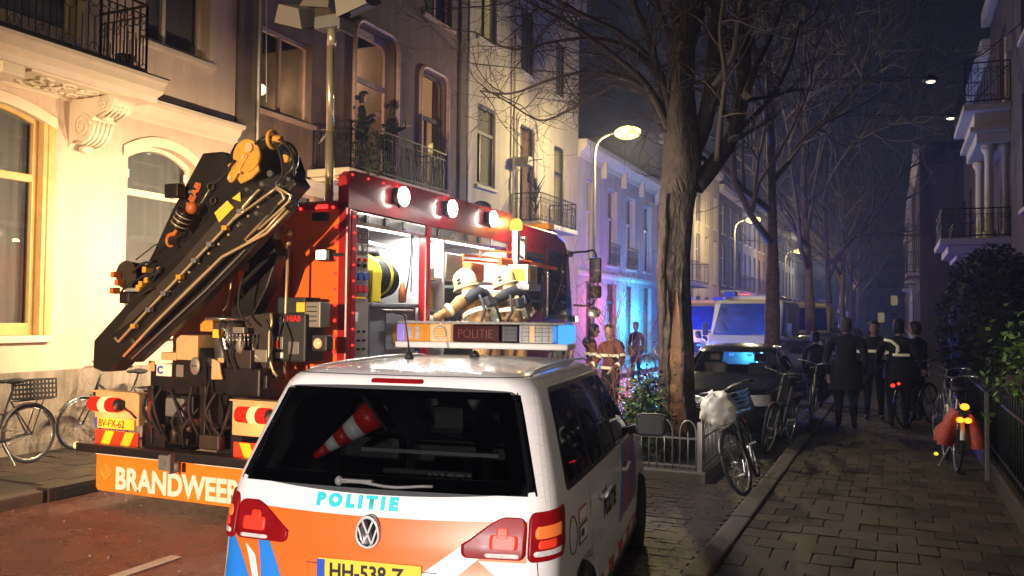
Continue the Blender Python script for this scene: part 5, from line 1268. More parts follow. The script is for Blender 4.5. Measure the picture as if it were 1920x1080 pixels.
# turntable column
B('column', 'crane_black', lambda q: [q.lathe([(.26, 1.20), (.26, 1.38), (.19, 1.42), (.17, 1.80), (.20, 1.84), (.20, 1.90)], (-5.95, 6.62, 0), 24)], CR)
B('column_cap', 'steel', lambda q: q.lathe([(.16, 1.86), (.24, 1.875), (.24, 1.89), (.1, 1.90)], (-5.86, 6.42, 0), 24), CR)
plate('column_arm', 'crane_black', [(470, 455), (505, 440), (520, 480), (500, 540), (470, 600), (430, 610), (438, 560), (455, 520)], 6.50, .16)
plate('knuckle_arm', 'crane_black', [(500, 300), (530, 330), (514, 430), (494, 520), (470, 520), (480, 440)], 6.52, .14)
# outer boom, the big upper plate
ub = plate('outer_boom', 'crane_black', [(380, 287), (416, 284), (428, 292), (440, 268), (500, 262), (520, 268), (545, 290), (556, 320), (553, 345), (543, 357), (520, 352), (430, 440), (330, 560), (285, 555), (262, 520), (285, 477), (322, 395), (365, 315)], 6.36, .15)
lb_ = plate('inner_boom', 'crane_black', [(455, 345), (540, 320), (556, 345), (543, 358), (495, 420), (400, 515), (300, 610), (235, 668), (205, 697), (190, 697), (173, 690), (175, 638), (232, 575), (285, 520), (380, 420)], 6.06, .22, bev=.02)
plate('boom_web', 'crane_brown', [(440, 375), (480, 365), (360, 495), (250, 600), (215, 625), (240, 590), (330, 500)], 6.045, .02, lb_, .004)
plate('lower_rail', 'crane_black', [(520, 395), (545, 372), (548, 385), (470, 470), (360, 585), (255, 680), (235, 672), (300, 618), (420, 500)], 6.02, .10)
# head: yellow links, sheave and pins
kn = plate('link_plate', 'crane_yellow', [(433, 318), (424, 310), (444, 296), (452, 310), (466, 300), (474, 288), (482, 295), (485, 320), (470, 335), (450, 345)], 6.02, .04)
plate('link_arm', 'crane_yellow', [(455, 285), (465, 290), (437, 340), (430, 343), (424, 335), (427, 325)], 5.985, .03, kn)
def atp(x, y, Y): p = atY(x, y, Y); return p
def disc(name, mm, x, y, Y, r, t, par=CR, n=20):
    p = atY(x, y, Y); return B(name, mm, lambda q: q.cyl((p.x, Y, p.z), (p.x, Y+t, p.z), r, None, n), par)
for (x, y, r) in ((465, 276, .06), (455, 294, .022), (448, 322, .022), (430, 333, .03)): disc('pin', 'cream_plastic', x, y, 5.97, r*.7, .03, kn)
hub = disc('head_sheave', 'crane_yellow', 461, 292, 6.0, .15, .05)
rg = MB(); p = atY(512, 262, 6.0); rg.torus(p, .075, .018, 20, 8, 'X'); rg.cyl(p, p+Vector((.10, 0, .0)), .04, .03, 12); rg.build('tip_ring', 'crane_yellow', CR, True)
rg = MB(); p = atY(530, 300, 6.02); rg.torus(p+Vector((0, 0, .0)), .14, .03, 20, 8, 'Y', 0, None, -1.2, 1.4); rg.build('hose_guard', 'crane_black', CR, True)
disc('pin', 'crane_yellow', 533, 297, 6.0, .035, .05)
for (x, y, r) in ((395, 350, .055), (400, 376, .045)):
    p = atY(x, y, 6.33); q = MB(); q.torus(p, r*.7, .010, 18, 6, 'Y'); q.build('lifting_eye', 'crane_brown', CR, True)
q = MB(); a, b_ = atY(393, 355, 6.3), atY(376, 383, 6.3); q.tube([a, b_], .007, 5); q.bar(b_, atY(370, 392, 6.3), .04); q.build('drop_rod', 'gold_pipe', CR, True)
# warning stickers
plate('warning_sticker', 'plate_yellow', [(402, 399), (426, 376), (438, 389), (411, 417)], 6.035, .006, CR, 0)
plate('warning_triangle', 'plate_yellow', [(435, 372), (450, 360), (451, 378)], 6.035, .006, CR, 0)
plate('warning_triangle', 'crane_yellow', [(443, 553), (451, 537), (456, 554)], 6.49, .006, CR, 0)
plate('load_sticker', 'lantern', [(449, 492), (467, 493), (465, 509), (448, 507)], 6.488, .006, CR, 0)
a = atY(358, 390, 6.352); b_ = atY(380, 341, 6.352)
text('HIAB', .105, frame(a+Vector((.0, -.002, 0)), (b_-a), (Vector((0, -1, 0)).cross(b_-a))*1), 'hook_orange', ub, True, bold=.006, sx=1.12)
# hydraulic pipes along the booms
def pipe(name, pts, Y, r, mm='gold_pipe'):
    q = MB(); P = [atY(x, y, Y) for x, y in pts]; q.tube(P, r, 8); return q.build(name, mm, CR, True)
pipe('hydraulic_pipe', [(216, 633), (222, 641), (282, 576), (436, 413), (484, 358), (487, 355)], 6.0, .013)
pipe('hydraulic_pipe', [(436, 413), (458, 396), (455, 388), (484, 357)], 5.99, .011)
pipe('hydraulic_pipe', [(457, 397), (505, 362), (516, 354)], 5.985, .011)
pipe('hydraulic_pipe', [(232, 668), (290, 606), (416, 482), (461, 458), (500, 437), (541, 395)], 5.98, .014)
pipe('hydraulic_pipe', [(461, 448), (503, 402), (459, 450), (466, 453), (498, 430), (535, 390)], 5.975, .011)
pipe('hydraulic_pipe', [(516, 352), (529, 362), (533, 373), (522, 383)], 5.97, .011)
pipe('hydraulic_pipe', [(518, 350), (545, 366), (541, 378), (527, 392), (485, 430)], 5.965, .010)
pipe('hydraulic_pipe', [(247, 673), (320, 605), (385, 545), (460, 468)], 6.0, .009, 'grey_plastic')
pipe('hydraulic_pipe', [(435, 512), (432, 545), (426, 572), (418, 582)], 6.4, .010)
# hook block
hb = atY(347, 402, 6.2); d_ = (atY(315, 455, 6.2)-atY(352, 385, 6.2)).normalized()
q = MB()
for k in range(4):
    c_ = hb+d_*(.05*k-.03); q.tube([c_, c_+d_*.035], [.085-.004*k, .085-.004*k], 18)
hk = q.build('hook_block', 'crane_black', CR, True)
for k in range(3):
    q = MB(); c_ = hb+d_*(.05*k+.006); q.tube([c_, c_+d_*.012], [.088, .088], 18); q.build('block_ring', 'gold_pipe', hk, True)
q = MB(); q.ball(hb-d_*.07+Vector((.05, 0, 0)), .062, 12); q.build('block_head', 'hook_orange', hk, True)
hp = hb+d_*.17
q = MB(); sd = Vector((d_.z, 0, -d_.x)); q.tube([hp, hp+d_*.06]+[hp+d_*(.13+.06*math.sin(t))+sd*(.055*math.cos(t)-.0) for t in [-1.2+.35*i for i in range(12)]], [.022]*2+[.024-.0013*i for i in range(12)], 8); q.build('hook', 'hook_orange', hk, True)
# winch and valve cluster at the back of the boom
wn_ = disc('winch_drum', 'crane_black', 236, 515, 6.15, .13, .18)
disc('drum_flange', 'crane_brown', 236, 515, 6.13, .14, .015, wn_)
q = MB(); q.tube([atY(x, y, 6.2) for x, y in ((255, 487), (290, 460), (345, 440))], .007, 5); q.build('winch_rope', 'rubber', CR, True)
for k, (x, y) in enumerate(((277, 506), (303, 507), (270, 533), (265, 540), (218, 515), (225, 530), (216, 545), (280, 525))):
    p = atY(x, y, 6.08); B('valve', 'crane_yellow' if k < 4 or k == 7 else 'hook_orange', lambda q: [q.bevbox(p.x-.025, p.x+.025, 6.03, 6.12, p.z-.03, p.z+.03, .008)], CR)
q = MB()
for k in range(9):
    a = (rnd.uniform(212, 300), rnd.uniform(495, 560)); b2 = (a[0]+rnd.uniform(10, 45), a[1]-rnd.uniform(5, 40)); q.tube(crv([atY(*a, 6.1), atY((a[0]+b2[0])/2, (a[1]+b2[1])/2-8, 6.0), atY(*b2, 6.1)], 5), .012, 6)
q.build('boom_hose', 'rubber', CR, True, kind='stuff')
q = MB()
for (x, y) in ((300, 545), (322, 530), (345, 507), (258, 560), (240, 558)): p = atY(x, y, 6.15); q.bevbox(p.x-.07, p.x+.07, 6.1, 6.3, p.z-.06, p.z+.06, .02)
q.build('valve_block', 'crane_black', CR, True)
p = atY(329, 358, 6.25); B('boom_camera', 'crane_black', lambda q: [q.bevbox(p.x-.10, p.x+.08, 6.2, 6.3, p.z-.07, p.z+.07, .015), q.bar((p.x+.05, 6.35, p.z+.0), (p.x+.2, 6.4, p.z+.0), .03)], CR)
# base beam with outrigger box and stickers
bb = B('outrigger_beam', 'crane_black', lambda q: [q.bevbox(-6.72, -5.35, 6.25, 6.62, 1.16, 1.42, .02), q.prism([(-6.45, 1.42), (-6.3, 1.46), (-6.2, 1.58), (-6.05, 1.60), (-5.98, 1.5), (-5.95, 1.16), (-6.45, 1.16)], lambda a, b: (a, 6.22, b), lambda a, b: (a, 6.5, b))])
p = atY(366, 686, 6.2); B('round_cover', 'lantern', lambda q: [q.ball((p.x, 6.2, p.z), .07, 16, 0, (.9, .25, 1.25))], bb)
for dx in (-.018, .018): B('cover_screw', 'letter_black', lambda q: q.ball((p.x+dx, 6.185, p.z), .010, 6), bb)
for (x0_, y0_, x1_, y1_, mm) in ((292, 682, 320, 706, 'foil_white'), (329, 684, 342, 707, 'lantern'), (277, 676, 288, 696, 'cream_plastic'), (407, 671, 418, 680, 'cream_plastic')):
    a, b_ = atY(x0_, y0_, 6.2), atY(x1_, y1_, 6.2); B('sticker', mm, lambda q: q.box(a.x, b_.x, 6.21, 6.218, b_.z, a.z), bb)
a = atY(298, 700, 6.2); text('C', .10, frame((a.x-.03, 6.205, a.z), (1, 0, 0), (0, 0, 1)), 'plate_blue', bb, True, bold=.004)
a, b_ = atY(330, 628, 6.2), atY(370, 676, 6.2); B('cream_cover', 'cream_plastic', lambda q: [q.bevbox(a.x, b_.x, 6.2, 6.42, b_.z, a.z, .01)], bb)
a, b_ = atY(303, 660, 6.2), atY(331, 676, 6.2); B('cream_cover', 'cream_plastic', lambda q: [q.bevbox(a.x, b_.x, 6.19, 6.40, b_.z, a.z, .01)], bb)
plate('cream_guard', 'cream_plastic', [(396, 672), (410, 678), (413, 700), (416, 712), (395, 712)], 6.19, .03, bb)
# slewing post with sticker and reservoir
B('slew_post', 'steel', lambda q: [q.lathe([(.11, 1.30), (.13, 1.45), (.15, 1.70), (.15, 1.84)], (-5.90, 6.45, 0), 24)], CR)
B('post_sticker', 'plate_yellow', lambda q: q.box(-5.96, -5.83, 6.285, 6.292, 1.70, 1.78), CR)
p = atY(450, 645, 6.3); B('oil_filter', 'lantern', lambda q: [q.ball((p.x, 6.3, p.z), .065, 14, 0, (.8, .5, 1.4)), q.bevbox(p.x-.07, p.x+.07, 6.27, 6.33, p.z+.10, p.z+.16, .01)], CR)
plate('side_shield', 'crane_brown', [(455, 592), (510, 585), (505, 640), (507, 690), (520, 712), (500, 705), (470, 650)], 6.42, .05)
pipe('shield_edge', [(508, 588), (510, 605), (505, 625), (504, 670), (512, 695), (520, 706)], 6.38, .012)
pipe('shield_edge', [(475, 645), (476, 665), (490, 675)], 6.36, .012)
# control stand with maker's name, grey box and amber lamp
a, b_ = atY(508, 588, 6.55), atY(572, 680, 6.55)
cp = B('control_stand', 'black_plastic', lambda q: [q.bevbox(a.x, b_.x, 6.55, 6.85, b_.z, a.z, .02), q.bevbox(a.x+.03, b_.x-.05, 6.6, 6.85, a.z, a.z+.16, .015)])
p = atY(538, 602, 6.55); text('HIAB', .075, frame((p.x, 6.547, p.z), (1, 0, 0), (0, 0, 1)), 'cone_red', cp, True, bold=.003)
p = atY(524, 605, 6.55); B('maker_mark', 'steel', lambda q: q.torus((p.x+.02, 6.547, p.z+.02), .03, .007, 14, 5, 'Y'), cp)
p = atY(523, 643, 6.55); B('gauge_panel', 'lantern', lambda q: [q.bevbox(p.x-.08, p.x+.06, 6.535, 6.55, p.z-.06, p.z+.06, .006)], cp)
B('gauge', 'cone_red', lambda q: [q.cyl((p.x-.01, 6.525, p.z-.01), (p.x-.01, 6.537, p.z-.01), .035, None, 16)], cp)
a, b_ = atY(571, 566, 6.6), atY(600, 614, 6.6); gb = B('fuse_box', 'lantern', lambda q: q.bevbox(a.x, b_.x, 6.6, 6.75, b_.z, a.z, .01))
for i in range(4): B('box_slot', 'letter_black', lambda q: q.box(a.x+.03, b_.x-.04, 6.594, 6.599, a.z-.05-.045*i, a.z-.04-.045*i), gb)
a, b_ = atY(556, 567, 6.58), atY(571, 585, 6.58); B('yellow_label', 'plate_yellow', lambda q: q.box(a.x, b_.x, 6.58, 6.6, b_.z, a.z), gb)
p = atY(598, 644, 6.6); B('amber_lamp', 'amber_light', lambda q: [q.ball((p.x, 6.58, p.z), .05, 14, 0, (1, .5, 1))]); B('lamp_case', 'black_plastic', lambda q: q.bevbox(p.x-.09, p.x+.09, 6.6, 6.7, p.z-.075, p.z+.08, .02))
q = MB(); q.tube([(-5.35, 6.6, 1.3), (-5.35, 6.6, 2.0), (-5.35, 6.62, 2.75)], .014, 6); q.ball((-5.35, 6.62, 2.72), .035, 8); q.ball((-5.35, 6.62, 2.62), .03, 8); q.build('level_rod', 'gold_pipe', FT, True)
# telescopic lighting mast with folded floodlights
mp = atY(617, 360, 8.3); tp = atY(612.5, 60, 8.3)
q = MB(); q.cyl((mp.x, 8.3, 3.0), (mp.x, 8.3, 4.1), .052, None, 20); q.cyl((mp.x, 8.3, 4.1), (mp.x-.02, 8.3, tp.z-.15), .045, None, 20); q.cyl((mp.x, 8.3, tp.z-.18), (mp.x, 8.3, tp.z+.03), .055, None, 20)
mast = q.build('light_mast', 'mast_metal', FT, True)
mast_top = Vector((mp.x-.02, 8.3, tp.z))
q = MB(); q.bevbox(mast_top.x-.17, mast_top.x+.22, 8.2, 8.4, tp.z+.02, tp.z+.17, .02); q.bevbox(mast_top.x+.2, mast_top.x+.235, 8.15, 8.45, tp.z-.04, tp.z+.12, .01); q.build('mast_head', 'grey_plastic', mast, True)
def flood(cx, cy, cz, M):
    h_ = MB(); T = Matrix.Translation((cx, cy, cz)) @ M @ Matrix.Scale(.9, 4)
    h_.prism([(-.24, -.13), (.24, -.13), (.17, .12), (-.17, .12)], lambda a, b: T @ Vector((a, -.17, b)), lambda a, b: T @ Vector((a*.8, .17, b*.9)))
    o = h_.build('floodlight', 'lantern', mast, True)
    g_ = MB(); g_.box(-.21, .21, -.15, .15, -.137, -.131, 0, T); g_.build('flood_glass', 'glass_dark', o, True); return o
flood(mast_top.x-.42, 8.2, tp.z+.22, Matrix.Rotation(R_(18), 4, 'Y') @ Matrix.Rotation(R_(20), 4, 'X')); flood(mast_top.x-.22, 8.45, tp.z+.40, Matrix.Rotation(R_(10), 4, 'Y') @ Matrix.Rotation(R_(-15), 4, 'X'))
flood(mast_top.x+.40, 8.22, tp.z+.28, Matrix.Rotation(R_(-14), 4, 'Y') @ Matrix.Rotation(R_(15), 4, 'X')); flood(mast_top.x+.30, 8.50, tp.z+.48, Matrix.Rotation(R_(-8), 4, 'Y'))
# ---- cab
mat('cab_red', (.26, .010, .020), .28, coat=.4, var=.1, vscale=2)
def cab_prism(q, P, x0, x1): q.prism(P, lambda a, b: (x0, a, b), lambda a, b: (x1, a, b))
side = [(11.20, .55), (13.62, .55), (13.66, 1.2), (13.60, 1.75), (13.36, 2.95), (13.16, 3.20), (12.8, 3.28), (11.20, 3.30)]
cabo = B('cab', 'cab_red', lambda q: cab_prism(q, side, XL+.02, XRt-.02)); m_ = cabo.modifiers.new('b', 'BEVEL'); m_.width = .07; m_.segments = 3; m_.limit_method = 'ANGLE'
for sgn, xx in ((1, XRt-.02), (-1, XL+.02)):
    def pl_(name, mm, P, o0=.001, o1=.012): return B(name, mm, lambda q: q.prism(P, lambda a, b: (xx+sgn*o0, a, b), lambda a, b: (xx+sgn*o1, a, b)), cabo)
    pl_('window_surround', 'black_paint', [(12.28, 1.88), (13.44, 1.88), (13.26, 2.92), (12.38, 2.98)], .001, .006)
    pl_('cab_window', 'glass_dark', [(12.36, 1.95), (13.20, 1.95), (13.12, 2.86), (12.44, 2.90)], .007, .012)
    pl_('crew_window', 'glass_dark', [(11.42, 2.0), (12.18, 2.0), (12.18, 2.88), (11.42, 2.88)], .001, .008)
    B('door_seam', 'black_plastic', lambda q: [q.box(xx+sgn*.001, xx+sgn*.004, 12.22, 12.235, .8, 3.05), q.box(xx+sgn*.001, xx+sgn*.004, 11.34, 11.352, .8, 3.05), q.box(xx+sgn*.001, xx+sgn*.004, 11.35, 13.5, 1.78, 1.79)], cabo)
    for k in range(5): pl_('white_stripe', 'foil_white', [(12.30+.24*k, 1.05), (12.41+.24*k, 1.05), (12.56+.24*k, 1.36), (12.45+.24*k, 1.36)], .002, .005)
    pl_('blue_panel', 'police_blue', [(12.3, 1.40), (13.5, 1.40), (13.55, 1.70), (12.6, 1.62)], .002, .005)
    B('grab_rail', 'steel', lambda q: q.tube([(xx, 12.25, 1.9), (xx+sgn*.05, 12.25, 1.92), (xx+sgn*.05, 12.25, 2.6), (xx, 12.25, 2.62)], .014, 6), cabo)
    mi_ = B('mirror_arm', 'black_plastic', lambda q: [q.tube(crv([(xx-.0, 13.3, 2.98), (xx+sgn*.2, 13.55, 3.02), (xx+sgn*.34, 13.7, 2.98), (xx+sgn*.34, 13.7, 2.2), (xx+sgn*.02, 13.5, 2.12)], 5), .018, 6)], cabo)
    B('mirror_head', 'black_plastic', lambda q: [q.bevbox(min(xx+sgn*.24, xx+sgn*.44), max(xx+sgn*.24, xx+sgn*.44), 13.62, 13.74, 2.50, 2.93, .04)], mi_)
    B('mirror_head', 'black_plastic', lambda q: [q.bevbox(min(xx+sgn*.25, xx+sgn*.45), max(xx+sgn*.25, xx+sgn*.45), 13.62, 13.72, 2.24, 2.46, .04)], mi_)
    B('kerb_mirror', 'black_plastic', lambda q: q.ball((xx+sgn*.30, 13.75, 2.0), .12, 12, 0, (1, .5, .8)), mi_)
    B('cab_visor', 'black_paint', lambda q: q.bevbox(min(xx-sgn*.1, xx+sgn*.02), max(xx-sgn*.1, xx+sgn*.02), 13.25, 13.5, 2.93, 3.03, .03), mi_)
B('windscreen', 'glass_dark', lambda q: q.prism([(XL+.15, 1.85), (XRt-.15, 1.85), (XRt-.2, 2.85), (XL+.2, 2.85)], lambda a, b: (a, 13.625-(b-1.75)*.2, b), lambda a, b: (a, 13.64-(b-1.75)*.2, b)), cabo)
B('bumper', 'foil_white', lambda q: q.bevbox(XL, XRt, 13.5, 13.8, .4, .8, .05), cabo)
for x in (-6.9, -5.36): B('headlight', 'lens_clear', lambda q: q.bevbox(x-.15, x+.15, 13.79, 13.82, .55, .72, .02), cabo)
rl_ = B('roof_bar', 'red_paint', lambda q: q.bevbox(-7.2, -5.05, 12.7, 13.0, 3.29, 3.33, .02), cabo)
B('roof_beacon', 'amber_lens', lambda q: q.bevbox(-5.5, -5.08, 12.72, 12.98, 3.331, 3.44, .03), rl_); B('roof_beacon', 'amber_lens', lambda q: q.bevbox(-7.2, -6.8, 12.72, 12.98, 3.331, 3.44, .03), rl_)
B('gap_panel', 'red_paint', lambda q: q.box(XL+.1, XRt-.10, 10.96, 11.19, .8, 3.15)); B('gap_lamp', 'led_red', lambda q: q.bevbox(XRt-.09, XRt-.03, 10.98, 11.16, 2.92, 3.16, .02))
B('roof_horn', 'black_plastic', lambda q: [q.ball((XRt-.3, 10.6, 3.44), .12, 12, 0, (1, 1.6, .7)), q.bar((XRt-.3, 10.6, 3.2), (XRt-.3, 10.6, 3.4), .05)])
B('fold_step', 'alu', lambda q: [q.bevbox(XRt+.02, XRt+.62, 8.7, 10.8, .56, .61, .012), q.bar((XRt-.02, 8.9, .9), (XRt+.5, 8.9, .6), .02), q.bar((XRt-.02, 10.6, .9), (XRt+.5, 10.6, .6), .02)])
# hinged rescue-ladder post with amber beacon, and the swung-out equipment rack
B('ladder_post', 'lantern', lambda q: [q.bevbox(XRt+.25, XRt+.33, 10.40, 10.48, 2.28, 3.08, .01)]); B('ladder_post', 'lantern', lambda q: [q.bevbox(XRt+.12, XRt+.20, 10.95, 11.03, 2.20, 3.05, .01)])
for z in (2.5, 2.75, 3.0): B('ladder_rung', 'lantern', lambda q: q.bar((XRt+.29, 10.48, z), (XRt+.16, 10.95, z), .03))
B('amber_beacon', 'beacon_amber', lambda q: q.lathe([(.075, 3.085), (.085, 3.10), (.08, 3.19), (.05, 3.23), (.0001, 3.24)], (XRt+.29, 10.44, 0), 16))
rk = MB(); xr = XRt+.30
for z in (2.52, 2.58): rk.bar((xr-.45, 9.1, z), (xr, 10.3, z-.02), .03)
rk.bar((xr, 10.3, 2.53), (xr+.1, 11.0, 2.50), .04); rk.bar((xr-.1, 9.50, 2.56), (xr-.1, 9.50, 2.14), .06); rk.bar((xr-.1, 9.5, 2.52), (xr+.05, 10.5, 2.52), .06); rk.bar((xr-.3, 9.3, 2.56), (xr-.3, 9.3, 2.66), .02); rk.bar((xr-.3, 9.3, 2.66), (xr-.05, 10.0, 2.66), .02)
rk.v = [(x, y+.65, z+.13) for x, y, z in rk.v]; rk.build('swing_rack', 'orange_foil', FT, True)
q = MB(); q.bevbox(xr-.05, xr+.24, 9.62, 9.95, 2.22, 2.48, .015); q.bevbox(xr-.07, xr+.27, 9.58, 10.0, 2.14, 2.22, .015); q.v = [(x, y+.65, z+.13) for x, y, z in q.v]; bx_ = q.build('rack_box', 'foil_white', FT, True)
B('box_label', 'plate_yellow', lambda q: q.box(xr+.241, xr+.246, 10.33, 10.55, 2.40, 2.56), bx_)
B('warning_cap', 'foil_yellow', lambda q: q.box(xr+.0, xr+.20, 10.262, 10.268, 2.40, 2.56), bx_)

# hydraulic cylinder, bolts and clips along the boom
q = MB(); a, b_ = atY(255, 640, 6.1), atY(400, 500, 6.1); c_ = atY(495, 412, 6.1)
q.tube([a, b_], .045, 12); q.tube([b_, c_], .028, 10); q.tube([a-(b_-a)*.02, a+(b_-a)*.03], .055, 12); q.tube([b_-(b_-a)*.03, b_+(b_-a)*.01], .055, 12); q.build('boom_cylinder', 'crane_brown', CR, True)
for k in range(14):
    t = k/13; p = atY(262+t*240, 598-t*228, 6.035); B('boom_bolt', 'gold_pipe', lambda q: q.cyl((p.x, 6.03, p.z), (p.x, 6.06, p.z), .012, None, 6), CR)
for k in range(8):
    t = k/7; p = atY(250+t*200, 612-t*215, 5.99); B('pipe_clip', 'crane_yellow' if k % 3 == 0 else 'grey_plastic', lambda q: q.bevbox(p.x-.03, p.x+.03, 5.975, 6.03, p.z-.02, p.z+.025, .006), CR)
for (x, y, r) in ((505, 325, .03), (520, 345, .028), (490, 345, .022), (470, 372, .02), (462, 355, .018), (540, 335, .02), (300, 525, .02), (330, 500, .018), (448, 420, .018), (480, 400, .02)): disc('boom_pin', 'steel', x, y, 6.03 if x > 440 else 6.33, r, .03)
hs = MB()
for (P) in ([(478, 270), (500, 255), (520, 275), (530, 320), (520, 345)], [(500, 268), (525, 262), (548, 290), (552, 330)], [(440, 300), (420, 330), (400, 345)], [(250, 560), (270, 585), (262, 610)], [(455, 520), (447, 560), (452, 590), (470, 610)], [(420, 590), (412, 620), (420, 660), (432, 690)], [(440, 640), (432, 665), (445, 700)], [(500, 600), (512, 640), (500, 690)]):
    hs.tube(crv([atY(x, y, 5.98 if y < 500 else 6.25) for x, y in P], 6), .012, 6)
hs.build('hydraulic_hose', 'rubber', CR, True, kind='stuff')
for (x0_, y0_, x1_, y1_, Y, mm, nm) in ((418, 655, 470, 700, 6.3, 'crane_brown', 'valve_bank'), (375, 600, 398, 622, 6.3, 'crane_yellow', 'pump_label'), (425, 700, 500, 730, 6.3, 'crane_black', 'hose_guide'), (475, 655, 500, 680, 6.35, 'lantern', 'hydraulic_fitting'), (540, 640, 560, 665, 6.54, 'grey_plastic', 'switch_cover'), (516, 660, 530, 672, 6.54, 'foil_white', 'switch_label')):
    a, b_ = atY(x0_, y0_, Y), atY(x1_, y1_, Y); B(nm, mm, lambda q: q.bevbox(a.x, b_.x, Y, Y+.08, b_.z, a.z, .01), CR)
for k in range(7):
    a = atY(424+7*k, 650, 6.28); B('control_lever', 'steel', lambda q: [q.tube([(a.x, 6.28, a.z), (a.x+.01, 6.26, a.z+.10)], .006, 5), q.ball((a.x+.01, 6.26, a.z+.11), .014, 6)], CR)

wl_ = B('work_lamp', 'black_plastic', lambda q: q.bevbox(XRt-.01, XRt+.06, 13.42, 13.56, 1.84, 1.94, .02)); B('lamp_lens', 'lamp_warm', lambda q: q.bevbox(XRt+.061, XRt+.066, 13.43, 13.55, 1.85, 1.93, .002), wl_)  # small cab lamp added to light the firefighter in the road
lamp('added_cab_light', 'AREA', (XRt+.10, 13.52, 1.9), 15, (1, .86, .66), .1, (-4.5, 15.0, 1.15))
# ================================================================== STREET LAMPS
def street_lamp(x, y, label, power, side=1, h=7.3, lit=1.0):
    r = empty('street_lamp', (x, y, .12), label=label, cat='street lamp', group='street lamps along the left pavement' if side > 0 else None)
    q = MB(); q.tube([(0, 0, 0), (0, 0, 1.1)], [.085, .08], 12); q.tube(crv([(0, 0, 1.1), (0, 0, 5.5), (0, 0, h-.7), (side*.12, 0, h-.32), (side*.42, 0, h-.14), (side*.72, 0, h-.10)], 6), .042, 10); q.build('pole', 'galv', r)
    q = MB(); q.ball((side*1.0, 0, h-.05), .36, 18, 0, (1.0, .46, .34)); hd = q.build('lamp_head', 'lantern', r)
    q = MB(); q.ball((side*1.0, 0, h-.13), .40, 18, 0, (1.0, .55, .50)); q.build('lamp_glass', 'lamp_sodium', hd)
    if power: lamp('street_light', 'POINT', (x+side*1.0, y, .12+h-.36), power, (1, .78, .36), .14)
    return r
street_lamp(-8.1, 23.9, 'street lamp with glowing yellow head before the low white house', 1500)
street_lamp(-8.1, 48, 'second street lamp, glowing small beyond the large tree trunk', 1200)
street_lamp(-8.1, 72, 'third and farthest lit street lamp on the left pavement', 900)
street_lamp(-8.1, -1.5, 'street lamp standing on the left pavement behind the viewer', 420)
for (px_, py_, Y, lab) in ((1782, 222, 24.2, 'small lit lamp hung from a cable, lower right of the two'), (1745, 153, 19.5, 'small lit lamp hung from a cable, upper left of the two')):
    p = atY(px_, py_, Y); c = empty('hanging_lamp', p, label=lab, cat='lamp')
    MB().ball((0, 0, 0), .055, 10, 0, (1.6, 1, .6)).build('lamp_glass', 'lamp_warm', c); MB().tube([(XR-p.x, .3, 1.3), ((XR-p.x)/2, .15, .5), (0, 0, .10), ((X0-p.x)/2, .0, .5), (X0-p.x, 0, 1.6)], .012, 5).build('cable', 'iron', c)
    MB().lathe([(.16, .0), (.15, .06), (.06, .12), (.02, .16)], (0, 0, 0), 12).build('lamp_hood', 'iron', c)

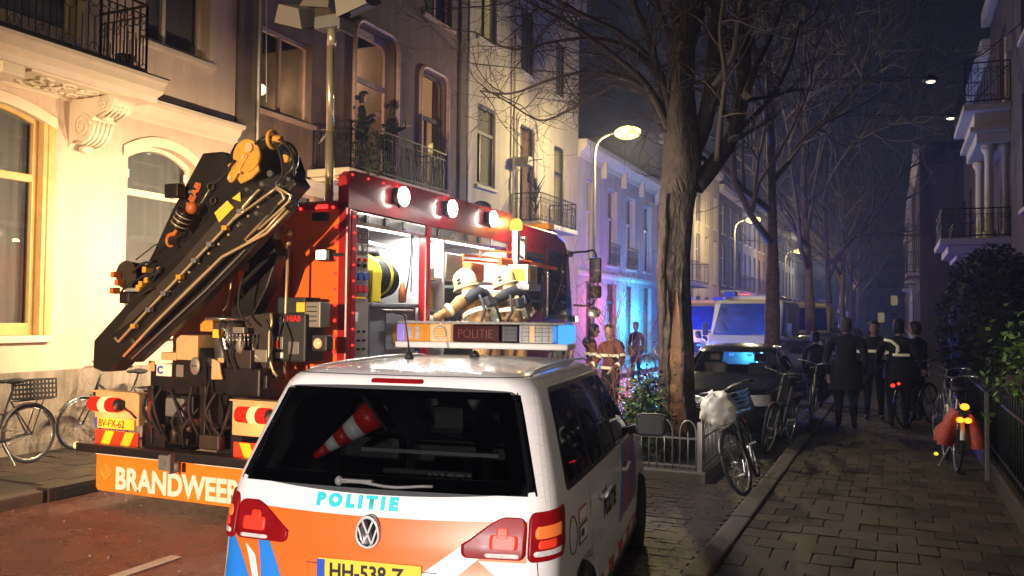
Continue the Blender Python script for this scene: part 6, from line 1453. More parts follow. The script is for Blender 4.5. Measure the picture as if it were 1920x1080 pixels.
# ================================================================== PARKED CARS
hatch = [(.18, .78, .10, 3.95, .2, .3), (.30, .85, .03, 4.03, .22, .4), (.50, .87, .0, 4.05, .24, .45), (.65, .87, .03, 4.02, .22, .5), (.80, .865, .06, 3.92, .2, .55), (.92, .85, .10, 3.35, .2, .5), (1.0, .82, .15, 2.95, .18, .4),
         (1.15, .765, .30, 2.70, .17, .36), (1.30, .70, .44, 2.40, .16, .34), (1.38, .655, .52, 2.20, .17, .33), (1.42, .60, .60, 2.02, .2, .33), (1.435, .54, .68, 1.9, .22, .33)]
def parked_car(label, loc, rz, paint, group='cars parked in the parking strip', glow=None, hi=True):
    r = empty('parked_car', loc, rz, label, 'car', group); s = Shell(hatch, 2.0, .05, .06, .22)
    zs_ = [.18+.04*i for i in range(32)]; b_ = s.body(sorted({round(z, 3) for z in zs_ if z <= 1.42}|{1.40, 1.42, 1.435}), .03).build('body', paint, r)
    if hi: cut_arches(b_, [(x, y, .32) for x in (-.84, .84) for y in (.75, 3.3)], .36)
    # see through cabin: take the glass areas out of the body
    Lm = lambda z: s.outline(z)[1][-1]
    bm = bmesh.new(); bm.from_mesh(b_.data); dl = []
    for f in bm.faces:
        c = f.calc_center_median()
        if 1.0 < c.z < 1.36 and ((c.y > 2.1 and abs(c.x) < .76-.33*(c.z-.95) and f.normal.y > .2) or (c.y < .6 and abs(c.x) < .60-.33*(c.z-.95))): dl.append(f)
    bmesh.ops.delete(bm, geom=dl, context='FACES'); bm.to_mesh(b_.data); bm.free()
    q = MB()
    for sg in (1, -1):
        f0 = lambda z: sg*(Lm(z)-.66+.24*(z-1.0)); f1 = lambda z: sg*(Lm(z)-1e-3); s.patch(q, f0 if sg > 0 else f1, f1 if sg > 0 else f0, .985, 1.375, .03, 12, 10, .004, 0, None, False)
    q.build('windscreen', 'glass', r)
    q = MB(); s.patch(q, lambda z: -.60+.33*(z-1), lambda z: .60-.33*(z-1), 1.0, 1.36, .04, 14, 8, .004, 0, None, False); q.build('rear_window', 'glass', r)
    for sg in (1, -1):
        U = lambda y, z: s.u_of_y(y, z)
        for y0, y1, l0, l1 in ((.62, 1.55, .5, 0), (1.63, 2.72, 0, -1.2)):
            f0 = lambda z: sg*U(y0+l0*(z-.97), z); f1 = lambda z: sg*U(y1+l1*(z-.97), z); q = MB(); s.patch(q, f0 if sg > 0 else f1, f1 if sg > 0 else f0, .97, 1.35, .03, 8, 8, .005, 0, None, False); q.build('side_window', 'glass_dark', r)
        q = MB(); f0 = lambda z: sg*(Lm(z)-.84); f1 = lambda z: sg*(Lm(z)-.42-.3*max(0, z-.68)); s.patch(q, f0 if sg > 0 else f1, f1 if sg > 0 else f0, .60, .76, .04, 10, 8, .008); q.build('headlight', 'lens_clear', r)
        q = MB(); f0 = lambda z: sg*.60; f1 = lambda z: sg*.98; s.patch(q, f0 if sg > 0 else f1, f1 if sg > 0 else f0, .72, .90, .03, 8, 8, .008); q.build('tail_light', 'tail_red', r)
        p = s.sy(2.62, .98, 0, sg); q = MB(); q.bar(p, p+Vector((sg*.10, 0, .02)), .04); q.ball(p+Vector((sg*.16, 0, .04)), .09, 10, 0, (1.1, .6, .75)); q.build('mirror', 'black_plastic', r)
        for y in (.75, 3.3): wheel(r, sg*.75, y, .31, .2, sg)
    q = MB(); q.bevbox(-.26, .26, 4.04, 4.06, .38, .49, .004); q.build('licence_plate', 'plate_yellow', r)
    q = MB()
    for k in range(3): q.tube([s.pt(sg_*(Lm(.55)-.36*t), .545+.03*k, .008) for sg_, t in ((1, 1), (1, .5), (1, 0.01), (-1, .5), (-1, 1))], .008, 4)
    q.build('grille', 'grey_plastic', r)
    q = MB()
    for x in (-.38, .38): q.bevbox(x-.2, x+.2, 1.9, 2.02, .5, 1.15, .05); q.bevbox(x-.1, x+.1, 1.92, 2.0, 1.17, 1.30, .03)
    q.build('front_seat', 'black_plastic', r)
    q = MB(); q.box(-.72, .72, .6, 3.0, .3, .5); q.bevbox(-.70, .70, 2.6, 3.0, .8, .96, .03); q.build('dashboard', 'black_plastic', r)
    return r
mat('car_black', (.008, .008, .010), .2, coat=.5, var=.2); mat('car_grey', (.06, .065, .07), .25, coat=.4); mat('car_blue', (.015, .02, .05), .25, coat=.4); mat('car_silver', (.22, .23, .24), .25, metal=.5)
parked_car('black hatchback with a blue glow in its windscreen, beside the damaged tree', (-2.55, 17.2, .012), R_(181), 'car_black')
parked_car('dark grey parked car with a lit headlight, second behind the tree', (-2.35, 25.6, .012), R_(180), 'car_grey')
parked_car('third parked car along the strip, dark blue', (-2.3, 31.0, .012), R_(180), 'car_blue', hi=False)
parked_car('fourth parked car along the strip, silver', (-2.3, 40.0, .012), R_(180), 'car_silver', hi=False)
parked_car('fifth parked car along the strip, black and small in the distance', (-2.3, 50.0, .012), R_(180), 'car_black', hi=False)

# ================================================================== AMBULANCES AND RESCUE VAN
mat('van_white', (.36, .36, .33), .3, coat=.4, var=.06); mat('van_yellow', (.62, .52, .12), .3, coat=.4, var=.06); mat('van_blue', (.03, .06, .30), .35)
def van(label, loc, rz, paint, group, box=True, beac=True, cat='ambulance', name='ambulance'):
    r = empty(name, loc, rz, label, cat, group); w = 1.0
    P = [(0, .4), (0, 2.25), (.15, 2.45), (4.1, 2.45), (4.35, 2.35), (5.05, 1.45), (5.65, 1.18), (5.75, .95), (5.78, .4)]
    b_ = MB().prism(P, lambda a, b: (-w, a, b), lambda a, b: (w, a, b)).build('body', paint, r); m_ = b_.modifiers.new('b', 'BEVEL'); m_.width = .09; m_.segments = 3; m_.limit_method = 'ANGLE'
    if box: MB().bevbox(-.80, .80, .3, 3.9, 2.42, 2.60, .06).build('roof_box', paint, r)
    q = MB(); q.prism([(-.90, 0), (.90, 0), (.80, .98), (-.80, .98)], lambda a, b: (a, 5.07-.70*b*.98+.005, 1.46+b*.90), lambda a, b: (a, 5.10-.70*b*.98+.005, 1.47+b*.90)); q.build('windscreen', 'blue_lit_glass', r)
    q = MB(); q.bar((-.4, 5.09, 1.50), (-.1, 5.07, 1.56), .015); q.bar((.1, 5.09, 1.50), (.5, 5.07, 1.56), .015); q.build('wiper', 'black_plastic', r)
    for sg in (1, -1):
        q = MB(); q.prism([(3.55, 1.45), (4.75, 1.45), (4.2, 2.2), (3.55, 2.2)], lambda a, b: (sg*1.003, a, b), lambda a, b: (sg*1.012, a, b)); q.build('side_window', 'glass_dark', r)
        q = MB(); q.bevbox(sg*.70-.16, sg*.70+.16, 5.74, 5.80, .80, 1.05, .03); q.build('headlight', 'lens_clear', r)
        q = MB(); q.bar((sg*1.0, 4.7, 1.5), (sg*1.15, 4.7, 1.5), .04); q.bevbox(sg*1.2-.08, sg*1.2+.08, 4.66, 4.74, 1.40, 1.80, .03); q.build('mirror', 'black_plastic', r)
        q = MB(); q.bevbox(sg*.62-.18, sg*.62+.18, 3.6, 4.0, 2.58 if box else 2.44, 2.72 if box else 2.60, .03); q.build('roof_beacon', 'van_blue', r)
        if beac:
            q = MB(); q.bevbox(sg*.25-.07, sg*.25+.07, 5.785, 5.80, .86, .94, .005); q.build('grille_flasher', 'beacon_blue', r)
        for y in (1.1, 4.7): wheel(r, sg*.88, y, .34, .22, sg)
        q = MB(); q.prism([(.2, 1.0), (3.4, 1.0), (3.4, 1.25), (.2, 1.25)], lambda a, b: (sg*1.002, a, b), lambda a, b: (sg*1.006, a, b)); q.build('side_stripe', 'foil_red', r)
    q = MB(); q.bevbox(-.5, .5, 5.76, 5.79, .62, 1.0, .01); q.build('grille', 'black_plastic', r)
    q = MB(); q.bevbox(-.95, .95, 5.72, 5.84, .35, .60, .03); q.build('bumper', 'grey_plastic', r)
    q = MB(); q.bevbox(-.26, .26, 5.842, 5.85, .42, .53, .002); q.build('licence_plate', 'plate_yellow', r)
    return r
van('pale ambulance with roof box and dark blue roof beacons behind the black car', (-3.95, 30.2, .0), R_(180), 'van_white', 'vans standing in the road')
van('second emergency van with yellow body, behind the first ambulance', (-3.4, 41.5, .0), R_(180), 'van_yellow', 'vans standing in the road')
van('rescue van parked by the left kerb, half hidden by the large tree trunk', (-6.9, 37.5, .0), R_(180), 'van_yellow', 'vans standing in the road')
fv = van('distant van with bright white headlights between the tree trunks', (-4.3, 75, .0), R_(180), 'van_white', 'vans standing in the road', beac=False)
for x in (-.7, .7): MB().ball((x, 5.86, .95), .13, 10).build('headlight', 'blue_white', fv)
fv2 = parked_car('far car facing the viewer with its headlights on', (-5.3, 62, 0), R_(180), 'car_grey', 'cars far down the road', hi=False)
for x in (-.62, .62): MB().ball((x, 4.0, .68), .09, 10).build('headlight', 'blue_white', fv2)

# ================================================================== BICYCLES
def bicycle(label, loc, rz, lean=0, crate=None, bag=None, panniers=None, lights=(), fender='black_paint', mm='black_paint', group='parked bicycles', steer=0, frame_m=None, spokes=20, gold=False):
    r = empty('bicycle', loc, 0, label, 'bicycle', group); r.rotation_euler = (Matrix.Rotation(rz, 3, 'Z') @ Matrix.Rotation(lean, 3, 'Y')).to_euler()
    R = .345; fm = frame_m or mm
    BB = Vector((0, .44, .28)); SE = Vector((0, .20, .86)); HT = Vector((0, .82, .92)); HB = Vector((0, .88, .70)); RW = Vector((0, 0, R)); FW = Vector((0, 1.06, R))
    q = MB(); q.tube([BB, SE], .016, 8); q.tube([HT+Vector((0, -.01, .0)), HB], .02, 8); q.tube([BB, HB+Vector((0, 0, .02))], .018, 8)
    q.tube(crv([Vector((0, .27, .62)), Vector((0, .5, .62)), HT-Vector((0, 0, .08))], 5), .014, 8)
    for sx in (-.05, .05): q.tube([RW+Vector((sx, 0, 0)), BB+Vector((sx*.6, 0, 0))], .010, 6); q.tube([RW+Vector((sx, 0, 0)), SE-Vector((0, -.02, .12))], .009, 6)
    q.build('frame', fm, r)
    st = Matrix.Translation(HB) @ Matrix.Rotation(steer, 4, 'Z') @ Matrix.Translation(-HB)
    q = MB()
    for sx in (-.05, .05): q.tube([st @ p for p in (HB+Vector((sx, 0, .0)), HB+Vector((sx, .06, -.12)), FW+Vector((sx, 0, 0)))], .010, 6)
    q.build('fork', fm, r)
    for nm, c, M in (('rear_wheel', RW, Matrix.Identity(4)), ('front_wheel', FW, st)):
        q = MB(); q.torus(c, R-.012, .018, 40, 8, 'X', 0, M); w_ = q.build(nm, 'rubber', r)
        q = MB(); q.torus(c, R-.036, .011, 40, 6, 'X', 0, M); q.build('rim', 'steel', w_)
        q = MB()
        for k in range(spokes):
            a = 2*math.pi*k/spokes; s_ = .02 if k % 2 else -.02
            q.tube([M @ (c+Vector((s_, .018*math.cos(a+.6), .018*math.sin(a+.6)))), M @ (c+Vector((0, (R-.04)*math.cos(a), (R-.04)*math.sin(a))))], .0016, 3)
        q.cyl(M @ (c-Vector((.045, 0, 0))), M @ (c+Vector((.045, 0, 0))), .02, None, 10); q.build('spokes', 'steel', w_)
        q = MB(); a0, a1 = ((.35, 2.9) if nm == 'rear_wheel' else (.5, 2.5)); n = 14
        vs = []
        for i in range(n+1):
            a = a0+(a1-a0)*i/n
            for sx, dr in ((-.028, .010), (-.016, .026), (.016, .026), (.028, .010)): vs.append(M @ (c+Vector((sx, (R+dr)*math.cos(a), (R+dr)*math.sin(a)))))
        q.add(vs, [(4*i+j, 4*i+j+1, 4*i+j+5, 4*i+j+4) for i in range(n) for j in range(3)], 0, True); q.build('mudguard', fender, r)
    q = MB(); up = HT+Vector((0, -.05, .16)); q.tube([st @ HT, st @ up], .012, 8)
    q.tube([st @ p for p in crv([up+Vector((-.28, -.22, .02)), up+Vector((-.27, -.05, .04)), up+Vector((-.12, .04, .03)), up, up+Vector((.12, .04, .03)), up+Vector((.27, -.05, .04)), up+Vector((.28, -.22, .02))], 4)], .011, 8); hb_ = q.build('handlebar', 'steel', r)
    q = MB()
    for sx in (-1, 1): q.tube([st @ (up+Vector((sx*.28, -.22, .02))), st @ (up+Vector((sx*.28, -.11, .035)))], .017, 8)
    q.build('grip', 'rubber', hb_)
    q = MB(); q.tube([SE, SE+Vector((0, -.02, .10))], .012, 8); q.ball(SE+Vector((0, -.04, .12)), .1, 12, 0, (1.0, 1.2, .35)); q.ball(SE+Vector((0, .10, .125)), .05, 10, 0, (.7, 1.6, .5)); q.build('saddle', 'rubber', r)
    q = MB(); q.torus(BB, .085, .006, 24, 5, 'X')
    for s_ in (1, -1): q.bar(BB+Vector((.05*s_, 0, 0)), BB+Vector((.06*s_, .10*s_, -.13*s_)), .014); q.bevbox(*(sorted((.06*s_, .14*s_))), .10*s_-.035, .10*s_+.035, BB.z-.14*s_-.01, BB.z-.14*s_+.01, .004, 0, Matrix.Translation((0, BB.y, 0)))
    q.tube([BB+Vector((.05, 0, .085)), RW+Vector((.05, 0, .035))], .004, 4); q.tube([BB+Vector((.05, 0, -.085)), RW+Vector((.05, 0, -.035))], .004, 4); q.build('crankset', 'steel', r)
    q = MB(); z = .74
    for sx in (-.06, 0, .06): q.bar((sx, -.28, z), (sx, .16, z), .012)
    for y in (-.28, -.12, .04): q.bar((-.07, y, z), (.07, y, z), .012)
    for sx in (-.06, .06): q.bar((sx, -.16, z), (sx*.9, 0, R), .010)
    q.build('rack', 'black_paint', r)
    if crate:
        q = MB(); cy, cz = (-.08, .76) if crate[1] == 'rear' else (1.10, .80)
        for k in range(5):
            z = cz+.055*k
            for a, b_ in (((-.19, cy-.15), (.19, cy-.15)), ((.19, cy-.15), (.19, cy+.15)), ((.19, cy+.15), (-.19, cy+.15)), ((-.19, cy+.15), (-.19, cy-.15))): q.bar((*a, z), (*b_, z), .012, .022)
        for k in range(7):
            for y in (cy-.15, cy+.15): q.bar((-.19+.063*k, y, cz), (-.19+.063*k, y, cz+.23), .012)
            if k < 6:
                for x in (-.19, .19): q.bar((x, cy-.15+.05*k, cz), (x, cy-.15+.05*k, cz+.23), .012)
        q.box(-.19, .19, cy-.15, cy+.15, cz-.01, cz); q.build('crate', crate[0], r)
    if bag:
        q = MB(); c = st @ Vector((0, 1.02, .92)); nn = 30; vs = []
        for i in range(17):
            i = i/2; ph = math.pi*i/8
            for k in range(nn):
                a = 2*math.pi*k/nn; rr = math.sin(ph)**.55*(1+.30*noise.noise((math.cos(a)*2, math.sin(a)*2, i*.7))+.12*math.sin(5*a+i*.4)*(i/8)+.16*noise.noise((math.cos(a)*5, math.sin(a)*5, i*1.3))+.07*noise.noise((math.cos(a)*13, math.sin(a)*13, i*3)))
                vs.append(c+Vector((.185*rr*math.cos(a)*(1+.25*(i/8-.5)), .14*rr*math.sin(a), .17*-math.cos(ph)*(1+.5*noise.noise((math.cos(a)*1.7, math.sin(a)*1.7, 3))))))
        q.add(vs, [(i*nn+k, i*nn+(k+1) % nn, (i+1)*nn+(k+1) % nn, (i+1)*nn+k) for i in range(16) for k in range(nn)], 0, True); q.build('cover_bag', bag, r, sub=1)
        q = MB(); q.bar((-.12, 1.02, .76), (.12, 1.02, .76), .012); q.bar((-.12, 1.14, .76), (.12, 1.14, .76), .012); q.bar((-.1, 1.06, .76), (-.05, 1.06, .36), .01); q.bar((.1, 1.06, .76), (.05, 1.06, .36), .01); q.build('front_carrier', 'black_paint', r)
    if panniers:
        for sx in (-1, 1):
            q = MB(); n = 9; vs = []
            for i in range(n):
                t = i/(n-1)
                for y in (-.34, -.20, -.02, .08):
                    wv = .03*math.sin(t*9+y*20)
                    vs.append((sx*(.07+.17*math.sin(t*1.6)+wv), y+.05*t*(-1 if y < -.1 else 1), .76-.40*t))
            for j in range(n):
                t = j/(n-1)
                for y in (-.34, -.20, -.02, .08): vs.append((sx*(.06+.04*t), y, .74-.40*t))
            fs = [(i*4+k, i*4+k+1, (i+1)*4+k+1, (i+1)*4+k) for i in range(n-1) for k in range(3)]; b0 = n*4
            fs += [tuple(b0+x for x in f) for f in fs]; fs += [(i*4, (i+1)*4, b0+(i+1)*4, b0+i*4) for i in range(n-1)]+[(i*4+3, (i+1)*4+3, b0+(i+1)*4+3, b0+i*4+3) for i in range(n-1)]
            q.add(vs, fs, 0, True); q.build('pannier', panniers, r)
    for (p, mm_, s_, nm) in lights: MB().ball(p, s_, 10, 0, (1, .5, .8)).build(nm, mm_, r)
    MB().bar((-.03, .35, .28), (-.16, .30, .01), .012).build('kickstand', 'steel', r)
    return r
pR = atX(50, 797, -9.45)
bicycle('black bicycle with crate leaning at the stucco wall, nearest the left edge', (-9.45, pR.y+.05, .124), R_(180), R_(4), crate=('black_plastic', 'rear'), spokes=28, fender='grey_plastic')
pF = atX(152, 792, -9.75)
bicycle('old bicycle with bare pale wheel behind the fire engine tail lamp', (-9.80, pF.y+1.06, .124), R_(180), R_(-5), fender='steel', spokes=28)
bicycle('black bicycle with white covered front basket and blue crate leaning on the tree guard', (-1.46, 10.30, .10), R_(184), R_(-19+38), crate=('crate_blue', 'rear'), bag='bag_white', steer=R_(-14), spokes=28, lights=[((0, -.36, .62), 'led_red', .015, 'rear_reflector')])  # rear reflector emits, standing in for returned light
bicycle('bicycle with red panniers and glowing orange reflectors on the right', (.66, 11.55, .12), R_(4), R_(3), panniers='bag_red', fender='foil_white', lights=[((0, -.36, .82), 'amber_dot', .050, 'rear_reflector'), ((-.04, -.37, .665), 'amber_dot', .042, 'rear_reflector'), ((.04, -.37, .665), 'amber_dot', .042, 'rear_reflector'), ((-.20, .30, .42), 'reflector_glow', .022, 'pedal_reflector'), ((-.18, .42, .14), 'reflector_glow', .026, 'pedal_reflector')], frame_m='galv')  # reflectors given emission in place of the light they throw back
bicycle('bicycle with red rear light parked by the hedge beyond the panniers', (.15, 15.9, .12), R_(-24), R_(-4), lights=[((0, -.36, .72), 'led_red', .04, 'rear_light'), ((.10, -.36, .75), 'led_red', .03, 'rear_light')])
bicycle('dark bicycle against the garden fence beside the hedge', (.75, 13.6, .12), R_(10), R_(5), frame_m='grey_plastic')
bicycle('bicycle leaning by the parked cars, nearest the black hatchback', (-1.45, 13.1, .10), R_(172), R_(-8), frame_m='grey_plastic')
bicycle('bicycle leaning by the second tree trunk', (-1.35, 15.5, .12), R_(185), R_(-6), frame_m='galv')
bicycle('bicycle standing in the road by the low white house', (-6.3, 26.5, .0), R_(70), R_(3), frame_m='steel')

# ================================================================== TREE GUARD, SHRUBS, HEDGE, FENCE
tg = empty('tree_guard', (-2.55, 10.0, 0), label='low hooped grey metal tree guard round the damaged tree', cat='fence')
def hoops(p0, p1, n):
    p0, p1 = Vector(p0), Vector(p1); d = p1-p0
    for i in range(n):
        q = MB(); a = p0+d*((i+.16)/n); b_ = p0+d*((i+.84)/n); c = (a+b_)/2; w_ = (b_-a)/2
        pts = [a]+[a+Vector((0, 0, .40))]+[c-w_*math.cos(t*math.pi/8)+Vector((0, 0, .44+.15*math.sin(t*math.pi/8))) for t in range(0, 9)]+[b_+Vector((0, 0, .40)), b_]
        q.tube(pts, .011, 6); q.tube([c, c+Vector((0, 0, .46))], .009, 6); q.build('hoop', 'galv', tg, True)
    q = MB(); q.bar(p0+Vector((0, 0, .38)), p1+Vector((0, 0, .38)), .014, .022); q.bar(p0+Vector((0, 0, .06)), p1+Vector((0, 0, .06)), .014, .022); q.build('rail', 'galv', tg, True)
G0, G1 = Vector((-3.2, 10.02, .14)), Vector((-2.08, 10.02, .14)); G2 = Vector((-2.08, 12.6, .14))
hoops(G0, G1, 4); hoops(G1, G2, 11)
for p in (G0, G1, G2): MB().bevbox(p.x-.03, p.x+.03, p.y-.03, p.y+.03, .10, .72, .006).build('post', 'galv', tg, True)
pe = MB().bevbox(-3.28, -2.0, 9.92, 10.10, -.02, .15, .02).bevbox(-2.16, -2.0, 10.11, 12.7, -.02, .15, .02); pe_ = struct(pe.build('planting_bed_edge', 'kerb_stone')); MB().box(-3.28, -2.17, 10.11, 12.7, 0, .11).build('bed_soil', 'soil', pe_)
def leaf(q, p, s, mi=0, droop=0, nrm=None):
    a = rnd.uniform(0, 6.283); t = rnd.uniform(-.9, .9); d = Vector((math.cos(a)*math.cos(t), math.sin(a)*math.cos(t), math.sin(t)-droop)).normalized(); u = d.orthogonal().normalized(); u = (u*math.cos(a*3)+d.cross(u)*math.sin(a*3))*s*.28
    q.add([p, p+d*s*.5+u, p+d*s, p+d*s*.5-u], [(0, 1, 2), (0, 2, 3)], mi)
def shrub(name, label, c, rx, ry, z0, z1, n, s, mats, twig='bark_twig', cat='shrub', dense=0):
    o = empty(name, (c[0], c[1], 0), label=label, cat=cat); q = MB(); st = MB(); nb = max(10, n//60); tips = []
    for k in range(nb):
        a = rnd.uniform(0, 6.283); rr = rnd.random()**.5; z = z0+(z1-z0)*rnd.random()**.7; tip = Vector((c[0]+rx*rr*math.cos(a), c[1]+ry*rr*math.sin(a), z)); base = Vector((c[0]+rx*.12*math.cos(a), c[1]+ry*.12*math.sin(a), .1))
        mid = (base+tip)/2+Vector((rnd.uniform(-.08, .08), rnd.uniform(-.08, .08), .1)); P = crv([base, mid, tip], 5); st.tube(P, [.012-.0008*i for i in range(len(P))], 5); tips.append(P)
    for k in range(n):
        P = rnd.choice(tips); i = rnd.randrange(len(P)//3, len(P)); p = P[i]+Vector((rnd.gauss(0, 1), rnd.gauss(0, 1), rnd.gauss(0, .8)))*s*1.6; leaf(q, p, s*rnd.uniform(.6, 1.2), rnd.randrange(len(mats)), .1)
    st.build('stem', twig, o, True); q.build('foliage', mats, o, True, kind='stuff'); return o
shrub('green_shrub', 'leafy green shrub behind the tree guard beside the police car mirror', (-2.93, 10.75), .20, .35, .25, 1.22, 2600, .07, ['leaf_green', 'leaf_bright', 'leaf_dark'])
shrub('garden_shrub', 'bright green shrub overhanging the garden fence at the right edge', (1.62, 10.9), .60, .7, .85, 1.95, 3600, .095, ['leaf_bright', 'leaf_green', 'leaf_bright'])
tw = empty('bare_shrub', (-3.2, 11.0, 0), label='tall leafless shrub with thin reddish twigs left of the trunk', cat='shrub')
q = MB(); mat('red_twig', (.24, .10, .07), .7, var=.3)
def twig(p, d, L, r, lv):
    n = 5; P = [p]
    for i in range(n):
        d = (d+Vector((rnd.gauss(0, .12), rnd.gauss(0, .12), rnd.gauss(0, .07)))).normalized(); P.append(P[-1]+d*L/n)
        if lv > 0 and rnd.random() < .75: twig(P[-1], (d+Vector((rnd.gauss(0, .7), rnd.gauss(0, .7), rnd.gauss(.1, .4)))).normalized(), L*.55, r*.6, lv-1)
    q.tube(P, [r*(1-.8*i/n) for i in range(n+1)], 4)
for k in range(9): twig(Vector((-3.2+rnd.gauss(0, .12), 11+rnd.gauss(0, .12), .1)), Vector((rnd.gauss(-.05, .2), rnd.gauss(0, .2), 1)).normalized(), rnd.uniform(1.5, 2.3), .010, 2)
q.build('twigs', 'red_twig', tw, True)
def hedge(label, c, r, n, s, group=None):
    o = empty('hedge', (c[0], c[1], 0), label=label, cat='hedge', group=group); q = MB(); core = MB(); core.ball((c[0], c[1], c[2]), 1, 18, 0, (r[0]*.86, r[1]*.86, r[2]*.9)); core.build('hedge_core', 'leaf_dark', o, True)
    for k in range(n):
        v = Vector((rnd.gauss(0, 1), rnd.gauss(0, 1), rnd.gauss(0, 1))).normalized(); b = 1+.09*noise.noise(v*3)
        rr = rnd.uniform(.84, 1.03)*b; p = Vector((c[0]+v.x*r[0]*rr, c[1]+v.y*r[1]*rr, max(.15, c[2]+v.z*r[2]*rr))); leaf(q, p, s*rnd.uniform(.6, 1.3), rnd.randrange(2))
    q.build('foliage', ['leaf_dark', 'leaf_green' if False else 'leaf_dark'], o, True, kind='stuff'); return o
hedge('tall dark rounded hedge in front of the columned house', (1.66, 18.0, 1.70), (.90, 1.2, 1.58), 9000, .10)
hedge('lower dark hedge behind the bicycle with red panniers', (1.85, 14.6, .95), (.62, 1.4, .95), 6000, .09)
gf = empty('garden_fence', (1.04, 14, 0), label='dark iron garden fence along the right pavement', cat='fence')
q = MB().bevbox(.99, 1.13, 8.0, 22, .05, .32, .02); q.build('footing', 'brick_dark', gf, True)
for i in range(70):
    y = 8.05+.2*i; q = MB(); q.tube([(1.06, y, .32), (1.06, y, 1.12), (1.06, y, 1.2)], [.010, .010, .002], 5); q.build('bar', 'iron', gf, True)
for z in (.42, 1.02): MB().bar((1.06, 8.0, z), (1.06, 22, z), .02, .03).build('rail', 'iron', gf, True)
for y in (11.18, 14.2, 18.2): MB().bevbox(.93, .975, y-.022, y+.022, .1, 1.12, .006).build('post', 'galv' if y < 12 else 'iron', gf, True)
mat('shed_panel', (.16, .085, .09), .8, var=.3, vscale=4)
sp = empty('board_fence', (1.9, 12.6, 0), label='purple brown board fence behind the iron bars at the right edge', cat='fence')
for k in range(14): MB().bevbox(1.28+.155*k, 1.425+.155*k, 12.5, 12.53, .1, 1.25+.02*(k % 3), .006).build('board', 'shed_panel', sp, True)
# small clutter on the road in the lit area
for k, (x, y, lab, mm) in enumerate(((-5.6, 20.5, 'small orange hazard lamp on the road, left of the pair', 'amber_dot'), (-5.2, 21.6, 'small pink hazard lamp on the road, right of the pair', 'tail_lit'))):
    o = empty('hazard_lamp', (x, y, .02), label=lab, cat='lamp'); MB().ball((0, 0, .08), .055, 10).build('lens', mm, o); MB().bevbox(-.07, .07, -.05, .05, 0, .04, .01).build('base', 'black_plastic', o)
q = MB(); q.tube(crv([(-4.5, 15, .04), (-5.4, 18, .04), (-4.9, 21, .04), (-6.2, 24, .04), (-5.8, 28, .04), (-7, 31, .04)], 8), .035, 8); tag(q.build('fire_hose', 'foil_white'), 'pale fire hose snaking along the road beyond the fire engine', 'hose')
# ================================================================== TREES
def limb(q, P, r0, r1, n=7, seg=6, rough=.0):
    C = crv(P, seg); N = len(C); rs = [r0+(r1-r0)*(i/(N-1))**.8 for i in range(N)]
    if rough: rs = [r*(1+rough*noise.noise((c.x*3, c.y*3, c.z*2.2))) for r, c in zip(rs, C)]
    q.tube(C, rs, n); return C
def sprout(q, p, d, L, r, lv, rg, bend=.12, up=.04, kids=3, n=6, side=None):
    P = [p]; dd = d.normalized()
    for i in range(n):
        dd = (dd+Vector((rg.gauss(0, bend), rg.gauss(0, bend), rg.gauss(up, bend)))).normalized(); P.append(P[-1]+dd*L/n)
    q.tube(P, [max(.003, r*(1-.75*i/n)) for i in range(n+1)], 5 if r > .02 else 3)
    if lv <= 0: return
    for k in range(kids):
        i = rg.randrange(1, n+1); a = (P[i]-P[i-1]).normalized(); o = a.orthogonal().normalized(); ang = rg.uniform(0, 6.283); o = o*math.cos(ang)+a.cross(o)*math.sin(ang)
        sprout(q, P[i], a*.8+o*rg.uniform(.4, .9), L*rg.uniform(.45, .75), max(.004, r*.55), lv-1, rg, bend*1.15, up, kids, n-1)
t1 = empty('street_tree', (-2.72, 11.5, 0), label='large bare tree with torn bark and exposed wood beside the police car', cat='tree')
TY = 11.5
def tp_(x, y, dY=0): return atY(x, y, TY+dY)
q = MB(); rg = random.Random(11)
# trunk as a lobed, fluted column
cl = [(1272, 870, .30), (1270, 800, .265), (1266, 740, .245), (1265, 680, .235), (1265, 600, .225), (1264, 520, .225), (1268, 440, .225), (1272, 380, .24), (1280, 330, .26), (1282, 280, .25), (1278, 230, .225), (1275, 170, .20), (1278, 100, .18), (1285, 30, .16), (1292, -60, .13)]
pts = crv([tp_(x, y) for x, y, r in cl], 6); rs = []
for i in range(len(pts)):
    f = i/6; k = min(int(f), len(cl)-2); t = f-k; rs.append(cl[k][2]*(1-t)+cl[k+1][2]*t)
NS = 28; vs = []; b0 = 0
for i, (p, r) in enumerate(zip(pts, rs)):
    for k in range(NS):
        a = 2*math.pi*k/NS; rr = r*(1+.07*math.sin(3*a+p.z*1.1)+.045*math.sin(5*a-p.z*.7)+.07*noise.noise((math.cos(a)*2.2, math.sin(a)*2.2, p.z*1.6))+.035*noise.noise((math.cos(a)*7, math.sin(a)*7, p.z*5)))
        if p.z < .6: rr *= 1+.35*(.6-p.z)*(1+.5*math.sin(4*a))
        vs.append((p.x+rr*math.cos(a), p.y+rr*math.sin(a), p.z))
q.add(vs, [(i*NS+k, i*NS+(k+1) % NS, (i+1)*NS+(k+1) % NS, (i+1)*NS+k) for i in range(len(pts)-1) for k in range(NS)], 0, True)
trunk = q.build('trunk', 'bark', t1, True)
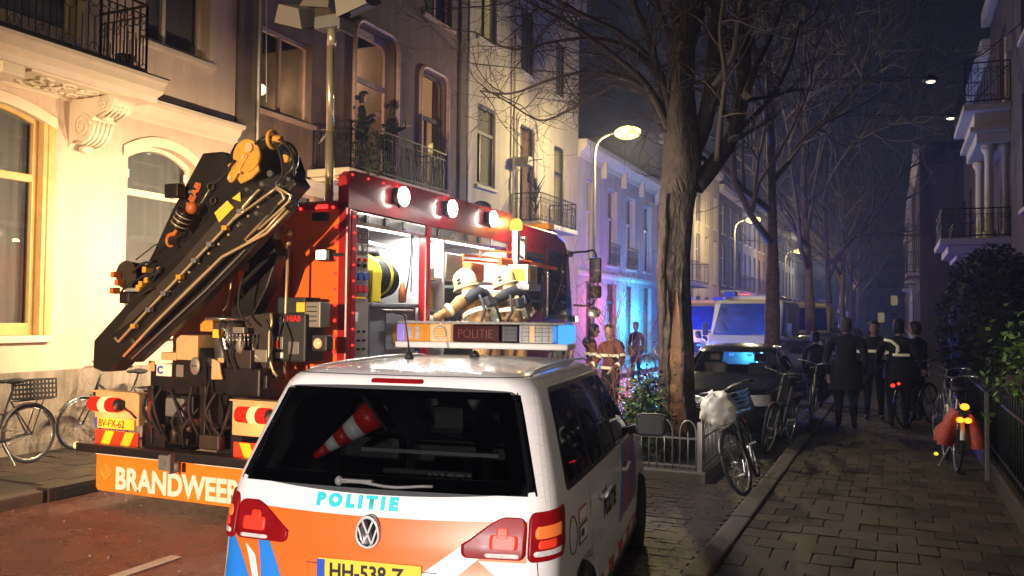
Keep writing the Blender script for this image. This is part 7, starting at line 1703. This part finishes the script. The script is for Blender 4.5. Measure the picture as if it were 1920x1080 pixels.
# strip of exposed wood and torn bark lips on the side towards the viewer
def face_pt(z, off_px, out):
    # point on the trunk facing the viewer at height z, shifted sideways
    i = min(range(len(pts)), key=lambda j: abs(pts[j].z-z)); p = pts[i]; r = rs[i]; v = Vector((-p.x, -p.y, 0)).normalized(); s_ = Vector((v.y, -v.x, 0))*-1
    a = off_px; return Vector((p.x, p.y, z))+v*(r*math.cos(a)*1.0+out)+s_*(r*math.sin(a))
q = MB(); vs = []; n = 26; zb_, zt_ = .35, 2.35
for i in range(n+1):
    t = i/n; z = zb_+(zt_-zb_)*t; wd = .72*math.sin(math.pi*min(1, t*.9+.12))**.6*(1-.55*t)
    for j in range(7):
        a = .10+(j/6-.5)*2*wd*.75+.03*noise.noise((z*4, j, 0)); vs.append(face_pt(z, a, .035-.012*math.cos((j/6-.5)*3)))
q.add(vs, [(i*7+j, i*7+j+1, (i+1)*7+j+1, (i+1)*7+j) for i in range(n) for j in range(6)], 0, True); q.build('exposed_wood', 'bare_wood', t1, True)
for (sg, aa, z0_, z1_, rr) in ((-1, -.38, .4, 2.3, .035), (1, .52, .3, 2.45, .04), (-1, -.75, 1.5, 3.6, .05)):
    q = MB(); P = [face_pt(z0_+(z1_-z0_)*i/16, aa+sg*.10*math.sin(i*.9)*.4-(.12*i/16 if sg > 0 else -.05*i/16), .02+.012*math.sin(i*2.1)) for i in range(17)]; q.tube(P, [rr*(.3+.7*math.sin(math.pi*(i+.5)/17)) for i in range(17)], 7); q.build('bark_lip', 'bark', t1, True)
# crown
q = MB()
big = [([(1305, 350), (1345, 300), (1375, 250), (1392, 180), (1398, 90), (1390, -30)], .14, .07, .5), ([(1290, 300), (1318, 240), (1335, 150), (1340, 60), (1352, -40)], .15, .07, .2),
       ([(1268, 250), (1252, 190), (1232, 130), (1215, 70), (1185, 0), (1160, -60)], .085, .03, -.2), ([(1265, 270), (1235, 200), (1205, 150), (1165, 115), (1120, 80), (1060, 40), (1000, 10)], .06, .02, -.4),
       ([(1262, 235), (1240, 195), (1205, 165), (1170, 145), (1100, 135), (1030, 150), (960, 175), (900, 170)], .05, .010, -.3), ([(1262, 250), (1225, 190), (1165, 160), (1120, 175), (1060, 210), (1010, 225), (950, 190), (905, 165)], .04, .009, .2),
       ([(1272, 150), (1262, 90), (1240, 30), (1215, -40)], .07, .03, .1), ([(1268, 200), (1235, 130), (1210, 60), (1180, -10)], .055, .025, .3), ([(1250, 150), (1180, 90), (1110, 72), (1040, 78), (960, 92), (890, 60)], .045, .009, -.6),
       ([(1290, 100), (1310, 40), (1330, -30)], .08, .05, .4), ([(1280, 60), (1250, 0), (1240, -50)], .06, .04, -.4), ([(1398, 180), (1420, 120), (1450, 60), (1470, 0)], .06, .02, .6), ([(1375, 260), (1400, 230), (1440, 190), (1480, 120), (1500, 40)], .05, .02, .9),
       ([(1340, 160), (1375, 100), (1385, 30), (1400, -40)], .05, .03, -.3), ([(1235, 120), (1160, 60), (1080, 20), (1010, -20)], .04, .015, -.9), ([(1345, 300), (1352, 220), (1360, 140), (1350, 60), (1362, -30)], .05, .02, -.6)]
tips = []
for px_, r0, r1, dY in big:
    n = len(px_); P = [atY(x, y, TY+dY*i/(n-1)*2.2) for i, (x, y) in enumerate(px_)]; C = limb(q, P, r0, r1, 8, 5, .12)
    for i in range(4, len(C), 1):
        if rg.random() < .46:
            d = (C[i]-C[i-1]).normalized(); o = Vector((rg.gauss(0, 1), rg.gauss(0, 1), rg.gauss(0, .8))).normalized()
            sprout(q, C[i], d*.7+o*.9, rg.uniform(.5, 1.5), r1*.5+.006, 2, rg, .2, .02, 3, 6)
q.build('branches', 'bark_twig', t1, True)

def bare_tree(x, y, h, r, seed, label, lv=3, kids=4, fork=3.6):
    o = empty('street_tree', (x, y, 0), label=label, cat='tree', group='bare trees along the parking strip'); g_ = random.Random(seed); q = MB(); lean = g_.uniform(-.03, .03)
    P = [Vector((x, y, 0)), Vector((x+lean, y, 1.2)), Vector((x+lean*3, y, 2.6)), Vector((x+lean*4, y, fork)), Vector((x+lean*5+g_.uniform(-.2, .2), y, h*.6)), Vector((x+g_.uniform(-.3, .3), y, h))]
    limb(q, P, r*1.15, r*.25, 12, 6, .2); tr_ = q.build('trunk', 'bark', o, True)
    q = MB()
    for k in range(9):
        z = fork+(h-fork)*(k/9)*.8; a = g_.uniform(0, 6.283)+k*2.4; b = Vector((x+lean*4, y, z)); d = Vector((math.cos(a)*.75, math.sin(a)*.75, .75))
        L = (h-z)*.62+1.2
        sprout(q, b, d, L, r*.42*(1-k/14), lv, g_, .13, .06, kids, 7)
    q.build('branches', 'bark_twig', o, True); return o
spots = [(-2.58, 20.3, 12, .215, 'second bare street tree, right of the ambulance'), (-2.6, 31.0, 12, .22, 'third bare street tree in the row, a plain dark trunk'), (-2.7, 41.5, 12.5, .21, 'fourth bare street tree in the row'),
         (-2.7, 51, 12, .21, 'fifth bare street tree, behind the dark clothed man'), (-2.7, 62, 12, .2, 'sixth bare street tree in the row'), (-2.7, 73, 12, .2, 'seventh bare street tree, far along the strip'), (-2.7, 86, 12, .2, 'farthest bare street tree of the row')]
for k, (x, y, h, r, lab) in enumerate(spots): bare_tree(x, y, h, r, 30+k, lab, 3 if k < 4 else 2, 5 if k < 4 else 6)

# ================================================================== PEOPLE
def head_mesh(q, c, yaw=0, pitch=0, mi=0, s=1.0):
    """head facing +Y of its own frame: skull, jaw, nose, ears, brow"""
    M = Matrix.Translation(c) @ Matrix.Rotation(yaw, 4, 'Z') @ Matrix.Rotation(pitch, 4, 'X') @ Matrix.Scale(s, 4); b = len(q.v); n = 16
    prof = [(.001, -.125), (.038, -.118), (.055, -.095), (.066, -.06), (.073, -.02), (.076, .02), (.078, .05), (.072, .085), (.052, .11), (.028, .122), (.001, .126)]
    for r, z in prof:
        for k in range(n):
            a = 2*math.pi*k/n; x, y = r*math.cos(a), r*math.sin(a)*1.22
            if y > 0: y *= 1-.10*max(0, -z-.02)*4; 
            if y < 0 and z < -.03: y *= .75
            if math.sin(a) > .8 and -.01 < z < .03: y -= .008
            q.v.append(tuple(M @ Vector((x, y, z))))
    for i in range(len(prof)-1):
        for k in range(n): q.f.append((b+i*n+k, b+i*n+(k+1) % n, b+(i+1)*n+(k+1) % n, b+(i+1)*n+k)); q.m.append(mi); q.sm.append(True)
    q.add([M @ Vector(v) for v in ((0, .088, .02), (-.014, .088, -.032), (.014, .088, -.032), (0, .122, -.028), (0, .09, -.04))], [(0, 1, 3), (0, 3, 2), (1, 4, 3), (3, 4, 2)], mi, True)
    for sx in (-1, 1): q.ball((sx*.078, -.005, -.01), .028, 8, mi, (.35, .7, 1.1), M)
    return M
def person(label, loc, rz, cols, lean=0, arms=None, legs=None, scale=1.0, hair='hair', helmet=None, group=None, stripes=False, hq=1, head_yaw=0, head_pitch=0, fingers=True, hairlen=0, tail=False, w=1.0, collar=False):
    """cols: (torso, trousers, shoes, skin); the figure faces its own +Y; arms = ((elbow, wrist), (elbow, wrist)) relative to the shoulders"""
    r = empty('person', loc, rz, label, 'person', group); r.scale = (scale,)*3
    L = Matrix.Translation((0, 0, .95)) @ Matrix.Rotation(-lean, 4, 'X') @ Matrix.Translation((0, 0, -.95))
    T = lambda *p: L @ Vector(p)
    V = []; E = []; Rr = []; K = []
    def v(p, rad, k): V.append(p); Rr.append(rad if isinstance(rad, tuple) else (rad, rad)); K.append(k); return len(V)-1
    def e(a, b_): E.append((a, b_))
    pel = v(Vector((0, 0, .95)), (.155*w, .115*w), 1); wa_ = v(T(0, 0, 1.10), (.145*w, .11*w), 0); ch = v(T(0, .01, 1.30), (.175*w, .125*w), 0); sh_ = v(T(0, -.01, 1.43), (.11*w, .09*w), 0); nk = v(T(0, .01, 1.51), .052, 3); hd = v(T(0, .02, 1.58), .055, 3)
    e(pel, wa_); e(wa_, ch); e(ch, sh_); e(sh_, nk); e(nk, hd)
    arms = arms or (((-.06, .0, -.28), (-.04, .05, -.53)), ((.06, .0, -.28), (.04, .05, -.53))); legs = legs or ((0, 0), (0, 0)); wr = []
    for i, sx in enumerate((-1, 1)):
        S = T(sx*.185*w, -.01, 1.40); (ex, wx) = arms[i]; Lr = L.to_3x3()
        s0 = v(S, .072*w, 0); El = S+Lr @ Vector(ex); Wr = S+Lr @ Vector(wx); s1 = v(El, .054, 0); s2 = v(Wr, .036, 0); hv = (Wr-El).normalized(); h0 = v(Wr+hv*.03, .030, 3); h1 = v(Wr+hv*.085, (.042, .022), 3)
        e(sh_, s0); e(s0, s1); e(s1, s2); e(s2, h0); e(h0, h1); wr.append((Wr, hv))
        if fingers:
            sd = hv.cross(Vector((0, 0, 1))); sd = sd.normalized() if sd.length > .1 else Vector((1, 0, 0)); dn = hv.cross(sd).normalized()
            for f in range(4):
                o_ = sd*(.026-.0175*f); l_ = (.055, .065, .06, .045)[f]; f0 = v(Wr+hv*.11+o_, .0095, 3); f1 = v(Wr+hv*(.11+l_*.55)+o_+dn*.008, .0085, 3); f2 = v(Wr+hv*(.11+l_*.9)+o_+dn*.028, .0075, 3); e(h1, f0); e(f0, f1); e(f1, f2)
            t0 = v(Wr+hv*.055+sd*.042, .012, 3); t1_ = v(Wr+hv*.09+sd*.062+dn*.012, .010, 3); e(h0, t0); e(t0, t1_)
        dk, df = legs[i]
        hp_ = v(Vector((sx*.095*w, 0, .88)), .105*w, 1); kn_ = v(Vector((sx*.11, .02+dk, .49)), .068*w, 1); an_ = v(Vector((sx*.12, df, .11)), .048, 1 if cols[2] else 1); he = v(Vector((sx*.12, df-.02, .05)), .045, 2); to = v(Vector((sx*.135, df+.16, .035)), (.045, .03), 2)
        e(pel, hp_); e(hp_, kn_); e(kn_, an_); e(an_, he); e(he, to)
    me = bpy.data.meshes.new('body'); me.from_pydata(V, E, []); o = bpy.data.objects.new('body', me); COL.objects.link(o); o.parent = r
    m_ = o.modifiers.new('skin', 'SKIN'); m_.use_smooth_shade = True; m_.branch_smoothing = .6
    for i, sv in enumerate(me.skin_vertices[0].data): sv.radius = Rr[i]; sv.use_root = (i == 0)
    s_ = o.modifiers.new('sub', 'SUBSURF'); s_.levels = hq; s_.render_levels = hq
    bpy.context.view_layer.update(); dg = bpy.context.evaluated_depsgraph_get(); m2 = bpy.data.meshes.new_from_object(o.evaluated_get(dg)); o.modifiers.clear(); o.data = m2
    sd_ = len(label)*1.7; amp = .016 if cols[0] == 'jacket_tan' else .010
    for vv in m2.vertices:
        c = vv.co; n_ = noise.noise((c.x*11+sd_, c.y*11, c.z*4))+.6*noise.noise((c.x*20, c.y*20+sd_, c.z*11))
        if c.z < 1.46 and vv.normal.length > 0: vv.co = c+vv.normal*n_*amp*(1.3 if c.z > .5 else .8)
    # colour by nearest bone
    for mm in cols: m2.materials.append(MAT(mm))
    hc = T(0, .045, 1.655)
    for p in m2.polygons:
        c = p.center; best = 9; bk = 0
        for (a, b_) in E:
            A, Bv = V[a], V[b_]; d = Bv-A; t = max(0, min(1, (c-A).dot(d)/max(1e-9, d.dot(d)))); ds = (A+d*t-c).length-.6*min(Rr[a][0]*(1-t)+Rr[b_][0]*t, .2)
            if ds < best: best = ds; bk = K[b_] if t > .45 else K[a]
        p.material_index = bk; p.use_smooth = True
    # head joined into the same mesh
    q = MB(); HM = head_mesh(q, hc, head_yaw, head_pitch-lean*.3, 0); bm = bmesh.new(); bm.from_mesh(m2); vs = [bm.verts.new(x) for x in q.v]
    for f in q.f:
        try: nf = bm.faces.new([vs[i] for i in f]); nf.material_index = 3; nf.smooth = True
        except ValueError: pass
    bm.to_mesh(m2); bm.free()
    if hair and not helmet:
        q = MB(); prof = [(.070, -.02), (.084, .01), (.088, .05), (.083, .09), (.062, .122), (.03, .138), (.001, .142)]; b = 0; n = 16
        for rr_, z in prof:
            for k in range(n):
                a = 2*math.pi*k/n; y = rr_*math.sin(a)*1.2-.012; zz = z
                if math.sin(a) > .3: zz = max(z, .055+.02*math.sin(a)); y = min(y, .088) if z < .06 else y
                elif z < .03: zz = z-.085-hairlen*(1 if math.sin(a) < 0 else .6)
                q.v.append(tuple(HM @ Vector((rr_*math.cos(a)*1.03, y, zz))))
        for i in range(len(prof)-1):
            for k in range(n): q.f.append((i*n+k, i*n+(k+1) % n, (i+1)*n+(k+1) % n, (i+1)*n+k)); q.m.append(0); q.sm.append(True)
        if tail: q.ball((0, -.15, -.0), .05, 10, 0, (.8, 1, 1.1), HM)
        q.build('hair', hair, r)
    if helmet:
        q = MB(); q.tube([T(-.17*w, -.1, 1.02), T(-.12, -.15*w, 1.2), T(-.10, -.14*w, 1.4)], .018, 6); q.tube([T(.17*w, -.1, 1.02), T(.12, -.15*w, 1.2), T(.10, -.14*w, 1.4)], .018, 6); q.bevbox(-.05, .05, -.19*w, -.13*w, 1.24, 1.36, .01, 0, L); q.build('harness', 'jacket_dark', r)
        q = MB(); prof = [(.128, -.07), (.130, -.02), (.132, .03), (.126, .08), (.104, .125), (.065, .158), (.02, .172), (.001, .173)]; q.lathe(prof, (0, -.01, .0), 22, 0, HM @ Matrix.Diagonal((1, 1.15, 1, 1)))
        q.lathe([(.130, -.075), (.145, -.07), (.145, -.055), (.130, -.05)], (0, -.01, 0), 22, 0, HM @ Matrix.Diagonal((1, 1.18, 1, 1))); q.tube([HM @ Vector((0, -.155*math.cos(t)-.01, .175*math.sin(t)+.0)) for t in [i*math.pi/14 for i in range(1, 14)]], .012, 6); hm = q.build('helmet', helmet, r)
        q = MB(); vs = []; n = 12
        for i in range(6):
            for k in range(n+1):
                a = math.pi+.3+(math.pi-.6)*k/n; rr_ = .118+.014*i+.006*math.sin(k*2.3)*i; vs.append(HM @ Vector((rr_*math.cos(a), rr_*math.sin(a)*1.05, -.06-.045*i)))
        q.add(vs, [(i*(n+1)+k, i*(n+1)+k+1, (i+1)*(n+1)+k+1, (i+1)*(n+1)+k) for i in range(5) for k in range(n)], 0, True); q.build('neck_flap', helmet, hm)
        for sx in (-1, 1):
            for z in (-.01, .03): q = MB(); q.bevbox(sx*.127-.012, sx*.127+.012, -.05, -.0, z-.012, z+.014, .003, 0, HM); q.build('helmet_mark', 'letter_black', hm)
    if stripes:
        Li = L.to_3x3()
        q = MB()
        for z, rx, ry in ((1.02, .172, .135), (1.24, .190, .142)):
            n = 24; vs = []
            for dz in (-.025, .025):
                for k in range(n): a = 2*math.pi*k/n; vs.append(T(rx*w*math.cos(a), ry*w*math.sin(a), z+dz))
            q.add(vs, [(k, (k+1) % n, n+(k+1) % n, n+k) for k in range(n)], 0, True)
        for i, sx in enumerate((-1, 1)):
            S = T(sx*.185*w, -.01, 1.40); El = S+Li @ Vector(arms[i][0]); Wr = S+Li @ Vector(arms[i][1]); c = El+(Wr-El)*.45; d = (Wr-El).normalized(); q.tube([c, c+d*.05], .062, 12, 0, False); c = S+(El-S)*.55; d = (El-S).normalized(); q.tube([c, c+d*.05], .082, 12, 0, False)
        if stripes == 2:
            q = MB(); q.tube([T(-.02, -.165*w, 1.20), T(.10, -.16*w, 1.20), T(.17*w, -.09, 1.20)], .024, 6); q.tube([T(.04, -.165*w, 1.20), T(.05, -.165*w, 1.34)], .02, 6)
            q.tube([T(-.15*w, -.1, 1.44), T(-.05, -.135*w, 1.42), T(.05, -.155*w, 1.34), T(.06, -.16*w, 1.25)], .026, 6)
        q.build('reflective_band', 'reflective', r)
        if stripes != 2:
            q = MB(); q.tube([T(-.2*w, -.06, 1.37), T(-.1, -.09, 1.44), T(0, -.1, 1.46), T(.1, -.09, 1.44), T(.2*w, -.06, 1.37)], [.05, .075, .08, .075, .05], 8); q.build('shoulder_yoke', 'jacket_dark', r)
    if cols[1] == 'cloth_dark' and not helmet:
        q = MB(); n = 22; vs = []; hem = .62 if collar else .80
        for i in range(6):
            z = 1.08-(1.08-hem)*i/5
            for k in range(n): a = 2*math.pi*k/n; rr = 1+.10*i/5+.035*math.sin(5*a+len(label))*i/5+.02*noise.noise((a*2, z*6, len(label))); vs.append((.185*w*rr*math.cos(a), .15*w*rr*math.sin(a)+.01, z))
        q.add(vs, [(i*n+k, i*n+(k+1) % n, (i+1)*n+(k+1) % n, (i+1)*n+k) for i in range(5) for k in range(n)], 0, True); q.build('coat_hem', cols[0], r)
    if collar:
        q = MB(); q.lathe([(.085, 1.43), (.092, 1.47), (.085, 1.52)], (0, 0, 0), 14, 0, L); q.build('collar', cols[0], r)
    return r
FF = ('jacket_tan', 'jacket_tan', 'boots', 'skin'); DK = ('cloth_dark', 'cloth_dark', 'boots', 'skin')
# two firefighters on the fold-out step, working in the second locker
a1 = atX(897, 500, -4.42); a2 = atX(938, 500, -4.30)
person('firefighter in tan jacket and cream helmet reaching left into the open locker', (-4.50, a1.y+.42, .70), R_(78), FF, lean=R_(26), arms=(((-.22, .20, -.10), (-.46, .34, -.14)), ((.10, .24, -.16), (.02, .46, -.06))), helmet='helmet', stripes=True, hq=2, scale=1.04, w=1.22, head_pitch=R_(-10))
person('firefighter in tan jacket with bright back band leaning into the locker, nearer the cab', (-4.38, a2.y+.60, .70), R_(62), FF, lean=R_(15), arms=(((-.16, .18, -.16), (-.12, .42, -.10)), ((.18, .14, -.20), (.12, .40, -.16))), helmet='helmet', stripes=True, hq=2, scale=1.04, w=1.25, head_yaw=R_(25), head_pitch=R_(-14))
# two women in the balcony door
person('woman with tied dark hair holding her arms crossed in the balcony door', (X0+.36, 14.25, 4.645), R_(-62), ('cloth_dark', 'cloth_dark', 'boots', 'skin'), arms=(((-.05, .08, -.27), (.12, .26, -.16)), ((.05, .08, -.27), (-.12, .24, -.10))), scale=.98, tail=True, hairlen=.02, w=.9)
person('woman filming with a raised phone beside the balcony door frame', (X0+.42, 15.06, 4.645), R_(-40), ('cloth_dark', 'cloth_dark', 'boots', 'skin'), lean=R_(10), arms=(((-.04, .14, -.24), (.12, .30, -.04)), ((.06, .10, -.25), (.02, .32, -.08))), scale=.94, hairlen=.03, w=.9)
ph = empty('phone', (X0+.72, 15.36, 5.95), label='small dark phone held up by the woman on the balcony', cat='phone'); MB().bevbox(-.01, .01, -.04, .04, -.07, .07, .004).build('phone_body', 'black_plastic', ph)
plx = shrub('balcony_plant', 'dark leafy plant hanging on the balcony railing below the women', (X0+.80, 13.7), .30, .60, 4.75, 5.65, 1500, .10, ['leaf_dark', 'leaf_green', 'leaf_dark'], cat='plant')
for ch in plx.children:
    if ch.name.startswith('stem'): bpy.data.objects.remove(ch)
cac = empty('balcony_cactus', (X0+.6, 22.75, 4.61), label='spiky dark plant in a pot on the iron balcony of the pale house', cat='plant'); q = MB(); q.lathe([(.10, 0), (.14, .22), (.13, .23)], (0, 0, 0), 12); q.build('pot', 'lantern', cac)
q = MB()
for k in range(26): a = rnd.uniform(0, 6.28); t = rnd.uniform(.2, 1.1); z = rnd.uniform(.3, 1.3); q.tube([(0, 0, z*.8), (.28*math.cos(a)*t, .28*math.sin(a)*t, z+.25)], [.03, .004], 4)
q.tube([(0, 0, .2), (0, 0, 1.3)], .03, 6); q.build('spiky_leaves', 'leaf_dark', cac)
# people in the road
person('firefighter with reflective bands standing in the road past the fire engine', (-4.62, 14.6, .01), R_(150), ('jacket_rust', 'jacket_dark', 'boots', 'skin'), arms=(((-.12, .04, -.27), (-.10, .24, -.38)), ((.12, .02, -.27), (.16, .20, -.40))), stripes=True, w=1.2, hair='hair', head_yaw=R_(30))
person('bare headed firefighter half hidden behind the first one in the road', (-5.15, 15.1, .01), R_(-60), ('jacket_rust', 'jacket_dark', 'boots', 'skin'), stripes=True, w=1.1, hair='hair')
person('dark clothed bystander standing before the blue lit house front', (-6.95, 24.4, .0), R_(160), DK, w=1.0)
person('bystander in dark coat right of the blue lit bystander', (-6.3, 25.6, .0), R_(200), DK, w=1.0, scale=.96)
person('kneeling helper in white reflective jacket left of the ambulance', (-5.3, 26.8, .0), R_(120), ('foil_white', 'cloth_dark', 'boots', 'skin'), lean=R_(30), scale=.9, stripes=True)
# people on the right pavement
person('broad grey haired man in a dark coat with his back to the viewer', (-.76, 15.4, .12), R_(2), DK, w=1.28, hq=2, hair='hair_grey', scale=1.03, collar=True, legs=((.02, .04), (0, -.03)))
person('police officer with reflective shoulder bands seen from behind', (.04, 15.9, .12), R_(-18), ('cloth_dark', 'cloth_dark', 'boots', 'skin'), w=1.2, stripes=2, hq=2, scale=1.02, arms=(((-.10, .02, -.27), (-.16, .16, -.38)), ((.10, .02, -.27), (.10, .16, -.42))))
person('police officer with one pale chest band, between the dark man and the other officer', (-.36, 16.9, .12), R_(185), ('cloth_dark', 'cloth_dark', 'boots', 'skin'), w=1.15, stripes=True)
person('bystander in dark jacket half behind the officer on the right', (.35, 16.9, .12), R_(60), DK, w=1.1)
person('bystander far along the pavement beside the trees', (-1.5, 18.6, .0), R_(20), DK, w=1.05, scale=.94)
# ================================================================== COLOURED LIGHTS OF THE EMERGENCY VEHICLES
lamp('blue_beacon_light', 'POINT', (-9.2, 33.6, 2.0), 260, (.03, .32, 1), .12); lamp('cyan_beacon_light', 'POINT', (-9.6, 34.8, 1.6), 460, (.04, .50, 1), .12)
lamp('red_beacon_light', 'POINT', (-9.0, 29.8, 2.0), 200, (1, .10, .06), .12); lamp('violet_beacon_light', 'POINT', (-7.4, 31.5, 1.8), 330, (.13, .14, 1), .15)
lamp('van_beacon_light', 'POINT', (-4.4, 22.4, 1.2), 520, (.06, .12, 1), .12); lamp('grille_light', 'POINT', (-3.75, 24.0, .9), 160, (.05, .75, 1), .08)
lamp('blue_beacon_light', 'POINT', (-5.5, 38, 3.0), 260, (.06, .10, 1), .15); lamp('red_glow_light', 'POINT', (-8.6, 58, 2.2), 300, (1, .16, .08), .15)
lamp('blue_beacon_light', 'POINT', (-4.2, 64, 1.6), 900, (.10, .22, 1), .15); lamp('cab_beacon_light', 'POINT', (-5.0, 14.6, 3.5), 40, (.08, .12, 1), .1)
lamp('amber_beacon_light', 'POINT', (XRt+.40, 11.4, 3.3), 16, (1, .5, .1), .06)
lamp('far_headlight', 'SPOT', (-4.3, 69.5, 1.0), 1500, (.75, .85, 1), .1, (-3.6, 40, .6), 60, .8); lamp('far_street_light', 'POINT', (-7.1, 96, 7), 700, (.9, .85, .7), .2)
lamp('blue_road_fill', 'POINT', (-6.2, 27.5, 1.6), 300, (.05, .12, 1), .12)  # unseen blue lamp added to tint the haze and light the road
"""roof beacons whose light is seen on the street"""
for (x, y, z) in ((-8.6, 33.8, 2.3), (-5.5, 38, 3.2)):
    pass

q = MB()
for k in range(420):
    x = rnd.uniform(-7.8, -4.0); y = rnd.uniform(3.5, 14); z = road_z(x, y)+.004; sz = rnd.uniform(.004, .013); q.ball((x, y, z), sz, 4, rnd.randrange(3), (1.3, 1, .5))
tag(q.build('road_grit', ['kerb_stone', 'soil', 'road_paint']), kind='stuff')
# ================================================================== HAZE
hz = bpy.data.materials.new('haze'); hz.use_nodes = True; nt = hz.node_tree; nt.nodes.clear()
o_ = nt.nodes.new('ShaderNodeOutputMaterial'); pv = nt.nodes.new('ShaderNodeVolumePrincipled'); pv.inputs['Color'].default_value = (.55, .65, 1, 1); pv.inputs['Density'].default_value = .0030; pv.inputs['Anisotropy'].default_value = .35
nt.links.new(pv.outputs[0], o_.inputs['Volume']); MT['haze'] = hz
h_ = MB().box(-262, 262, -62, 422, -1.6, 14.5).build('haze', 'haze', kind='stuff'); hz.cycles.homogeneous_volume = True if hasattr(hz.cycles, 'homogeneous_volume') else None

def split_islands(o):
    bm = bmesh.new(); bm.from_mesh(o.data); bm.verts.ensure_lookup_table(); seen = set(); groups_ = []
    for v in bm.verts:
        if v.index in seen: continue
        st = [v]; seen.add(v.index); g_ = []
        while st:
            a = st.pop(); g_.append(a.index)
            for e_ in a.link_edges:
                b_ = e_.other_vert(a)
                if b_.index not in seen: seen.add(b_.index); st.append(b_)
        groups_.append(set(g_))
    bm.free()
    if len(groups_) < 2: return
    me = o.data
    for gi, g_ in enumerate(groups_):
        idx = {v: i for i, v in enumerate(sorted(g_))}; fs = [p for p in me.polygons if p.vertices[0] in g_]
        m2 = bpy.data.meshes.new(me.name); m2.from_pydata([me.vertices[v].co for v in sorted(g_)], [], [[idx[v] for v in p.vertices] for p in fs])
        for m_ in me.materials: m2.materials.append(m_)
        for p, s_ in zip(m2.polygons, fs): p.material_index = s_.material_index; p.use_smooth = s_.use_smooth
        if gi == 0: first = m2; continue
        n_ = o.copy(); n_.data = m2; COL.objects.link(n_)
    o.data = first
for o in list(bpy.data.objects):
    b_ = o.name.split('.')[0]
    if o.type == 'MESH' and b_ in ('casing', 'balcony_beam', 'white_stripe', 'blue_stripe', 'roof_bar', 'post', 'chassis', 'door_seam', 'hatch_seam', 'door_handle', 'valve_block', 'pier', 'slab_edge', 'wiper', 'front_seat', 'top_rail'): split_islands(o)
    if b_ == 'ceiling_relief': o['kind'] = 'stuff'
